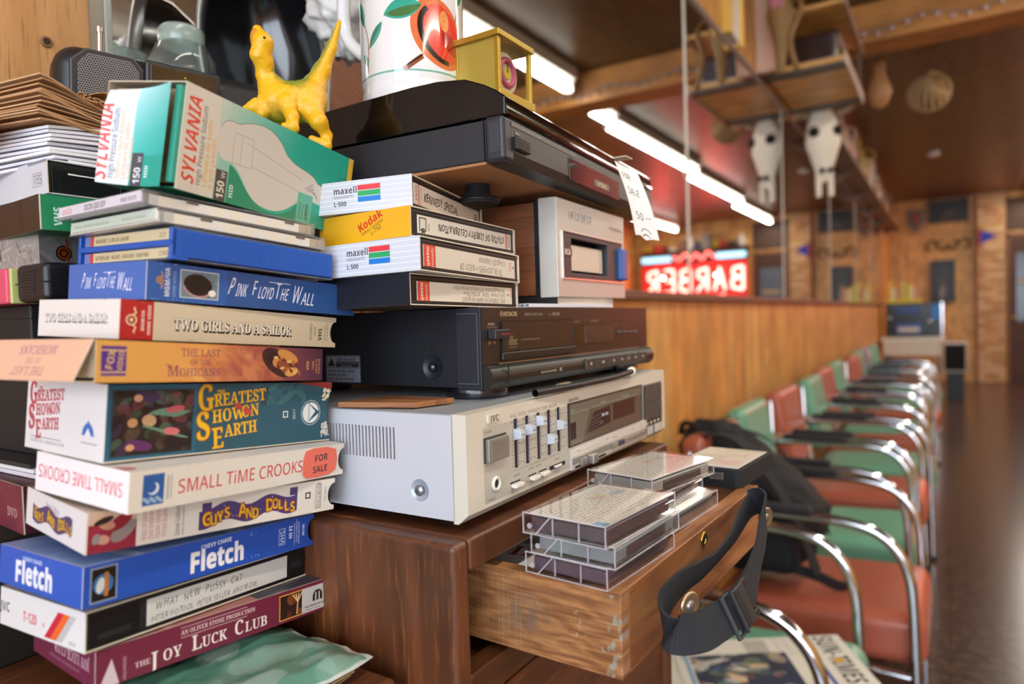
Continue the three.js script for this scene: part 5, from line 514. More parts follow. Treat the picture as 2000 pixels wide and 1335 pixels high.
{ // home recording, its sleeve open to the room
  const F = [[-0.4292, 1.0349, -0.1997], -3.64, -.072, .006], g = video('tape_sleeve', 'white cardboard tape sleeve with red and orange slanted stripes on its end', F, { s: .93, openFront: true, top: '#d6d0c6', bottom: '#c9c2b6', end: EN('#dbd8d8', (g) => { T(g, 'JVC', 0, 16, 9, { weight: 'bold', color: '#3a3f4a', sx: .9 }); T(g, 'T-120', 30, 18.6, 9.5, { color: '#d04050', weight: 'bold', sx: .72 }); T(g, 'H', 54, 18.6, 5, { color: '#d04050' }); [['#c9243a', 0], ['#e2662c', 7], ['#b9b6ba', 14]].forEach(([c, o]) => { g.fillStyle = c; g.beginPath(); g.moveTo(57 + o, 24); g.lineTo(64 + o, 24); g.lineTo(80 + o, 5); g.lineTo(73 + o, 5); g.fill(); }); T(g, 'HGX', 86, 23.6, 4, { color: '#7d7a80' }); }) });
  const t = thing('video_cassette', 'black video cassette with long handwritten white spine label in the striped sleeve', 'video cassette'); frame(t, F[0], F[1], F[2], F[3], .0258, .93); part(t, 'shell', bx(.0012, .1866, .001, .0248, -.102, -.0006, .0012), tapeBlack); part(t, 'recess', bx(.036, .1675, .0038, .0225, -.0008, -.0003), M('#1a1a1d', .5));
  part(t, 'spine_label', bx(.041, .1655, .0042, .0222, -.0007, 0), fill6(mat.paper, 4, printed(print(124.5, 18, 8, '#c9c8c4', (g) => { hand(g, 'WHAT  NEW  PUSSY  CAT', 6, 8.2, 7, { color: '#4a4c50', seed: 31, sx: .85, track: 1.12 }); hand(g, 'PETER HOTOOL  PETER SELLER  AND MORE', 3, 16.4, 5.4, { color: '#4a4c50', seed: 17, sx: .8, track: 1.1 }); }), .7))); part(t, 'finger_groove', bx(.008, .03, .006, .010, -.0006, -.0002), M('#1c1c20', .5)); part(t, 'write_tab', bx(.170, .182, .010, .016, -.0006, -.0002), M('#1c1c20', .5));
}
video('boxed_video', 'maroon video box with cream serif title and a grey label, lowest of the pile', [[-0.4335, 1.0083, -0.2059], 4.18, -.06, 0], { s: .915, t: .026, notch: 0, top: print(188, 104, 2, '#4a4650', (g) => { blots(g, 0, 0, 188, 104, ['#3b3a44', '#4c4850', '#2f2d36'], 5, 30); blots(g, 0, 40, 120, 64, ['#a87068', '#4a4650', '#c0948a', '#8a4a4c'], 8, 26, .05, .2); }), bottom: '#4a1226', spine: print(188, 26, 6, '#6b1e38', (g) => {
  T(g, 'AN OLIVER STONE PRODUCTION', 57, 8, 4.4, { font: 'serif', weight: 'bold', color: '#d6c0bc', sx: .82 }); g.fillStyle = '#d6c0bc'; g.fillRect(57, 2.6, 53, .4); g.fillRect(57, 9.6, 53, .4); T(g, 'THE', 25, 20, 5, { font: 'serif', weight: 'bold', color: '#d6c0bc' }); const c = '#e2d8d0'; T(g, 'J', 36, 24, 15, { font: 'serif', weight: 'bold', color: c, sx: .9 }); T(g, 'OY', 44, 22, 11, { font: 'serif', weight: 'bold', color: c, sx: .85 }); T(g, 'L', 65, 22, 15, { font: 'serif', weight: 'bold', color: c, sx: .85 }); T(g, 'UCK', 73, 22, 11, { font: 'serif', weight: 'bold', color: c, sx: .85 }); T(g, 'C', 99, 22, 15, { font: 'serif', weight: 'bold', color: c, sx: .8 }); T(g, 'LUB', 108, 22, 11, { font: 'serif', weight: 'bold', color: c, sx: .88 });
  g.fillStyle = '#c9962c'; g.fillRect(139, 3, 26, 21); blots(g, 140, 4, 24, 19, ['#2a1410', '#5a2c18', '#1c0e0c', '#8a4a24'], 9, 30); g.strokeStyle = '#d2a878'; g.lineWidth = 1.2; for (let i = 0; i < 4; i++) { g.beginPath(); g.moveTo(157, 12); g.lineTo(152 + i * 3, 5); g.stroke(); } g.beginPath(); g.moveTo(156, 22); g.lineTo(157, 12); g.stroke(); g.fillStyle = '#b9b6b2'; g.fillRect(161, 3, 25, 21); g.fillStyle = '#2a2826'; g.beginPath(); g.arc(177, 12, 5, 3.14, 0); g.lineTo(182, 16); g.lineTo(172, 16); g.fill(); g.fillStyle = '#b9b6b2'; g.fillRect(174.4, 9, 1.4, 7); g.fillRect(178, 9, 1.4, 7); T(g, 'HOLLYWOOD PICTURES', 164, 20, 2, { color: '#2a2826', weight: 'bold' }); T(g, 'H O M E   V I D E O', 165, 22.6, 1.7, { color: '#2a2826' }); g.fillStyle = '#c9b4bc'; g.beginPath(); g.moveTo(2, 26); g.lineTo(10, 8); g.lineTo(15, 26); g.fill(); T(g, 'HOLLYWOOD', 19.4, 25, 2.6, { rot: -90, color: '#c9b4bc' }); }), end: print(104, 26, 6, '#6d2442', (g) => { T(g, 'JOY LUCK CLUB', 95, 9, 10, { font: 'serif', weight: 'bold', flip: true, color: '#c9a9b6', sx: .72 }); T(g, 'AN OLIVER STONE PRODUCTION', 80, 19, 3.2, { font: 'serif', flip: true, color: '#a98498' }); g.fillStyle = '#b49aa8'; g.beginPath(); g.arc(28, 8, 5, 0, 7); g.fill(); }) });

// ---------------------------------------------------------------- four half-inch tapes on the disc player
function betaTape(F, t, label, tapeLabel, { end, body, spine, bottom = '#cfcac2', labelBox }) {
  const g = thing('tape_sleeve', label, 'tape sleeve', 'sleeved tapes piled on the disc player'); frame(g, F[0], F[1], F[2], F[3], t); const a = .158, b = .1, w = .0009, pm = M(body, .45);
  part(g, 'end_panel', bx(0, w, 0, t, -b, 0), fill6(cardEdge, 1, end.isTexture ? printed(end, .35) : M(end, .4))); part(g, 'top_panel', bx(w, a, t - w, t, -b, -.0004), fill6(cardEdge, 2, pm)); part(g, 'bottom_panel', bx(w, a, 0, w, -b, -.0004), fill6(cardEdge, 3, M(bottom, .5))); part(g, 'end_panel', bx(a - w, a, w, t - w, -b, -.0004), cardEdge); part(g, 'back_panel', bx(w, a - w, w, t - w, -b, -b + w), pm);
  const c = thing('video_cassette', tapeLabel, 'video cassette'); frame(c, F[0], F[1], F[2], F[3], t); part(c, 'shell', bx(.0012, a - .0012, .0011, t - .0011, -b + .003, -.0016, .0016), tapeBlack); part(c, 'bevel', merge([bx(.002, a - .002, t - .0042, t - .0022, -.0018, -.0012), bx(.002, a - .002, .0018, .0034, -.0018, -.0012)]), M('#26262a', .3)); const [x0, x1] = labelBox; part(c, 'spine_label', bx(x0, x1, .0036, t - .0058, -.0020, -.0010), fill6(mat.paper, 4, printed(spine, .6)));
}
const maxellEnd = (t) => print(100, t * 1000, 8, '#c9ccd6', (g, w, h) => { for (let i = 0; i < 6; i++) { g.fillStyle = '#e2e4ea'; g.fillRect(0, 2.2 + i * 4.2, w, .6); } T(g, 'maxell', 27.5, 10.5, 7.6, { weight: 'bold', color: '#4a4048', sx: .92 }); T(g, 'VIDEOCASSETTE', 27.6, 14, 2.9, { color: '#4a4048', sx: .9 }); T(g, 'L·500', 27.6, 20.4, 5.2, { color: '#35303a', weight: 'bold', sx: .95 }); [['#d8323c', 4.4], ['#1f9c58', 9.2], ['#1474c8', 14]].forEach(([c, y]) => { g.fillStyle = c; g.fillRect(50.6, y, 21, 4.2); }); });
betaTape([[-.3444, 1.2382, -.3999], -.52, -.018, -.012], .0245, 'black tape sleeve, lowest of the pile on the disc player', 'tape with red label corner and three lines of handwriting in the black sleeve', { end: '#0b0d18', body: '#12131a', bottom: '#4a3a20', labelBox: [.010, .148], spine: print(138, 16.5, 9, '#d6cebd', (g) => { g.fillStyle = '#d2452f'; g.fillRect(0, 0, 15, 16.5); T(g, 'maxell', 4, .8, 5, { rot: 90, weight: 'bold', color: '#eadccb', sx: .95 }); T(g, 'Epitaxial', 10.2, 1.5, 3.6, { rot: 90, font: 'serif', style: 'italic', color: '#eadccb' }); ["The Beatification of Cardinal Bernardine", "John Stossel - 20/20 - NOTRE Place", "ABC's TRIBUTE TO FRANK REYNOLDS"].forEach((s, i) => hand(g, s, 126, 11.6 - (2 - i) * 5 + 0, 5.4, { flip: true, color: '#4a3634', seed: 40 + i, sx: .74, font: i === 2 ? 'sans-serif' : 'serif' })); T(g, '500', 134, 1.4, 5.6, { rot: 90, color: '#c8504c', sx: .9 }); T(g, 'B', 129.5, 6, 4, { rot: 90, weight: 'bold', color: '#3a4a44' }); }) });
betaTape([[-.3335, 1.2655, -.4001], -3.58, -.030, -.015], .0262, 'white lined tape sleeve with three colour bars, second from the disc player', 'tape with red label corner and two faint lines of handwriting', { end: maxellEnd(.0262), body: '#c9c8cc', labelBox: [.006, .150], spine: print(144, 17.8, 9, '#d2cabb', (g) => { g.fillStyle = '#d2452f'; g.fillRect(0, 0, 15.6, 17.8); T(g, 'maxell', 4.2, 1.2, 5.2, { rot: 90, weight: 'bold', color: '#eadccb', sx: .95 }); T(g, 'Epitaxial', 10.6, 2, 3.6, { rot: 90, font: 'serif', style: 'italic', color: '#eadccb' }); hand(g, 'CANDID CAMERA', 126, 2.4, 7, { flip: true, color: '#5f5650', seed: 14, sx: .84 }); hand(g, 'TV BLOOPERS + BEST OF', 120, 10.4, 7.6, { flip: true, color: '#665d56', seed: 12, sx: .84 }); T(g, '500', 133, 2, 5.8, { rot: 90, color: '#c8504c', sx: .9 }); T(g, 'B', 139.5, 6, 4, { rot: 90, weight: 'bold', color: '#3a4a44' }); }) });
betaTape([[-.3528, 1.2918, -.4132], -1.01, -.028, -.012], .0239, 'yellow tape sleeve with slanted red lettering on the pile', 'tape with white label and upside down capital handwriting in the yellow sleeve', { end: print(100, 23.9, 8, '#e2a618', (g) => { T(g, 'Kodak', 46, 16.5, 9.4, { weight: 'bold', color: '#c8281c', rot: -24 }); T(g, 'Video Cassette', 48.5, 19.6, 3.9, { rot: -24, color: '#4a2c14' }); T(g, 'L-750', 59, 19.6, 4.9, { rot: -24, color: '#4a2c14' }); }), body: '#d8a020', labelBox: [.010, .151], spine: print(141, 16, 9, '#d4cec0', (g) => { g.strokeStyle = '#2a2826'; g.lineWidth = 1; g.strokeRect(2.4, 2.4, 8, 11); T(g, 'B', 9.6, 11.2, 9.4, { rot: 180, weight: 'bold', color: '#2a2826' }); T(g, 'Beta', 15, 13, 3.4, { rot: -90, color: '#4a4844' }); hand(g, 'STATUE OF LIBERTY CELEBRATION', 129, 4.4, 9.4, { flip: true, color: '#26211f', seed: 22, sx: .66, weight: 'bold' }); g.fillStyle = '#e08a2c'; g.fillRect(131, 0, 1.4, 16); g.fillStyle = '#c8303a'; g.fillRect(132.8, 0, 1.4, 16); T(g, 'SONY', 135.6, 1.6, 4.4, { rot: 90, weight: 'bold', color: '#4a4440', font: 'serif' }); }) });
betaTape([[-.3606, 1.3192, -.4253], -14.03, -.025, -.012], .0264, 'white lined tape sleeve with three colour bars, topmost under the turntable foot', 'tape with white label and two handwritten capital words, topmost of the pile', { end: maxellEnd(.0264), body: '#c9c8cc', labelBox: [.005, .150], spine: print(145, 18, 9, '#d6d1c8', (g) => { T(g, 'SONY', 4.6, 1.4, 4.8, { rot: 90, weight: 'bold', color: '#4a4440', font: 'serif', sx: 1.05, base: 'middle' }); g.fillStyle = '#c8303a'; g.fillRect(8, 0, 1.3, 18); g.fillStyle = '#e08a2c'; g.fillRect(10, 0, 1.1, 18); T(g, 'Dynamicron', 13, 2, 3, { rot: 90, color: '#8a4038' }); hand(g, 'KENNEDY SPECIAL', 18, 13, 10.6, { color: '#1c1a1a', seed: 5, sx: .78, weight: 'bold' }); g.strokeStyle = '#2a2826'; g.lineWidth = .9; g.strokeRect(133, 5, 7, 9); T(g, 'B', 134, 12.6, 8, { weight: 'bold', color: '#2a2826' }); }) });

// ---------------------------------------------------------------- compact disc cases
{
  const clear = new THREE.MeshPhysicalMaterial({ color: '#eef0f2', roughness: .08, transmission: .9, thickness: 0, ior: 1.49 });
  const ridg = field(256, 64, .142, .0102, (u, v) => { const n = Math.sin(u * 4200) * 7 + N2(u * 300, v * 300) * 4, c = u > .05 && u < .125 ? hex('#d9d1c2') : hex('#d6d2cb'); return [c[0] + n, c[1] + n, c[2] + n]; });
  function jewel(F, label, spineTex, inner) {
    const g = thing('disc_case', label, 'disc case', 'compact disc cases on the video pile'); frame(g, F[0], F[1], F[2], F[3], .0102, .945); const a = .142, b = .125, t = .0102;
    part(g, 'tray', bx(.0006, a - .0006, .0003, t - .0022, -b + .0006, -.0012, .0006), inner); part(g, 'tray_side', bx(.004, a - .004, .0008, t - .0026, -.0013, -.0004), fill6(inner, 4, new THREE.MeshStandardMaterial({ map: ridg, roughness: .3 })));
    part(g, 'spine_card', bx(-.0003, .0006, .0022, t - .0008, -b + .004, -.003), fill6(mat.paper, 1, printed(spineTex, .3)));
    part(g, 'lid', merge([bx(0, a, t - .0014, t, -b, 0, .0004), bx(0, .010, .0014, t - .0014, -.0006, 0), bx(a - .010, a, .0014, t - .0014, -.0006, 0)]), clear); part(g, 'base', bx(0, a, -.0002, .0010, -b, 0, .0004), clear);
    for (const x of [.030, .112]) part(g, 'hinge_tab', bx(x, x + .009, t - .0042, t - .0018, -.0004, .0002, .0003), M('#6f6a64', .3, .3)); part(g, 'thumb_ridge', merge([0, 1, 2, 3, 4, 5].map((i) => bx(.126, .138, .0014 + i * .0011, .0018 + i * .0011, -.0004, .0002))), M('#b9a888', .4));
  }
  jewel([[-0.4181, 1.2779, -0.2489], 1.12, -.068, .012], 'jewel case with pale green spine, under the white spined one', print(118, 7.2, 8, '#c2cfc0', (g) => { T(g, 'TCHAIKOVSKY  SYMPHONY NO.4  ROMEO AND JULIET', 4, 4.8, 2.6, { color: '#6a7a6c', sx: .85 }); T(g, 'Philadelphia Orchestra', 74, 5, 3.2, { color: '#7d8a7c', font: 'serif', style: 'italic', sx: .9 }); T(g, 'Ⓟ', 112, 5.4, 4.4, { color: '#5a6a5c' }); }), M('#c9c2b4', .4));
  jewel([[-0.4233, 1.2888, -0.2424], 1.74, -.068, .012], 'jewel case with white spine and red signature, topmost of the discs', print(118, 7.2, 8, '#d6d2dc', (g) => { T(g, 'india', 5, 5.8, 6.4, { color: '#c8506a', font: 'serif', style: 'italic' }); T(g, 'DICEN QUE SOY', 40, 5.8, 6, { color: '#4a444e', weight: 'bold', sx: .7 }); T(g, 'RMD 81373', 92, 5.4, 4, { color: '#6a646e', weight: 'bold' }); }), M('#8d8a8c', .4));
  const g = thing('disc_set', 'thick blue plastic double disc case with two cream spines', 'disc case'); frame(g, [-0.4138, 1.2662, -0.2543], .23, -.070, .03, .0223, .945); const a = .142, b = .125, t = .0223, bl = M('#1c55b0', .32);
  part(g, 'shell', merge([bx(.004, a, .0012, t - .0012, -b + .002, -.002, .0006), bx(.001, a, .0018, t - .0010, -.002, 0, .0008), bx(0, .004, .0090, .0132, -b + .001, 0, .0006), bx(0, .004, 0.0008, t - .001, -.0035, 0, .0006), bx(0, .004, .0008, t - .001, -b, -b + .0035, .0006)]), bl); part(g, 'foot_flange', bx(-.0005, .012, -.0004, .0018, -.004, .0012, .0005), bl);
  for (const [y0, y1, s1, s2] of [[.0138, .0212, 'MASSENET  LE ROI DE LAHORE', '2CD'], [.0012, .0084, 'SUTHERLAND · MILNES · GHIAUROV · BONYNGE', 'LONDON']]) part(g, 'spine_card', bx(.0022, .0040, y0, y1, -b + .006, -.0045), fill6(mat.paper, 1, printed(print(114, 7, 8, '#cfc09a', (c) => { c.fillStyle = '#c23a44'; c.fillRect(8, 0, 5, 7); c.fillStyle = '#6a7ab0'; c.fillRect(0, 0, 8, 7); T(c, s1, 16, 5.2, 4, { color: '#5a4c34', sx: .8, weight: 'bold' }); T(c, s2, 100, 5.2, 4.4, { color: '#4a3c2a' }); }), .35)));
  part(g, 'lid', bx(.003, a, t - .0012, t, -b, 0, .0004), clear); part(g, 'base', bx(.003, a, -.0004, .0010, -b, 0, .0004), clear); part(g, 'ribbing', merge(Array.from({ length: 40 }, (_, i) => bx(.008 + i * .0033, .0088 + i * .0033, .0035, t - .003, -.0004, .0003))), bl);
}
// ---------------------------------------------------------------- lamp carton with its end torn open
{
  const g = thing('lamp_carton', 'teal and white light bulb carton with an open end flap', 'carton'); frame(g, [-0.4051, 1.3572, -0.2637], -12.43, -.059, .151, .072, .945); const a = .2, t = .072, b = .072, w = .0007, edge = M('#cfc4ae', .85);
  const face = print(200, 72, 6, '#d2cdc0', (c, W, H) => {
    c.save(); const gr = c.createLinearGradient(30, 0, 110, 40); gr.addColorStop(0, '#c9d0c2'); gr.addColorStop(1, '#1fa58e'); c.fillStyle = gr; c.fillRect(32, 0, 168, 72); c.restore(); c.fillStyle = '#138a66'; c.beginPath(); c.moveTo(46, 72); c.lineTo(46, 44); c.bezierCurveTo(60, 46, 66, 72, 100, 70); c.bezierCurveTo(120, 68, 122, 56, 134, 52); c.lineTo(134, 72); c.fill(); c.fillStyle = '#d2cdc0'; c.beginPath(); c.moveTo(0, 0); c.lineTo(31, 0); c.lineTo(33, 40); c.lineTo(33, 72); c.lineTo(0, 72); c.fill();
    c.fillStyle = '#cfcabf'; c.beginPath(); c.moveTo(32, 20); c.bezierCurveTo(40, 8, 48, 16, 56, 11); c.bezierCurveTo(86, 0, 98, 12, 106, 20); c.bezierCurveTo(122, 30, 140, 24, 150, 34); c.lineTo(162, 36); c.lineTo(160, 52); c.lineTo(136, 50); c.bezierCurveTo(118, 58, 112, 70, 88, 68); c.bezierCurveTo(62, 66, 62, 46, 46, 42); c.bezierCurveTo(38, 44, 30, 40, 32, 20); c.fill(); c.strokeStyle = '#4a4a48'; c.lineWidth = .35; c.beginPath(); c.moveTo(34, 20); c.bezierCurveTo(40, 8, 48, 16, 56, 11); c.bezierCurveTo(86, 0, 98, 12, 106, 20); c.bezierCurveTo(122, 30, 140, 24, 150, 34); c.lineTo(162, 36); c.stroke(); c.strokeStyle = '#8a8782'; c.strokeRect(48, 20, 20, 22); c.beginPath(); c.moveTo(56, 20); c.lineTo(56, 42); c.moveTo(62, 24); c.lineTo(130, 36); c.moveTo(68, 40); c.lineTo(128, 46); c.stroke(); c.strokeStyle = '#3a3a3a'; for (let i = 0; i < 9; i++) { c.beginPath(); c.moveTo(134 + i * 2, 42 + (i % 3)); c.lineTo(144 + i, 36 + i * 1.6); c.stroke(); }
    T(c, 'SYLVANIA', 14.5, 67, 15, { rot: -90, weight: 'bold', style: 'italic', color: '#d4402a', sx: .84 }); T(c, 'High Pressure Sodium', 20.6, 66, 6.2, { rot: -90, color: '#4a4640', sx: .9 }); T(c, 'Lámpara de sodio', 26.2, 66, 6.2, { rot: -90, color: '#d89a2c', sx: .95 }); T(c, 'a alta presión', 31.6, 66, 6.2, { rot: -90, color: '#d89a2c', sx: .95 });
    c.fillStyle = '#4a443c'; c.fillRect(34, 50, 11, 22); T(c, '150', 43, 70.6, 9.4, { rot: -90, weight: 'bold', color: '#e2ddd2', sx: .84 }); T(c, 'W', 43, 55.6, 5.4, { rot: -90, color: '#e2ddd2' }); T(c, 'HID', 52, 68, 5.6, { rot: -90, weight: 'bold', color: '#d9e2da' }); c.fillStyle = '#5fb59a'; c.fillRect(126, 46, 20, 26); T(c, 'Outdoor', 131, 68, 3.8, { rot: -90, color: '#1c3a30' }); T(c, 'Exterior', 135, 68, 3.8, { rot: -90, color: '#1c3a30' }); T(c, '24000', 141, 68, 5, { rot: -90, weight: 'bold', color: '#1c3a30' }); T(c, 'ET23.5', 182, 30, 4.6, { rot: -90, color: '#20584a' }); T(c, 'BULB', 187, 30, 4.2, { rot: -90, color: '#20584a' }); T(c, 'BOMBILLA', 191.5, 30, 4.2, { rot: -90, color: '#20584a', sx: .85 }); c.fillStyle = '#e2b43a'; c.fillRect(192, 0, 8, 26); scuff(c, W, H, 3, 50, '#8d8472');
  });
  part(g, 'printed_side', bx(0, a, 0, t, -w, 0), fill6(edge, 4, printed(face, .45))); part(g, 'top_side', bx(0, a, t - w, t, -b, -w), fill6(edge, 2, M('#2aa890', .45))); part(g, 'bottom_side', bx(0, a, 0, w, -b, -w), M('#12805f', .5)); part(g, 'rear_side', bx(0, a, w, t - w, -b, -b + w), fill6(M('#b8a88e', .85), 5, M('#1b8f78', .45))); part(g, 'far_end', bx(a - w, a, 0, t, -b, 0), M('#1c7f68', .5)); part(g, 'corrugated_liner', bx(.004, .006, .004, t - .004, -b + .004, -.006), M('#a99272', .9)); part(g, 'inner_flap', bx(-.003, .003, t * .05, t * .95, -.006, -.0008), M('#3a9a86', .6));
  // open flap, curling a little
  const n = 16, pos = [], uv = [], idx = []; for (let i = 0; i <= n; i++) for (let j = 0; j <= 6; j++) { const u = i / n, v = j / 6; const z = -.004 - u * .0600, x = -.009 - .004 * u + .009 * Math.sin(u * 2.6) + (v > .8 ? (v - .8) * .02 : 0) * u, y = -.001 + v * (t * .96) * (1 - .06 * u * u); pos.push(x, y, z); uv.push(1 - u, v); } for (let i = 0; i < n; i++) for (let j = 0; j < 6; j++) { const q = i * 7 + j; idx.push(q, q + 1, q + 7, q + 1, q + 8, q + 7); } const fg = new THREE.BufferGeometry(); fg.setAttribute('position', new THREE.Float32BufferAttribute(pos, 3)); fg.setAttribute('uv', new THREE.Float32BufferAttribute(uv, 2)); fg.setIndex(idx); fg.computeVertexNormals();
  const ft = print(60, 72, 7, '#bfe0e4', (c) => { c.fillStyle = '#d2d8de'; c.fillRect(0, 0, 24, 72); const gr = c.createLinearGradient(24, 0, 60, 60); gr.addColorStop(0, '#b2dde2'); gr.addColorStop(.6, '#46b8b0'); gr.addColorStop(1, '#1aa89a'); c.fillStyle = gr; c.fillRect(24, 0, 36, 72); c.fillStyle = '#18a090'; c.fillRect(33, 50, 27, 22); T(c, 'SYLVANIA', 6.5, 70, 14, { rot: -90, weight: 'bold', style: 'italic', color: '#d8504a', sx: .88 }); T(c, 'High Pressure Sodium', 11.5, 68, 5.8, { rot: -90, color: '#4a4a54', sx: .92 }); T(c, 'Sodium à haute pression', 16, 68, 5, { rot: -90, color: '#d8b070', sx: .92 }); T(c, 'Lámpara de sodio', 20.5, 68, 5.2, { rot: -90, color: '#d8b070' }); T(c, 'a alta presión', 25, 68, 5.2, { rot: -90, color: '#d8b070' }); c.fillStyle = '#4a4a52'; c.fillRect(25, 48, 11, 24); T(c, '150', 34, 70.6, 8.8, { rot: -90, weight: 'bold', color: '#dfe2e6', sx: .84 }); T(c, 'W', 34, 55, 5, { rot: -90, color: '#dfe2e6' }); T(c, 'HID', 42, 66, 5, { rot: -90, weight: 'bold', color: '#d9efec' }); });
  part(g, 'end_flap', fg, new THREE.MeshStandardMaterial({ map: ft, roughness: .5, side: THREE.DoubleSide }));
}
// ================================================================ behind the video pile
{
  const t = thing('low_table', 'dark wooden side table that carries the video pile', 'table'); part(t, 'table_top', grain(bx(-.79, -.33, .925, .95, -.355, .12, .004), 'z'), mat.desk); for (const [x, z] of [[-.76, .08], [-.37, .08], [-.76, -.32], [-.37, -.32]]) part(t, 'leg', grain(bx(x - .02, x + .02, 0, .925, z - .02, z + .02, .003), 'y'), mat.desk); part(t, 'apron', grain(bx(-.77, -.36, .86, .925, -.34, -.325), 'x'), mat.desk);
  // plastic wrapped green board with a torn carton under it
  const gb = thing('wrapped_board', 'green board in cloudy plastic wrap under the video pile', 'wrapped board'); const n = 26, pos = [], idx = [], uv = []; for (let i = 0; i <= n; i++) for (let j = 0; j <= n; j++) { const u = i / n, v = j / n, e = Math.max(0, Math.max(Math.abs(u - .5), Math.abs(v - .5)) * 2 - .86) / .14; pos.push(-.49 + u * .133 + .010 * Math.sin(v * 5 + u * 3) * (v > .8 ? 1 : .3), .970 + .0022 * fbm(u * 6, v * 6, 3) - e * .007, -.10 - v * .250); uv.push(u, v); } for (let i = 0; i < n; i++) for (let j = 0; j < n; j++) { const q = i * (n + 1) + j; idx.push(q, q + n + 1, q + 1, q + 1, q + n + 1, q + n + 2); }
  const gg = new THREE.BufferGeometry(); gg.setAttribute('position', new THREE.Float32BufferAttribute(pos, 3)); gg.setAttribute('uv', new THREE.Float32BufferAttribute(uv, 2)); gg.setIndex(idx); gg.computeVertexNormals(); part(gb, 'plastic_wrap', gg, new THREE.MeshPhysicalMaterial({ map: canvasTex(256, 256, (g) => { g.fillStyle = '#5d8f7c'; g.fillRect(0, 0, 256, 256); blots(g, 0, 0, 256, 256, ['#5d8f7c', '#4f8270', '#86a89a', '#a9b8b0'], 12, 60, .02, .1); g.strokeStyle = '#c9cfca'; g.lineWidth = 5; g.strokeRect(2, 2, 252, 252); }), roughness: .22, clearcoat: .8, clearcoatRoughness: .15, side: THREE.DoubleSide })); part(gb, 'board', bx(-.487, -.372, .957, .966, -.338, -.11, .002), M('#4a7d68', .5));
  const cb = thing('torn_cardboard', 'torn edge of brown corrugated cardboard under the green board', 'cardboard'); part(cb, 'upper_sheet', extrude([[-.5, .1], [-.368, .1], [-.362, .2], [-.356, .34], [-.37, .345], [-.385, .352], [-.5, .35]], .001).rotateX(-Math.PI / 2).translate(0, .9545, 0), M('#b89a70', .9)); part(cb, 'lower_sheet', extrude([[-.5, .1], [-.365, .1], [-.352, .25], [-.36, .34], [-.5, .35]], .001).rotateX(-Math.PI / 2).translate(0, .9505, 0), M('#a88a60', .9)); part(cb, 'fluting', bx(-.495, -.372, .9515, .9545, -.345, -.105), M('#8f7350', .95));
}
function backBox(name, label, F, a, b, t, end, front, top) { const g = thing(name, label, 'video tape', 'video tapes stacked by the wood wall'); frame(g, F[0], F[1], 0, 0, t); const w = .0009; part(g, 'end_panel', bx(0, w, 0, t, -b, 0), fill6(cardEdge, 1, end)); if (front) part(g, 'spine_panel', bx(w, a, 0, t, -w, 0), fill6(cardEdge, 4, front)); part(g, 'top_panel', bx(w, a, t - w, t, -b, -w), M(top, .5)); part(g, 'bottom_panel', bx(w, a, 0, w, -b, -w), M(top, .5)); part(g, 'back_panel', bx(w, a, w, t - w, -b, -b + w), M(top, .5)); part(g, 'far_panel', bx(a - w, a, w, t - w, -b, -w), M(top, .5)); return g; }
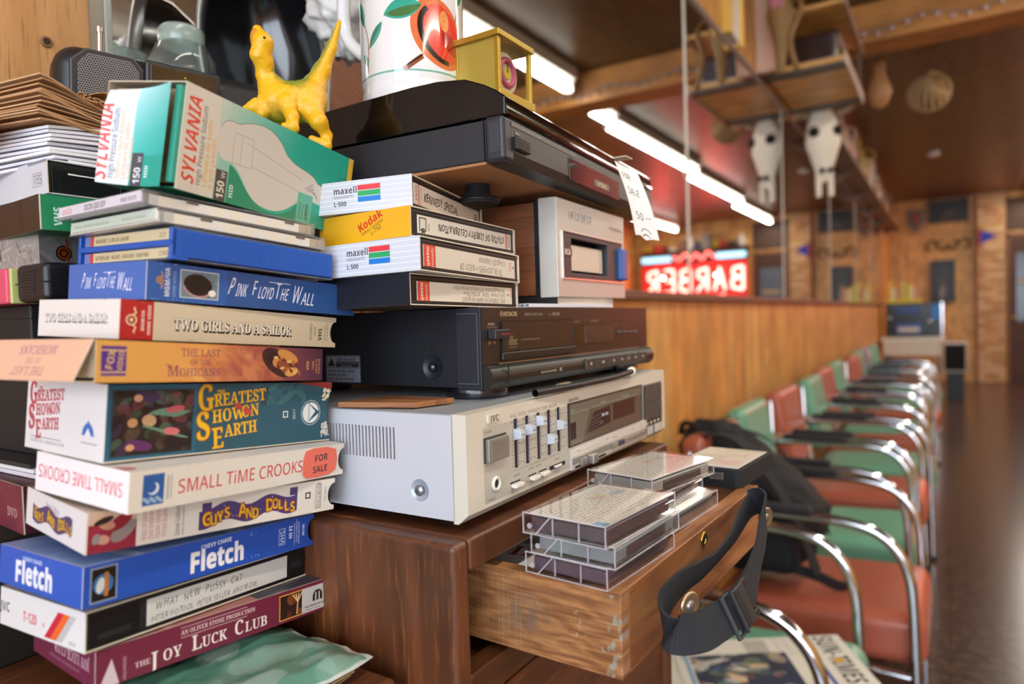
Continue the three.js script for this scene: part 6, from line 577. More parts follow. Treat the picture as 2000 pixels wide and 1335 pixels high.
{
  // white tape sleeve with a black tape
  const F1 = [[-.5678, 1.331, -.2522], .18]; backBox('tape_sleeve', 'white tape sleeve with a small boxed mark under the envelopes', F1, .17, .188, .0258, printed(print(188, 25.8, 6, '#cfced4', (g) => { T(g, 'VHS', 166, 17.5, 10, { font: 'serif', color: '#2c2a30', sx: .66 }); g.strokeStyle = '#2c2a30'; g.lineWidth = .3; g.strokeRect(164.4, 9, 15, 10); T(g, 'SKC', 92, 9, 8, { weight: 'bold', color: '#2c2a30' }); T(g, '168', 92, 22, 9, { color: '#2c2a30' }); g.fillStyle = '#8a8994'; g.fillRect(158, 0, 30, 2.2); })), null, '#c9c8cc');
  const c = thing('video_cassette', 'plain black video cassette inside the white sleeve with the boxed mark', 'video cassette'); frame(c, F1[0], F1[1], 0, 0, .0258); part(c, 'shell', bx(.002, .168, .0012, .0246, -.186, -.0022, .0015), tapeBlack); part(c, 'grip_step', bx(.004, .012, .002, .024, -.0022, -.0016, .0006), M('#17171b', .3)); part(c, 'moulded_mark', bx(.022, .055, .015, .020, -.0023, -.002), fill6(tapeBlack, 4, printed(print(33, 5, 10, '#0d0d10', (g) => T(g, 'T120SGX', 1, 4.4, 5, { color: '#1f1f26' })), .35))); part(c, 'hub_window', bx(.055, .075, .004, .014, -.0024, -.0018, .0004), M('#08080a', .2));
  backBox('tape_sleeve', 'green tape sleeve with upright white letters under the white sleeve', [[-.5518, 1.3009, -.2389], 4], .17, .188, .0255, printed(print(188, 25.5, 3, '#2c1d18', (g) => { g.fillStyle = '#1a110e'; g.fillRect(150, 0, 6, 26); g.fillStyle = '#3a2720'; g.fillRect(0, 12, 188, .5); })), printed(print(170, 25.5, 5, '#1a7d52', (g) => T(g, 'VHS', 13.5, 22, 7.4, { rot: -90, weight: 'bold', color: '#cfe0d6' }))), '#176a46');
  backBox('boxed_video', 'silver foil printed video box with a gold ring emblem', [[-.5836, 1.2755, -.2503], -4], .17, .188, .0258, printed(print(188, 25.8, 5, '#8f8a86', (g) => { blots(g, 0, 0, 188, 26, ['#8f8a86', '#6d6864', '#a9a5a0', '#5a5552', '#b5b1ac'], 6, 160, .01, .05); T(g, 'THE MALTESE FALCON', 40, 17, 12, { color: '#3a3634', sx: .8, outline: true, stroke: '#2a2624', lw: 6 }); }), .3), new THREE.MeshStandardMaterial({ map: print(170, 25.8, 5, '#a9a8a8', (g) => { blots(g, 0, 0, 170, 26, ['#a9a8a8', '#8a8888', '#c2c1c0', '#7a7878'], 9, 80, .01, .06); g.fillStyle = '#161210'; g.beginPath(); g.arc(18, 13, 6, 0, 7); g.fill(); emblem(g, 18, 13, 5.4, '#b5562c', '#6b2416'); }), roughness: .25, metalness: .6 }), '#8a8886');
  const V = (name, label, x0, x1, y0, y1, z0, z1, m, cat, top) => { const g = thing(name, label, cat); part(g, 'body', bx(x0, x1, y0, y1, z0, z1, .002), m); if (top) part(g, 'edge_band', bx(x1, x1 + .004, y0, y1, z0 + .004, z1 - .002, .001), M(top, .5)); return g; };
  V('boxed_video', 'pink video box with pale green edge under the foil box', -.74, -.604, 1.2235, 1.2505, -.40, -.236, M('#d8506a', .45), 'video tape', '#b8c07a');
  for (const [x, z, l, lab] of [[-.597, -.240, .028, 'black ribbed cassette clamshell beside the pink box'], [-.606, -.284, .028, 'second black cassette clamshell in the shade behind the ribbed one']]) { const g = thing('cassette_clamshell', lab, 'tape case'); const xo = x; part(g, 'body', bx(xo - .001, xo + .045, 1.2235, 1.2525, z - .04, z + .0, .005), M('#14151c', .4)); for (let i = 0; i < 8; i++) part(g, 'grip_rib', bx(xo + .008, xo + .030, 1.231 + i * .0022, 1.2320 + i * .0022, z, z + .0008, .0003), M('#1e2029', .4)); part(g, 'lid_seam', bx(xo - .0012, xo + .0452, 1.2375, 1.2383, z - .0395, z + .0002), M('#08080b', .5)); }
  const bk = thing('black_carton', 'tall matt black carton standing behind the video pile', 'carton'); part(bk, 'body', bx(-.785, -.606, 1.104, 1.2232, -.40, -.252, .002), M('#17181a', .6)); part(bk, 'lid_line', bx(-.786, -.6055, 1.212, 1.2126, -.4005, -.2515), M('#08080a', .6));
  const mg = thing('magazine_stack', 'few pale magazines under the black carton', 'magazines'); [['#cfcbd2', 1.094, -.56], ['#d8d6da', 1.0975, -.566], ['#2a2a2e', 1.1008, -.572]].forEach(([c, y, x]) => part(mg, 'magazine', bx(-.78, x, y, y + .0031, -.42, -.232, .0006), M(c, .5)));
  backBox('boxed_video', 'maroon disc box with a pale lettered corner under the magazines', [[-.548, 1.0935, -.217], 4], .17, .19, .034, printed(print(190, 34, 4, '#6b2038', (g) => { blots(g, 0, 0, 190, 34, ['#6b2038', '#7a2c44', '#5a1830'], 6, 40); T(g, 'DVD', 160, 24, 9, { font: 'serif', color: '#cbb0a8' }); })), M('#4a1626', .5), '#4a1626');
  const dk = thing('dark_crate', 'dark crate that fills the space beneath the maroon box', 'crate'); part(dk, 'body', bx(-.775, -.60, .95, 1.0592, -.352, -.215, .003), M('#1d1712', .7)); part(dk, 'rim', bx(-.778, -.597, 1.045, 1.0592, -.355, -.212, .002), M('#2a211a', .7));
}
// ---- white envelopes and brown paper bags
// thin bent slab from a surface function, closed all round
function slab(fn, th, N = 14) {
  const pos = [], idx = [], W = N + 1, at = (i, j) => i * W + j; for (const d of [0, th]) for (let i = 0; i <= N; i++) for (let j = 0; j <= N; j++) { const p = fn(i / N, j / N); pos.push(p[0], p[1] - d, p[2]); }
  const O = W * W; for (let i = 0; i < N; i++) for (let j = 0; j < N; j++) { const q = at(i, j); idx.push(q, q + 1, q + W, q + 1, q + W + 1, q + W); idx.push(O + q, O + q + W, O + q + 1, O + q + 1, O + q + W, O + q + W + 1); }
  const side = (a, b) => idx.push(a, b, O + a, b, O + b, O + a); for (let i = 0; i < N; i++) { side(at(i, 0), at(i + 1, 0)); side(at(i + 1, N), at(i, N)); side(at(N, i), at(N, i + 1)); side(at(0, i + 1), at(0, i)); }
  let g = new THREE.BufferGeometry(); g.setAttribute('position', new THREE.Float32BufferAttribute(pos, 3)); g.setIndex(idx); g = g.toNonIndexed(); g.computeVertexNormals(); return g;
}
function sheetStack(g, name, n, th, fn, m) { for (let k = 0; k < n; k++) part(g, name, slab((u, v) => fn(u, v, k), th), Array.isArray(m) ? m[k % m.length] : m); }
{
  // u runs from the near corner along -x, v away from the window
  const r = rng(23), off = Array.from({ length: 40 }, () => [r() * .006 - .003, r() * .006 - .003, r()]);
  const e = thing('envelope_stack', 'sloping stack of white envelopes under the brown bags', 'envelopes');
  sheetStack(e, 'envelope', 9, .0022, (u, v, k) => { const X = -.578 + off[k][0] + v * .0, Z = -.262 + off[k][1]; const y = 1.334 + k * .0032 + .010 * Math.sin(v * 1.6) * (k / 9 + .4) - .010 * u * (k < 3 ? 1.4 : .9) * (1 - v); return [X - u * .155 - v * .02, y, Z + u * .055 - v * .125]; }, ['#e6e5ee', '#dcdce8', '#eceaf0'].map((c) => M(c, .75, 0, { side: THREE.DoubleSide })));
  const lf = thing('curled_sheet', 'single curled white sheet drooping over the black tape', 'paper'); sheetStack(lf, 'sheet', 1, .0004, (u, v) => [-.579 + .010 * u * u + .0 * v, 1.335 - .0135 * Math.pow(u, 1.6), -.2735 - v * .045 + .006 * u], M('#d9d9de', .75, 0, { side: THREE.DoubleSide }));
  const b = thing('paper_bags', 'thick bundle of folded brown paper bags on the envelopes', 'paper bags');
  const cols = ['#b58a62', '#a67b54', '#c09a70', '#b08560'].map((c) => M(c, .85, 0, { side: THREE.DoubleSide }));
  sheetStack(b, 'bag', 15, .0012, (u, v, k) => { const X = -.575 + off[k + 9][0] * .7, Z = -.252 + off[k + 9][1] * .7 - (k > 8 ? .002 : 0); const hump = .009 * Math.exp(-(((v - .0) / .25) ** 2)) * (k / 15); const y = 1.3625 + k * .0017 + hump - .017 * u * (1 - .6 * v) * (.5 + k / 26) - .008 * v * (k / 15) + .0016 * Math.sin(v * 9 + k); return [X - u * .16 - v * .035, y, Z + u * .06 - v * .14]; }, cols);
  part(b, 'printed_panel', (() => { const g = new THREE.PlaneGeometry(.07, .02); return g; })(), printed(print(70, 20, 6, '#a98660', (g) => { T(g, '20# KRAFT', 8, 9, 6, { color: '#5a4634' }); T(g, 'DUBL LIFE', 14, 17, 6, { color: '#5a4634' }); }), .8), [-.625, 1.3515, -.2295], [-.5, -.28, 0]);
  const w = thing('crumpled_bag', 'crumpled mouth of a brown paper bag on the bundle', 'paper bag'); sheetStack(w, 'fold', 4, .0009, (u, v, k) => [-.60 - u * .05, 1.392 + k * .0022 + .004 * Math.sin(v * 11 + k * 1.7) - .006 * u, -.295 - v * .085], cols);
}
// ---------------------------------------------------------------- portable radio
{
  const g = thing('portable_radio', 'black portable radio with mesh speakers and short telescopic aerial', 'radio'); frame(g, [-.655, 1.4590, -.302], 19, -.03, .06, .078, .8); const L = .245, H = .078, bk = M('#15161a', .42);
  const prof = []; for (let i = 0; i <= 18; i++) { const a = i / 18 * Math.PI; prof.push([-.075 * .5 - .075 * .5 * Math.cos(a) * 1.0, H * .72 + H * .28 * Math.sin(a)]); } const body = new RoundedBoxGeometry(L, H, .075, 6, .026); body.translate(L / 2, H / 2, -.0375); part(g, 'body', body, bk);
  const rim = part(g, 'speaker_rim', extrude([[.012, .006], [.070, .006], [.082, .020], [.082, .058], [.072, .070], [.026, .070], [.012, .056]], .006, .002), M('#202127', .35), [.004, 0, -.0045]);
  const grid = canvasTex(256, 256, (c) => { c.fillStyle = '#7c7c80'; c.fillRect(0, 0, 256, 256); c.fillStyle = '#08080a'; for (let j = 0; j < 22; j++) for (let i = 0; i < 22; i++) { c.beginPath(); c.arc(i * 11.64 + (j % 2) * 5.8 + 3, j * 11.64 + 6, 4.3, 0, 7); c.fill(); } }); grid.wrapS = grid.wrapT = THREE.RepeatWrapping;
  const gm = new THREE.MeshStandardMaterial({ map: grid, roughness: .4, metalness: .3 }); const sp = extrude([[.018, .010], [.068, .010], [.078, .022], [.078, .056], [.069, .066], [.028, .066], [.018, .054]], .001, .0005); { const p = sp.attributes.position, uv = sp.attributes.uv; for (let i = 0; i < p.count; i++) uv.setXY(i, p.getX(i) / .055, p.getY(i) / .055); } part(g, 'speaker_grille', sp, gm, [.004, 0, .0036]);
  const s2 = extrude([[.172, .012], [.222, .012], [.232, .026], [.232, .050], [.220, .062], [.180, .062], [.172, .052]], .001, .0005); { const p = s2.attributes.position, uv = s2.attributes.uv; for (let i = 0; i < p.count; i++) uv.setXY(i, p.getX(i) / .055, p.getY(i) / .055); } part(g, 'speaker_grille', s2, new THREE.MeshStandardMaterial({ map: grid, roughness: .6, color: '#777' }), [0, 0, .0002]);
  const pn = part(g, 'tuner_panel', bx(.088, .172, .028, .073, -.006, .006, .004), M('#1b1c21', .35)); part(pn, 'dial_glass', bx(.094, .167, .040, .068, .006, .007, .0005), fill6(bk, 4, new THREE.MeshPhysicalMaterial({ map: print(73, 28, 6, '#0b0c0c', (c) => { c.fillStyle = '#2f4a40'; c.fillRect(4, 17, 65, .6); for (let i = 0; i < 12; i++) { T(c, String(54 + i * 9), 6 + i * 5.3, 13, 2.6, { color: '#3a4a48' }); T(c, String(88 + i * 2), 6 + i * 5.3, 23, 2.6, { color: '#3a4a48' }); } c.fillStyle = '#b8862c'; c.fillRect(36, 7, 2.4, 1.8); }), roughness: .15, clearcoat: 1 })));
  const a = part(g, 'aerial', merge([cyl(.0028, .0028, .038, .050, H + .012, -.05), cyl(.0040, .0040, .006, .050, H + .033, -.05)]), mat.chrome);
}
// ---------------------------------------------------------------- clear bottle standing for a mirror reflection, black bowl, board and white bag behind
{
  const b = thing('plastic_bottle', 'clear plastic bottle behind the radio, in place of a mirror reflection', 'bottle'); b.position.set(-.742, 1.375, -.478); part(b, 'body', lathe([[0, 0], [.034, 0], [.036, .01], [.036, .09], [.033, .1], [.036, .11], [.036, .13], [.028, .148], [.022, .152]], 30), new THREE.MeshPhysicalMaterial({ color: '#dfe9e4', roughness: .08, transmission: .92, thickness: 0, ior: 1.45, side: THREE.DoubleSide })); part(b, 'cap', lathe([[.023, .150], [.025, .152], [.025, .166], [.022, .170], [0, .170]], 26), new THREE.MeshPhysicalMaterial({ color: '#c9dcd4', roughness: .15, transmission: .6, thickness: 0 })); part(b, 'contents', cyl(.032, .032, .06, 0, .035, 0), M('#dcd8d0', .8));
  const w = thing('black_bowl', 'large glossy black enamel bowl with grey metal rim leaning on the wall', 'bowl'); w.position.set(-.668, 1.515, -.532); w.rotation.set(-.12, .62, .16, 'YXZ'); { const outer = lathe([[.118, .0], [.112, -.03], [.09, -.062], [.05, -.078], [0, -.082]], 48), inner = lathe([[0, -.078], [.048, -.074], [.087, -.058], [.108, -.028], [.114, .0]], 48); for (const q of [outer, inner]) q.rotateX(Math.PI / 2).scale(.60, 1.2, 1.15); part(w, 'wall', merge([outer, inner]), MP('#0b0c0f', .2, { clearcoat: .8, clearcoatRoughness: .1, side: THREE.DoubleSide })); part(w, 'rim', new THREE.TorusGeometry(.116, .007, 12, 60).scale(.60, 1.2, 1.2), M('#8a8d90', .28, .9)); }
  const p = thing('leaning_board', 'brown wood grain board leaning behind the black bowl', 'board'); p.position.set(-.755, 1.53, -.665); p.rotation.set(0, 1.15, -.6, 'YXZ'); part(p, 'panel', grain(bx(-.13, .13, -.12, .09, -.006, .006, .002), 'x'), mat.veneer); part(p, 'edge_band', bx(-.13, .13, -.124, -.12, -.006, .006), M('#2a1a12', .6));
  const s = thing('plastic_bag', 'crumpled white plastic bag bulging above the leaning board', 'plastic bag'); s.position.set(-0.582, 1.573, -0.593); const g = new THREE.SphereGeometry(.1, 60, 44); { const q = g.attributes.position, v = new THREE.Vector3(); for (let i = 0; i < q.count; i++) { v.fromBufferAttribute(q, i); const n = v.clone().normalize(); const d = 1 + .16 * N3(n.x * 2, n.y * 2, n.z * 2) + .09 * Math.abs(N3(n.x * 6, n.y * 6, n.z * 6)) + .03 * N3(n.x * 15, n.y * 15, n.z * 15); v.copy(n).multiplyScalar(.054 * d); q.setXYZ(i, v.x * .9, v.y * 1.15, v.z * .95); } g.computeVertexNormals(); } part(s, 'body', g, new THREE.MeshPhysicalMaterial({ color: '#d6d6d2', roughness: .35, transmission: .15, thickness: 0 })); part(s, 'green_print', new THREE.SphereGeometry(.024, 16, 12).scale(1, .6, .5), M('#6f8a5c', .6), [.02, .04, .035]);
}
// ---------------------------------------------------------------- toy dinosaur
{
  const J = { snout: [-.5126, 1.4625, -.4027, .0042], head: [-.5071, 1.4498, -.4033, .0086], jaw: [-.5088, 1.4388, -.4000, .0075], nk0: [-.5093, 1.4333, -.4061, .0068], nk1: [-.512, 1.4238, -.4087, .0074], sh: [-.5092, 1.4122, -.4148, .0125], chest: [-.5056, 1.4015, -.4171, .0160], mid: [-.4977, 1.4023, -.4277, .0175], hip: [-.4897, 1.4042, -.4362, .0165], t0: [-.4888, 1.4167, -.4428, .0110], t1: [-.4843, 1.4337, -.4499, .0075], t2: [-.4772, 1.4548, -.4558, .0048], t3: [-.4691, 1.4777, -.4594, .0020], la0: [-.5114, 1.3978, -.4081, .0075], la1: [-.5095, 1.3887, -.4019, .0050], la2: [-.5129, 1.3927, -.3951, .0042], la3: [-.5174, 1.3921, -.3911, .0026], la4: [-.5114, 1.3989, -.3963, .0024], ra0: [-.4911, 1.3958, -.4138, .0080], ra1: [-.4822, 1.3829, -.4119, .0052], ra2: [-.4799, 1.3725, -.4106, .0044], ra3: [-.483, 1.3733, -.4039, .0032], ll0: [-.5157, 1.3968, -.4294, .0105], ll1: [-.5171, 1.3868, -.4341, .0070], ll2: [-.5139, 1.3723, -.4418, .0045], ll3: [-.5100, 1.3640, -.436, .0045], rl0: [-.4814, 1.3938, -.4318, .0110], rl1: [-.4703, 1.3807, -.4312, .0072], rl2: [-.4703, 1.37, -.4403, .0042], rl3: [-.4677, 1.3603, -.4368, .0040], rl4: [-.4754, 1.3655, -.4273, .0036] };
  const Bn = ['snout head', 'head nk0', 'jaw nk0', 'nk0 nk1', 'nk1 sh', 'sh chest', 'chest mid', 'mid hip', 'hip t0', 't0 t1', 't1 t2', 't2 t3', 'chest la0', 'la0 la1', 'la1 la2', 'la2 la3', 'la2 la4', 'chest ra0', 'ra0 ra1', 'ra1 ra2', 'ra2 ra3', 'hip ll0', 'll0 ll1', 'll1 ll2', 'll2 ll3', 'hip rl0', 'rl0 rl1', 'rl1 rl2', 'rl2 rl3', 'rl3 rl4'].map((s) => s.split(' ').map((k) => J[k]));
  const c0 = [-.493, 1.418, -.425], S = .066, R = 84, mc = new MarchingCubes(R, new THREE.MeshStandardMaterial(), false, false, 90000); mc.isolation = 0; const half = R / 2;
  const dist = (x, y, z) => { let d = 9; for (const [a, b] of Bn) { const bxv = b[0] - a[0], by = b[1] - a[1], bz = b[2] - a[2]; let t = ((x - a[0]) * bxv + (y - a[1]) * by + (z - a[2]) * bz) / (bxv * bxv + by * by + bz * bz); t = t < 0 ? 0 : t > 1 ? 1 : t; const e = Math.hypot(x - a[0] - bxv * t, y - a[1] - by * t, z - a[2] - bz * t) - (a[3] + (b[3] - a[3]) * t); const k = .004, h = Math.max(0, Math.min(1, .5 + .5 * (d - e) / k)); d = d * (1 - h) + e * h - k * h * (1 - h); } return d + .0004 * N3(x * 260, y * 260, z * 260); };
  for (let k = 0; k < R; k++) for (let j = 0; j < R; j++) for (let i = 0; i < R; i++) mc.field[i + j * R + k * R * R] = -dist(c0[0] + (i - half) / half * S, c0[1] + (j - half) / half * S, c0[2] + (k - half) / half * S);
  mc.update(); const n = mc.count, pos = mc.positionArray.slice(0, n * 3), nor = mc.normalArray.slice(0, n * 3), col = new Float32Array(n * 3), P = new Float32Array(n * 3); const ye = new THREE.Color('#e0a80c'), gr = new THREE.Color('#5f7a2c'), pk = new THREE.Color('#c98a3c'), c = new THREE.Color();
  for (let i = 0; i < n; i++) { const x = pos[3 * i] * S, y = pos[3 * i + 1] * S, z = pos[3 * i + 2] * S; P[3 * i] = x; P[3 * i + 1] = y; P[3 * i + 2] = z; const X = c0[0] + x, Y = c0[1] + y, Z = c0[2] + z; let ly = nor[3 * i + 1]; // dye: green stripe along the spine and upper tail
    let s = 0; const on = (a, b, off) => { const A = J[a], B = J[b], q = [B[0] - A[0], B[1] - A[1], B[2] - A[2]]; let t = ((X - A[0]) * q[0] + (Y - A[1]) * q[1] + (Z - A[2]) * q[2]) / (q[0] ** 2 + q[1] ** 2 + q[2] ** 2); if (t < -.1 || t > 1.1) return; const r = A[3] + (B[3] - A[3]) * t; const o = [X - A[0] - q[0] * t, Y - A[1] - q[1] * t, Z - A[2] - q[2] * t]; if (Math.hypot(...o) > r * 1.5) return; s = Math.max(s, (o[0] * off[0] + o[1] * off[1] + o[2] * off[2]) / r); }; on('sh', 'mid', [0, 1, 0]); on('mid', 'hip', [0, 1, 0]); on('hip', 't0', [-.3, .8, .4]); on('t0', 't1', [-.45, .6, .6]); on('t1', 't2', [-.45, .55, .65]); on('t2', 't3', [-.45, .5, .7]); on('nk1', 'sh', [.2, .8, -.5]);
    const k = Math.max(0, Math.min(1, (s - .22) * 1.7 + .25 * N3(X * 500, Y * 500, Z * 500))); c.copy(ye).lerp(gr, k * .85); const tp = J.t3, dt = Math.hypot(X - tp[0], Y - tp[1], Z - tp[2]); if (dt < .012) c.lerp(ye, 1 - dt / .012); const bl = Math.hypot(X + .497, Y - 1.390, Z + .408); if (bl < .012) c.lerp(pk, .6 * (1 - bl / .012)); col[3 * i] = c.r; col[3 * i + 1] = c.g; col[3 * i + 2] = c.b; }
  const geo = new THREE.BufferGeometry(); geo.setAttribute('position', new THREE.BufferAttribute(P, 3)); geo.setAttribute('normal', new THREE.BufferAttribute(nor, 3)); geo.setAttribute('color', new THREE.BufferAttribute(col, 3));
  const d = single('toy_dinosaur', geo, new THREE.MeshPhysicalMaterial({ vertexColors: true, roughness: .42, clearcoat: .2, clearcoatRoughness: .4 }), 'yellow plastic toy dinosaur with green back standing on the light bulb carton', 'toy dinosaur', undefined, [-0.4659, 1.406, -0.4016]); d.scale.setScalar(.945);
  part(d, 'mouth', new THREE.SphereGeometry(.0068, 16, 12).scale(.62, 1.3, .6), M('#c07a14', .5), [-.5098 - c0[0], 1.4525 - c0[1], -.3978 - c0[2]], [0, .6, 0]); for (const [x, y, z] of [[-.4990, 1.4510, -.3990]]) part(d, 'eye', new THREE.SphereGeometry(.0013, 10, 8), M('#2a2410', .3), [x - c0[0], y - c0[1], z - c0[2]]);
}
// ---------------------------------------------------------------- pitcher and clock on the dust cover
{
  const g = thing('ceramic_pitcher', 'white ceramic pitcher painted with a red fruit and green leaves', 'pitcher'); g.position.set(-.443, 1.4050, -.531);
  const wrap = canvasTex(1600, 900, (c, W, H) => {
    c.fillStyle = '#dedddc'; c.fillRect(0, 0, W, H); c.fillStyle = '#6aa892'; c.fillRect(0, H - 158, W, 10); const cx = 900, cy = 540;
    const leaf = (x, y, l, w, a, col, dk) => { c.save(); c.translate(x, y); c.rotate(a); c.fillStyle = col; c.beginPath(); c.moveTo(0, 0); c.bezierCurveTo(l * .3, -w, l * .75, -w * .9, l, 0); c.bezierCurveTo(l * .7, w * .9, l * .3, w, 0, 0); c.fill(); c.fillStyle = dk; c.globalAlpha = .7; c.beginPath(); c.moveTo(0, 0); c.bezierCurveTo(l * .3, -w * .8, l * .7, -w * .7, l * .95, 0); c.bezierCurveTo(l * .6, w * .1, l * .3, w * .1, 0, 0); c.fill(); c.restore(); };
    // fruit, cut open
    c.save(); c.translate(cx + 30, cy); c.rotate(-.35); c.fillStyle = '#d66a3c'; c.beginPath(); c.ellipse(0, 0, 138, 192, 0, 0, 7); c.fill(); c.fillStyle = '#d8402e'; c.beginPath(); c.ellipse(16, 4, 100, 158, 0, 0, 7); c.fill(); c.strokeStyle = '#241a16'; c.lineWidth = 26; c.beginPath(); c.ellipse(4, 6, 98, 150, 0, 1.7, 4.5); c.stroke(); c.fillStyle = '#a3241f'; c.beginPath(); c.ellipse(40, 60, 36, 70, -.3, 0, 7); c.fill(); c.fillStyle = '#e09050'; c.beginPath(); c.ellipse(48, -60, 26, 56, .3, 0, 7); c.fill(); const r = rng(8); c.fillStyle = '#1c1412'; for (let i = 0; i < 90; i++) { c.globalAlpha = .6; c.fillRect(-90 + 180 * r(), -140 + 280 * r(), 2 + 4 * r(), 2 + 3 * r()); } c.globalAlpha = 1; c.restore();
    c.strokeStyle = '#8a4a2c'; c.lineWidth = 26; c.beginPath(); c.moveTo(cx - 62, cy + 132); c.lineTo(cx - 150, cy + 205); c.stroke(); c.strokeStyle = '#2a1a14'; c.lineWidth = 8; c.beginPath(); c.moveTo(cx - 60, cy + 124); c.lineTo(cx - 140, cy + 186); c.stroke(); c.lineWidth = 8; c.strokeStyle = '#9a4a30'; c.beginPath(); c.moveTo(cx + 130, cy - 90); c.lineTo(cx + 190, cy - 330); c.stroke();
    leaf(cx - 60, cy - 140, 190, 74, Math.PI - .25, '#2f9a86', '#4c5a1c'); leaf(cx + 150, cy - 190, 160, 50, -1.3, '#2f9a66', '#3c5a24'); c.strokeStyle = '#9c5a44'; c.lineWidth = 7; c.beginPath(); c.moveTo(540, 720); c.bezierCurveTo(560, 600, 560, 520, 500, 420); c.stroke(); leaf(560, 600, 150, 34, -.95, '#2f9a86', '#1f5a50'); leaf(548, 690, 90, 26, -2.1, '#2f9a86', '#1f5a50'); leaf(520, 470, 170, 36, -1.9, '#2f9a86', '#1f5a50'); c.lineWidth = 4; c.strokeStyle = '#2f8a78'; c.beginPath(); c.moveTo(552, 610); c.lineTo(570, 560); c.stroke();
  });
  const body = lathe([[0, 0], [.047, 0], [.0495, .004], [.0500, .014], [.0492, .018], [.0492, .022], [.0505, .026], [.0505, .20], [.0475, .20], [.0475, .03]], 72); { const p = body.attributes.position, uv = body.attributes.uv; for (let i = 0; i < p.count; i++) { const a = Math.atan2(p.getX(i), p.getZ(i)); let u = uv.getX(i); uv.setXY(i, u, p.getY(i) / .155); } }
  wrap.wrapS = THREE.RepeatWrapping; wrap.repeat.set(1, 1); wrap.offset.x = .385; part(g, 'body', body, new THREE.MeshPhysicalMaterial({ map: wrap, roughness: .12, clearcoat: 1, clearcoatRoughness: .03, side: THREE.DoubleSide })); part(g, 'handle', tube([[-.048, .17, 0], [-.085, .16, 0], [-.09, .10, 0], [-.05, .06, 0]], .007, 30), M('#dedddc', .15));
  const k = thing('carriage_clock', 'small gilt carriage clock with glass front beside the pitcher', 'clock'); frame(k, [-.344, 1.466, -.533], 0, 0, 0, .062); const gd = M('#b89a3c', .3, .85), a = .06, b = .051, h = .062;
  part(k, 'base', bx(-.002, a + .002, 0, .008, -b - .002, .002, .001), gd); part(k, 'roof', merge([bx(-.002, a + .002, h - .006, h, -b - .002, .002, .001)]), gd); for (const [x, z] of [[0, -.0045], [a - .0045, -.0045], [0, -b], [a - .0045, -b]]) part(k, 'corner_post', bx(x, x + .0045, .008, h - .006, z, z + .0045, .0006), gd); part(k, 'side_panel', bx(.0012, .0022, .008, h - .006, -b + .004, -.004), M('#b3a24a', .35, .6)); part(k, 'back_panel', bx(.004, a - .004, .008, h - .006, -b + .001, -b + .003), M('#a08a34', .4, .7)); const dl = part(k, 'dial', cyl(.019, .019, .002, a / 2, h * .52, -.012, 'z', 36), fill6(M('#d8d0b0', .5), 0, M('#d8d0b0', .5)).slice(0, 3)); dl.material = M('#ddd6c0', .5); part(dl, 'dial_flower', new THREE.TorusGeometry(.012, .003, 8, 20), M('#c05a74', .5), [a / 2, h * .52, -.0105]); part(dl, 'dial_centre', cyl(.006, .006, .001, a / 2, h * .52, -.0102, 'z'), M('#c9b82c', .4)); part(dl, 'hand', bx(a / 2 - .0006, a / 2 + .0006, h * .52, h * .52 + .014, -.0098, -.0092), mat.black);
  part(k, 'glass_front', bx(.004, a - .004, .008, h - .006, -.003, -.0022), new THREE.MeshPhysicalMaterial({ color: '#fff', roughness: .02, transmission: 1, thickness: 0 })); part(k, 'pendulum', merge([cyl(.0012, .0012, .016, a / 2, .022, -.02), new THREE.SphereGeometry(.004, 12, 8).translate(a / 2, .014, -.02)]), mat.brass);
}
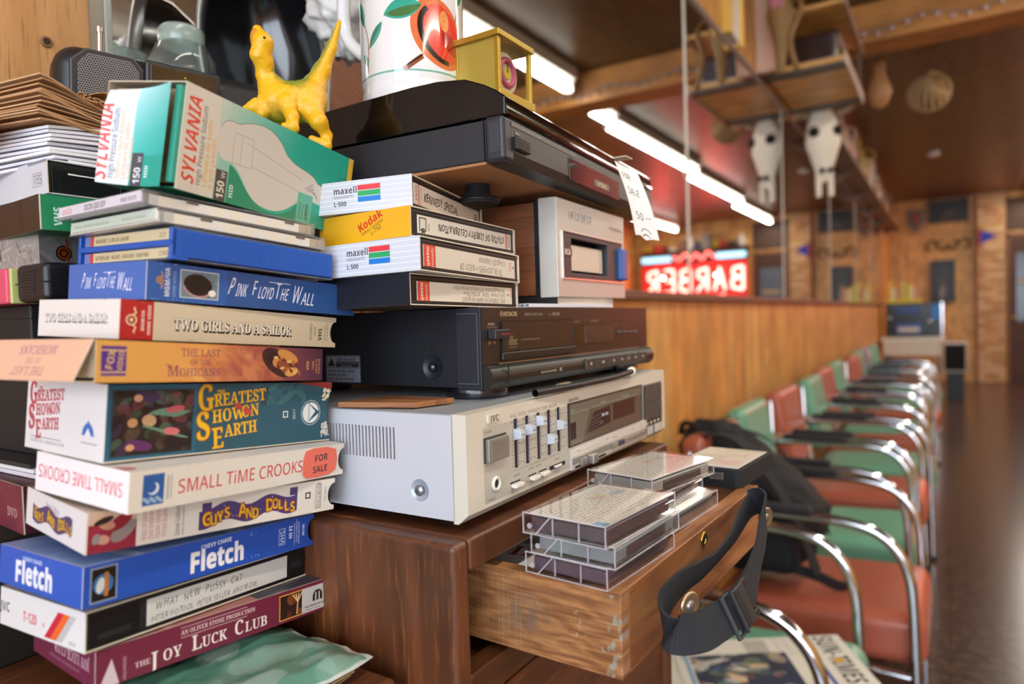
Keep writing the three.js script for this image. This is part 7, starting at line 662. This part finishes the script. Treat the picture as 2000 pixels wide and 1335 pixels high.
// ================================================================ row of waiting chairs
{
  const green = MP('#6ca588', .32, { clearcoat: .3, clearcoatRoughness: .3 }), red = MP('#aa5842', .32, { clearcoat: .3, clearcoatRoughness: .3 }), grey = MP('#80808c', .35, { clearcoat: .3 });
  function chair(v, label) {
    const g = thing('waiting_chair', label, 'chair', 'waiting chairs along the mirror wall'); // faces +x, width along z
    const seat = new RoundedBoxGeometry(.53, .13, .44, 4, .04); { const p = seat.attributes.position; for (let i = 0; i < p.count; i++) { const x = p.getX(i), y = p.getY(i); if (y > 0) p.setY(i, y + .012 * (1 - (x / .25) ** 2)); } seat.computeVertexNormals(); } part(g, 'seat', seat, v, [.03, .355, 0], [0, 0, .05]);
    const back = new RoundedBoxGeometry(.075, .36, .42, 4, .03); part(g, 'backrest', back, v, [-.265, .665, 0], [0, 0, .16]);
    for (const s of [-1, 1]) { const z = s * .245; part(g, 'arm', tube([[-.30, .60, z], [-.27, .645, z], [-.2, .66, z], [0, .662, z], [.11, .66, z], [.185, .643, z], [.234, .60, z], [.258, .54, z], [.266, .45, z], [.272, .2, z], [.275, .012, z]], .013, 70, 12), mat.chrome); part(g, 'arm_pad', bx(-.20, .04, .667, .690, z - .022, z + .022, .010), mat.softblack); part(g, 'rear_leg', tube([[-.30, .82, z * .8], [-.285, .6, z * .9], [-.26, .40, z * .94], [-.31, .012, z]], .0125, 30, 10), mat.chrome); part(g, 'seat_rail', tube([[-.27, .30, z * .95], [.27, .29, z * .99]], .010, 6, 8), mat.chrome); for (const x of [.275, -.31]) part(g, 'foot_cap', cyl(.016, .016, .02, x, .01, z), mat.black); }
    part(g, 'cross_bar', tube([[.27, .26, -.24], [.27, .26, .24]], .010, 6, 8), mat.chrome); return g;
  }
  const desc = ['green vinyl waiting chair holding the newspapers', 'red vinyl waiting chair under the black backpack', 'green vinyl waiting chair next after the backpack chair'];
  for (let k = 0; k < 11; k++) { const v = k === 9 ? grey : k % 2 ? red : green, col = k === 9 ? 'grey' : k % 2 ? 'red' : 'green'; const g = chair(v, desc[k] ?? `${col} vinyl waiting chair with chrome arms, number ${['', '', '', 'four', 'five', 'six', 'seven', 'eight', 'nine', 'ten', 'eleven'][k]} counted from the cabinet`); g.position.set(-.40 + (k === 0 ? -.05 : k === 1 ? .06 : .035 + .02 * Math.sin(k * 2)), 0, -1.535 - k * .622); g.rotation.y = .03 * Math.sin(k * 3.3); }
}
{ // newspapers on the first chair
  const g = thing('newspaper', 'folded newspaper with large black masthead on the green chair', 'newspaper'); g.position.set(-.33, .441, -1.505); g.rotation.set(0, .5, .05);
  const t = print(380, 300, 3, '#d3cdc2', (c) => { c.fillStyle = '#24262a'; T(c, 'SUN-TIMES', 320, 8, 58, { rot: 90, weight: 'bold', color: '#26262a', sx: .86 }); c.fillStyle = '#d9a21c'; c.beginPath(); c.arc(338, 150, 11, 0, 7); c.fill(); c.fillStyle = '#3c4a8c'; c.fillRect(292, 4, 9, 292); c.fillStyle = '#8d8a86'; for (let i = 0; i < 16; i++) { c.fillRect(226 + (i % 3) * 20, 12 + i * 7, 14, 4); } T(c, 'COLUMN', 280, 20, 16, { rot: 90, color: '#4a4a50' }); for (let i = 0; i < 14; i++) { c.fillStyle = i % 2 ? '#55524e' : '#8a867f'; c.fillRect(160, 14 + i * 8, 50, 4); } blots(c, 30, 90, 210, 210, ['#2a3048', '#4a6a9c', '#3a3c40', '#8d4a3c', '#d0b08a', '#26282c', '#6a7a5a', '#c9c2b8'], 31, 70, .03, .12); c.fillStyle = '#6d93b8'; c.fillRect(18, 0, 8, 300); T(c, 'SPORTS', 12, 80, 10, { rot: 90, color: '#4a5a70' }); });
  part(g, 'front_sheet', bx(-.19, .19, .006, .0075, -.115, .115), fill6(mat.paper, 2, new THREE.MeshStandardMaterial({ map: t, roughness: .8 }))); part(g, 'inner_sheets', bx(-.188, .186, 0, .006, -.114, .113, .001), M('#cfc9be', .85));
  const p2 = thing('newspaper', 'second newspaper with a blue edge strip under the masthead one', 'newspaper'); p2.position.set(-.43, .4375, -1.44); p2.rotation.set(0, .25, .05); part(p2, 'sheets', bx(-.16, .17, -.001, .003, -.11, .11, .0008), M('#d0cabf', .85)); part(p2, 'edge_print', bx(-.02, .0, .003, .0033, -.11, .11), M('#6d93b8', .7));
}
{ // backpack slumped on the second chair
  const g = thing('backpack', 'slumped black backpack with loose straps on the red chair', 'backpack'); g.position.set(-.50, .435, -2.12); const cloth = M('#0e0e11', .82), s = new THREE.SphereGeometry(1, 56, 40), p = s.attributes.position, v = new THREE.Vector3(); for (let i = 0; i < p.count; i++) { v.fromBufferAttribute(p, i); const n = v.clone(); const y = n.y; v.set(Math.sign(n.x) * Math.pow(Math.abs(n.x), .8) * (.21 - .08 * Math.max(0, y)), y > 0 ? y * .235 : y * .20, Math.sign(n.z) * Math.pow(Math.abs(n.z), .8) * .15); v.multiplyScalar(1 + .05 * N3(n.x * 3, n.y * 3, n.z * 3) + .025 * N3(n.x * 8, n.y * 8, n.z * 8)); v.x -= .13 * Math.max(0, y); p.setXYZ(i, v.x, v.y + .20, v.z); } s.computeVertexNormals(); part(g, 'body', s, cloth);
  const ribbon = (name, pts, w) => part(g, name, (() => { const c = new THREE.CatmullRomCurve3(pts.map((q) => new THREE.Vector3(...q))); const sh = new THREE.Shape([[-.003, -w], [.003, -w], [.003, w], [-.003, w]].map((q) => new THREE.Vector2(...q))); return new THREE.ExtrudeGeometry(sh, { steps: 40, extrudePath: c }); })(), M('#17181c', .8));
  ribbon('shoulder_strap', [[-.16, .40, .10], [-.02, .41, .14], [.08, .32, .165], [.16, .18, .165], [.20, .06, .15]], .022); ribbon('shoulder_strap', [[-.16, .40, -.06], [.0, .37, -.14], [.12, .23, -.165], [.19, .08, -.15]], .022); ribbon('waist_strap', [[.14, .06, .14], [.2, .04, .12], [.24, .01, .08], [.27, .0, .04]], .014); part(g, 'top_handle', tube([[-.22, .39, .0], [-.2, .425, .03], [-.16, .425, .05], [-.13, .40, .06]], .009, 20), M('#15161a', .8)); part(g, 'front_pocket', bx(.0, .15, .03, .2, .06, .150, .04), cloth); part(g, 'zip', tube([[-.08, .36, .12], [.03, .32, .14], [.1, .24, .14]], .003, 20, 6), M('#2a2b30', .4, .5));
}
scene.traverse((o) => { if (o.isLight && !o.isRectAreaLight) o.castShadow = true; });
renderer.render(scene, camera);
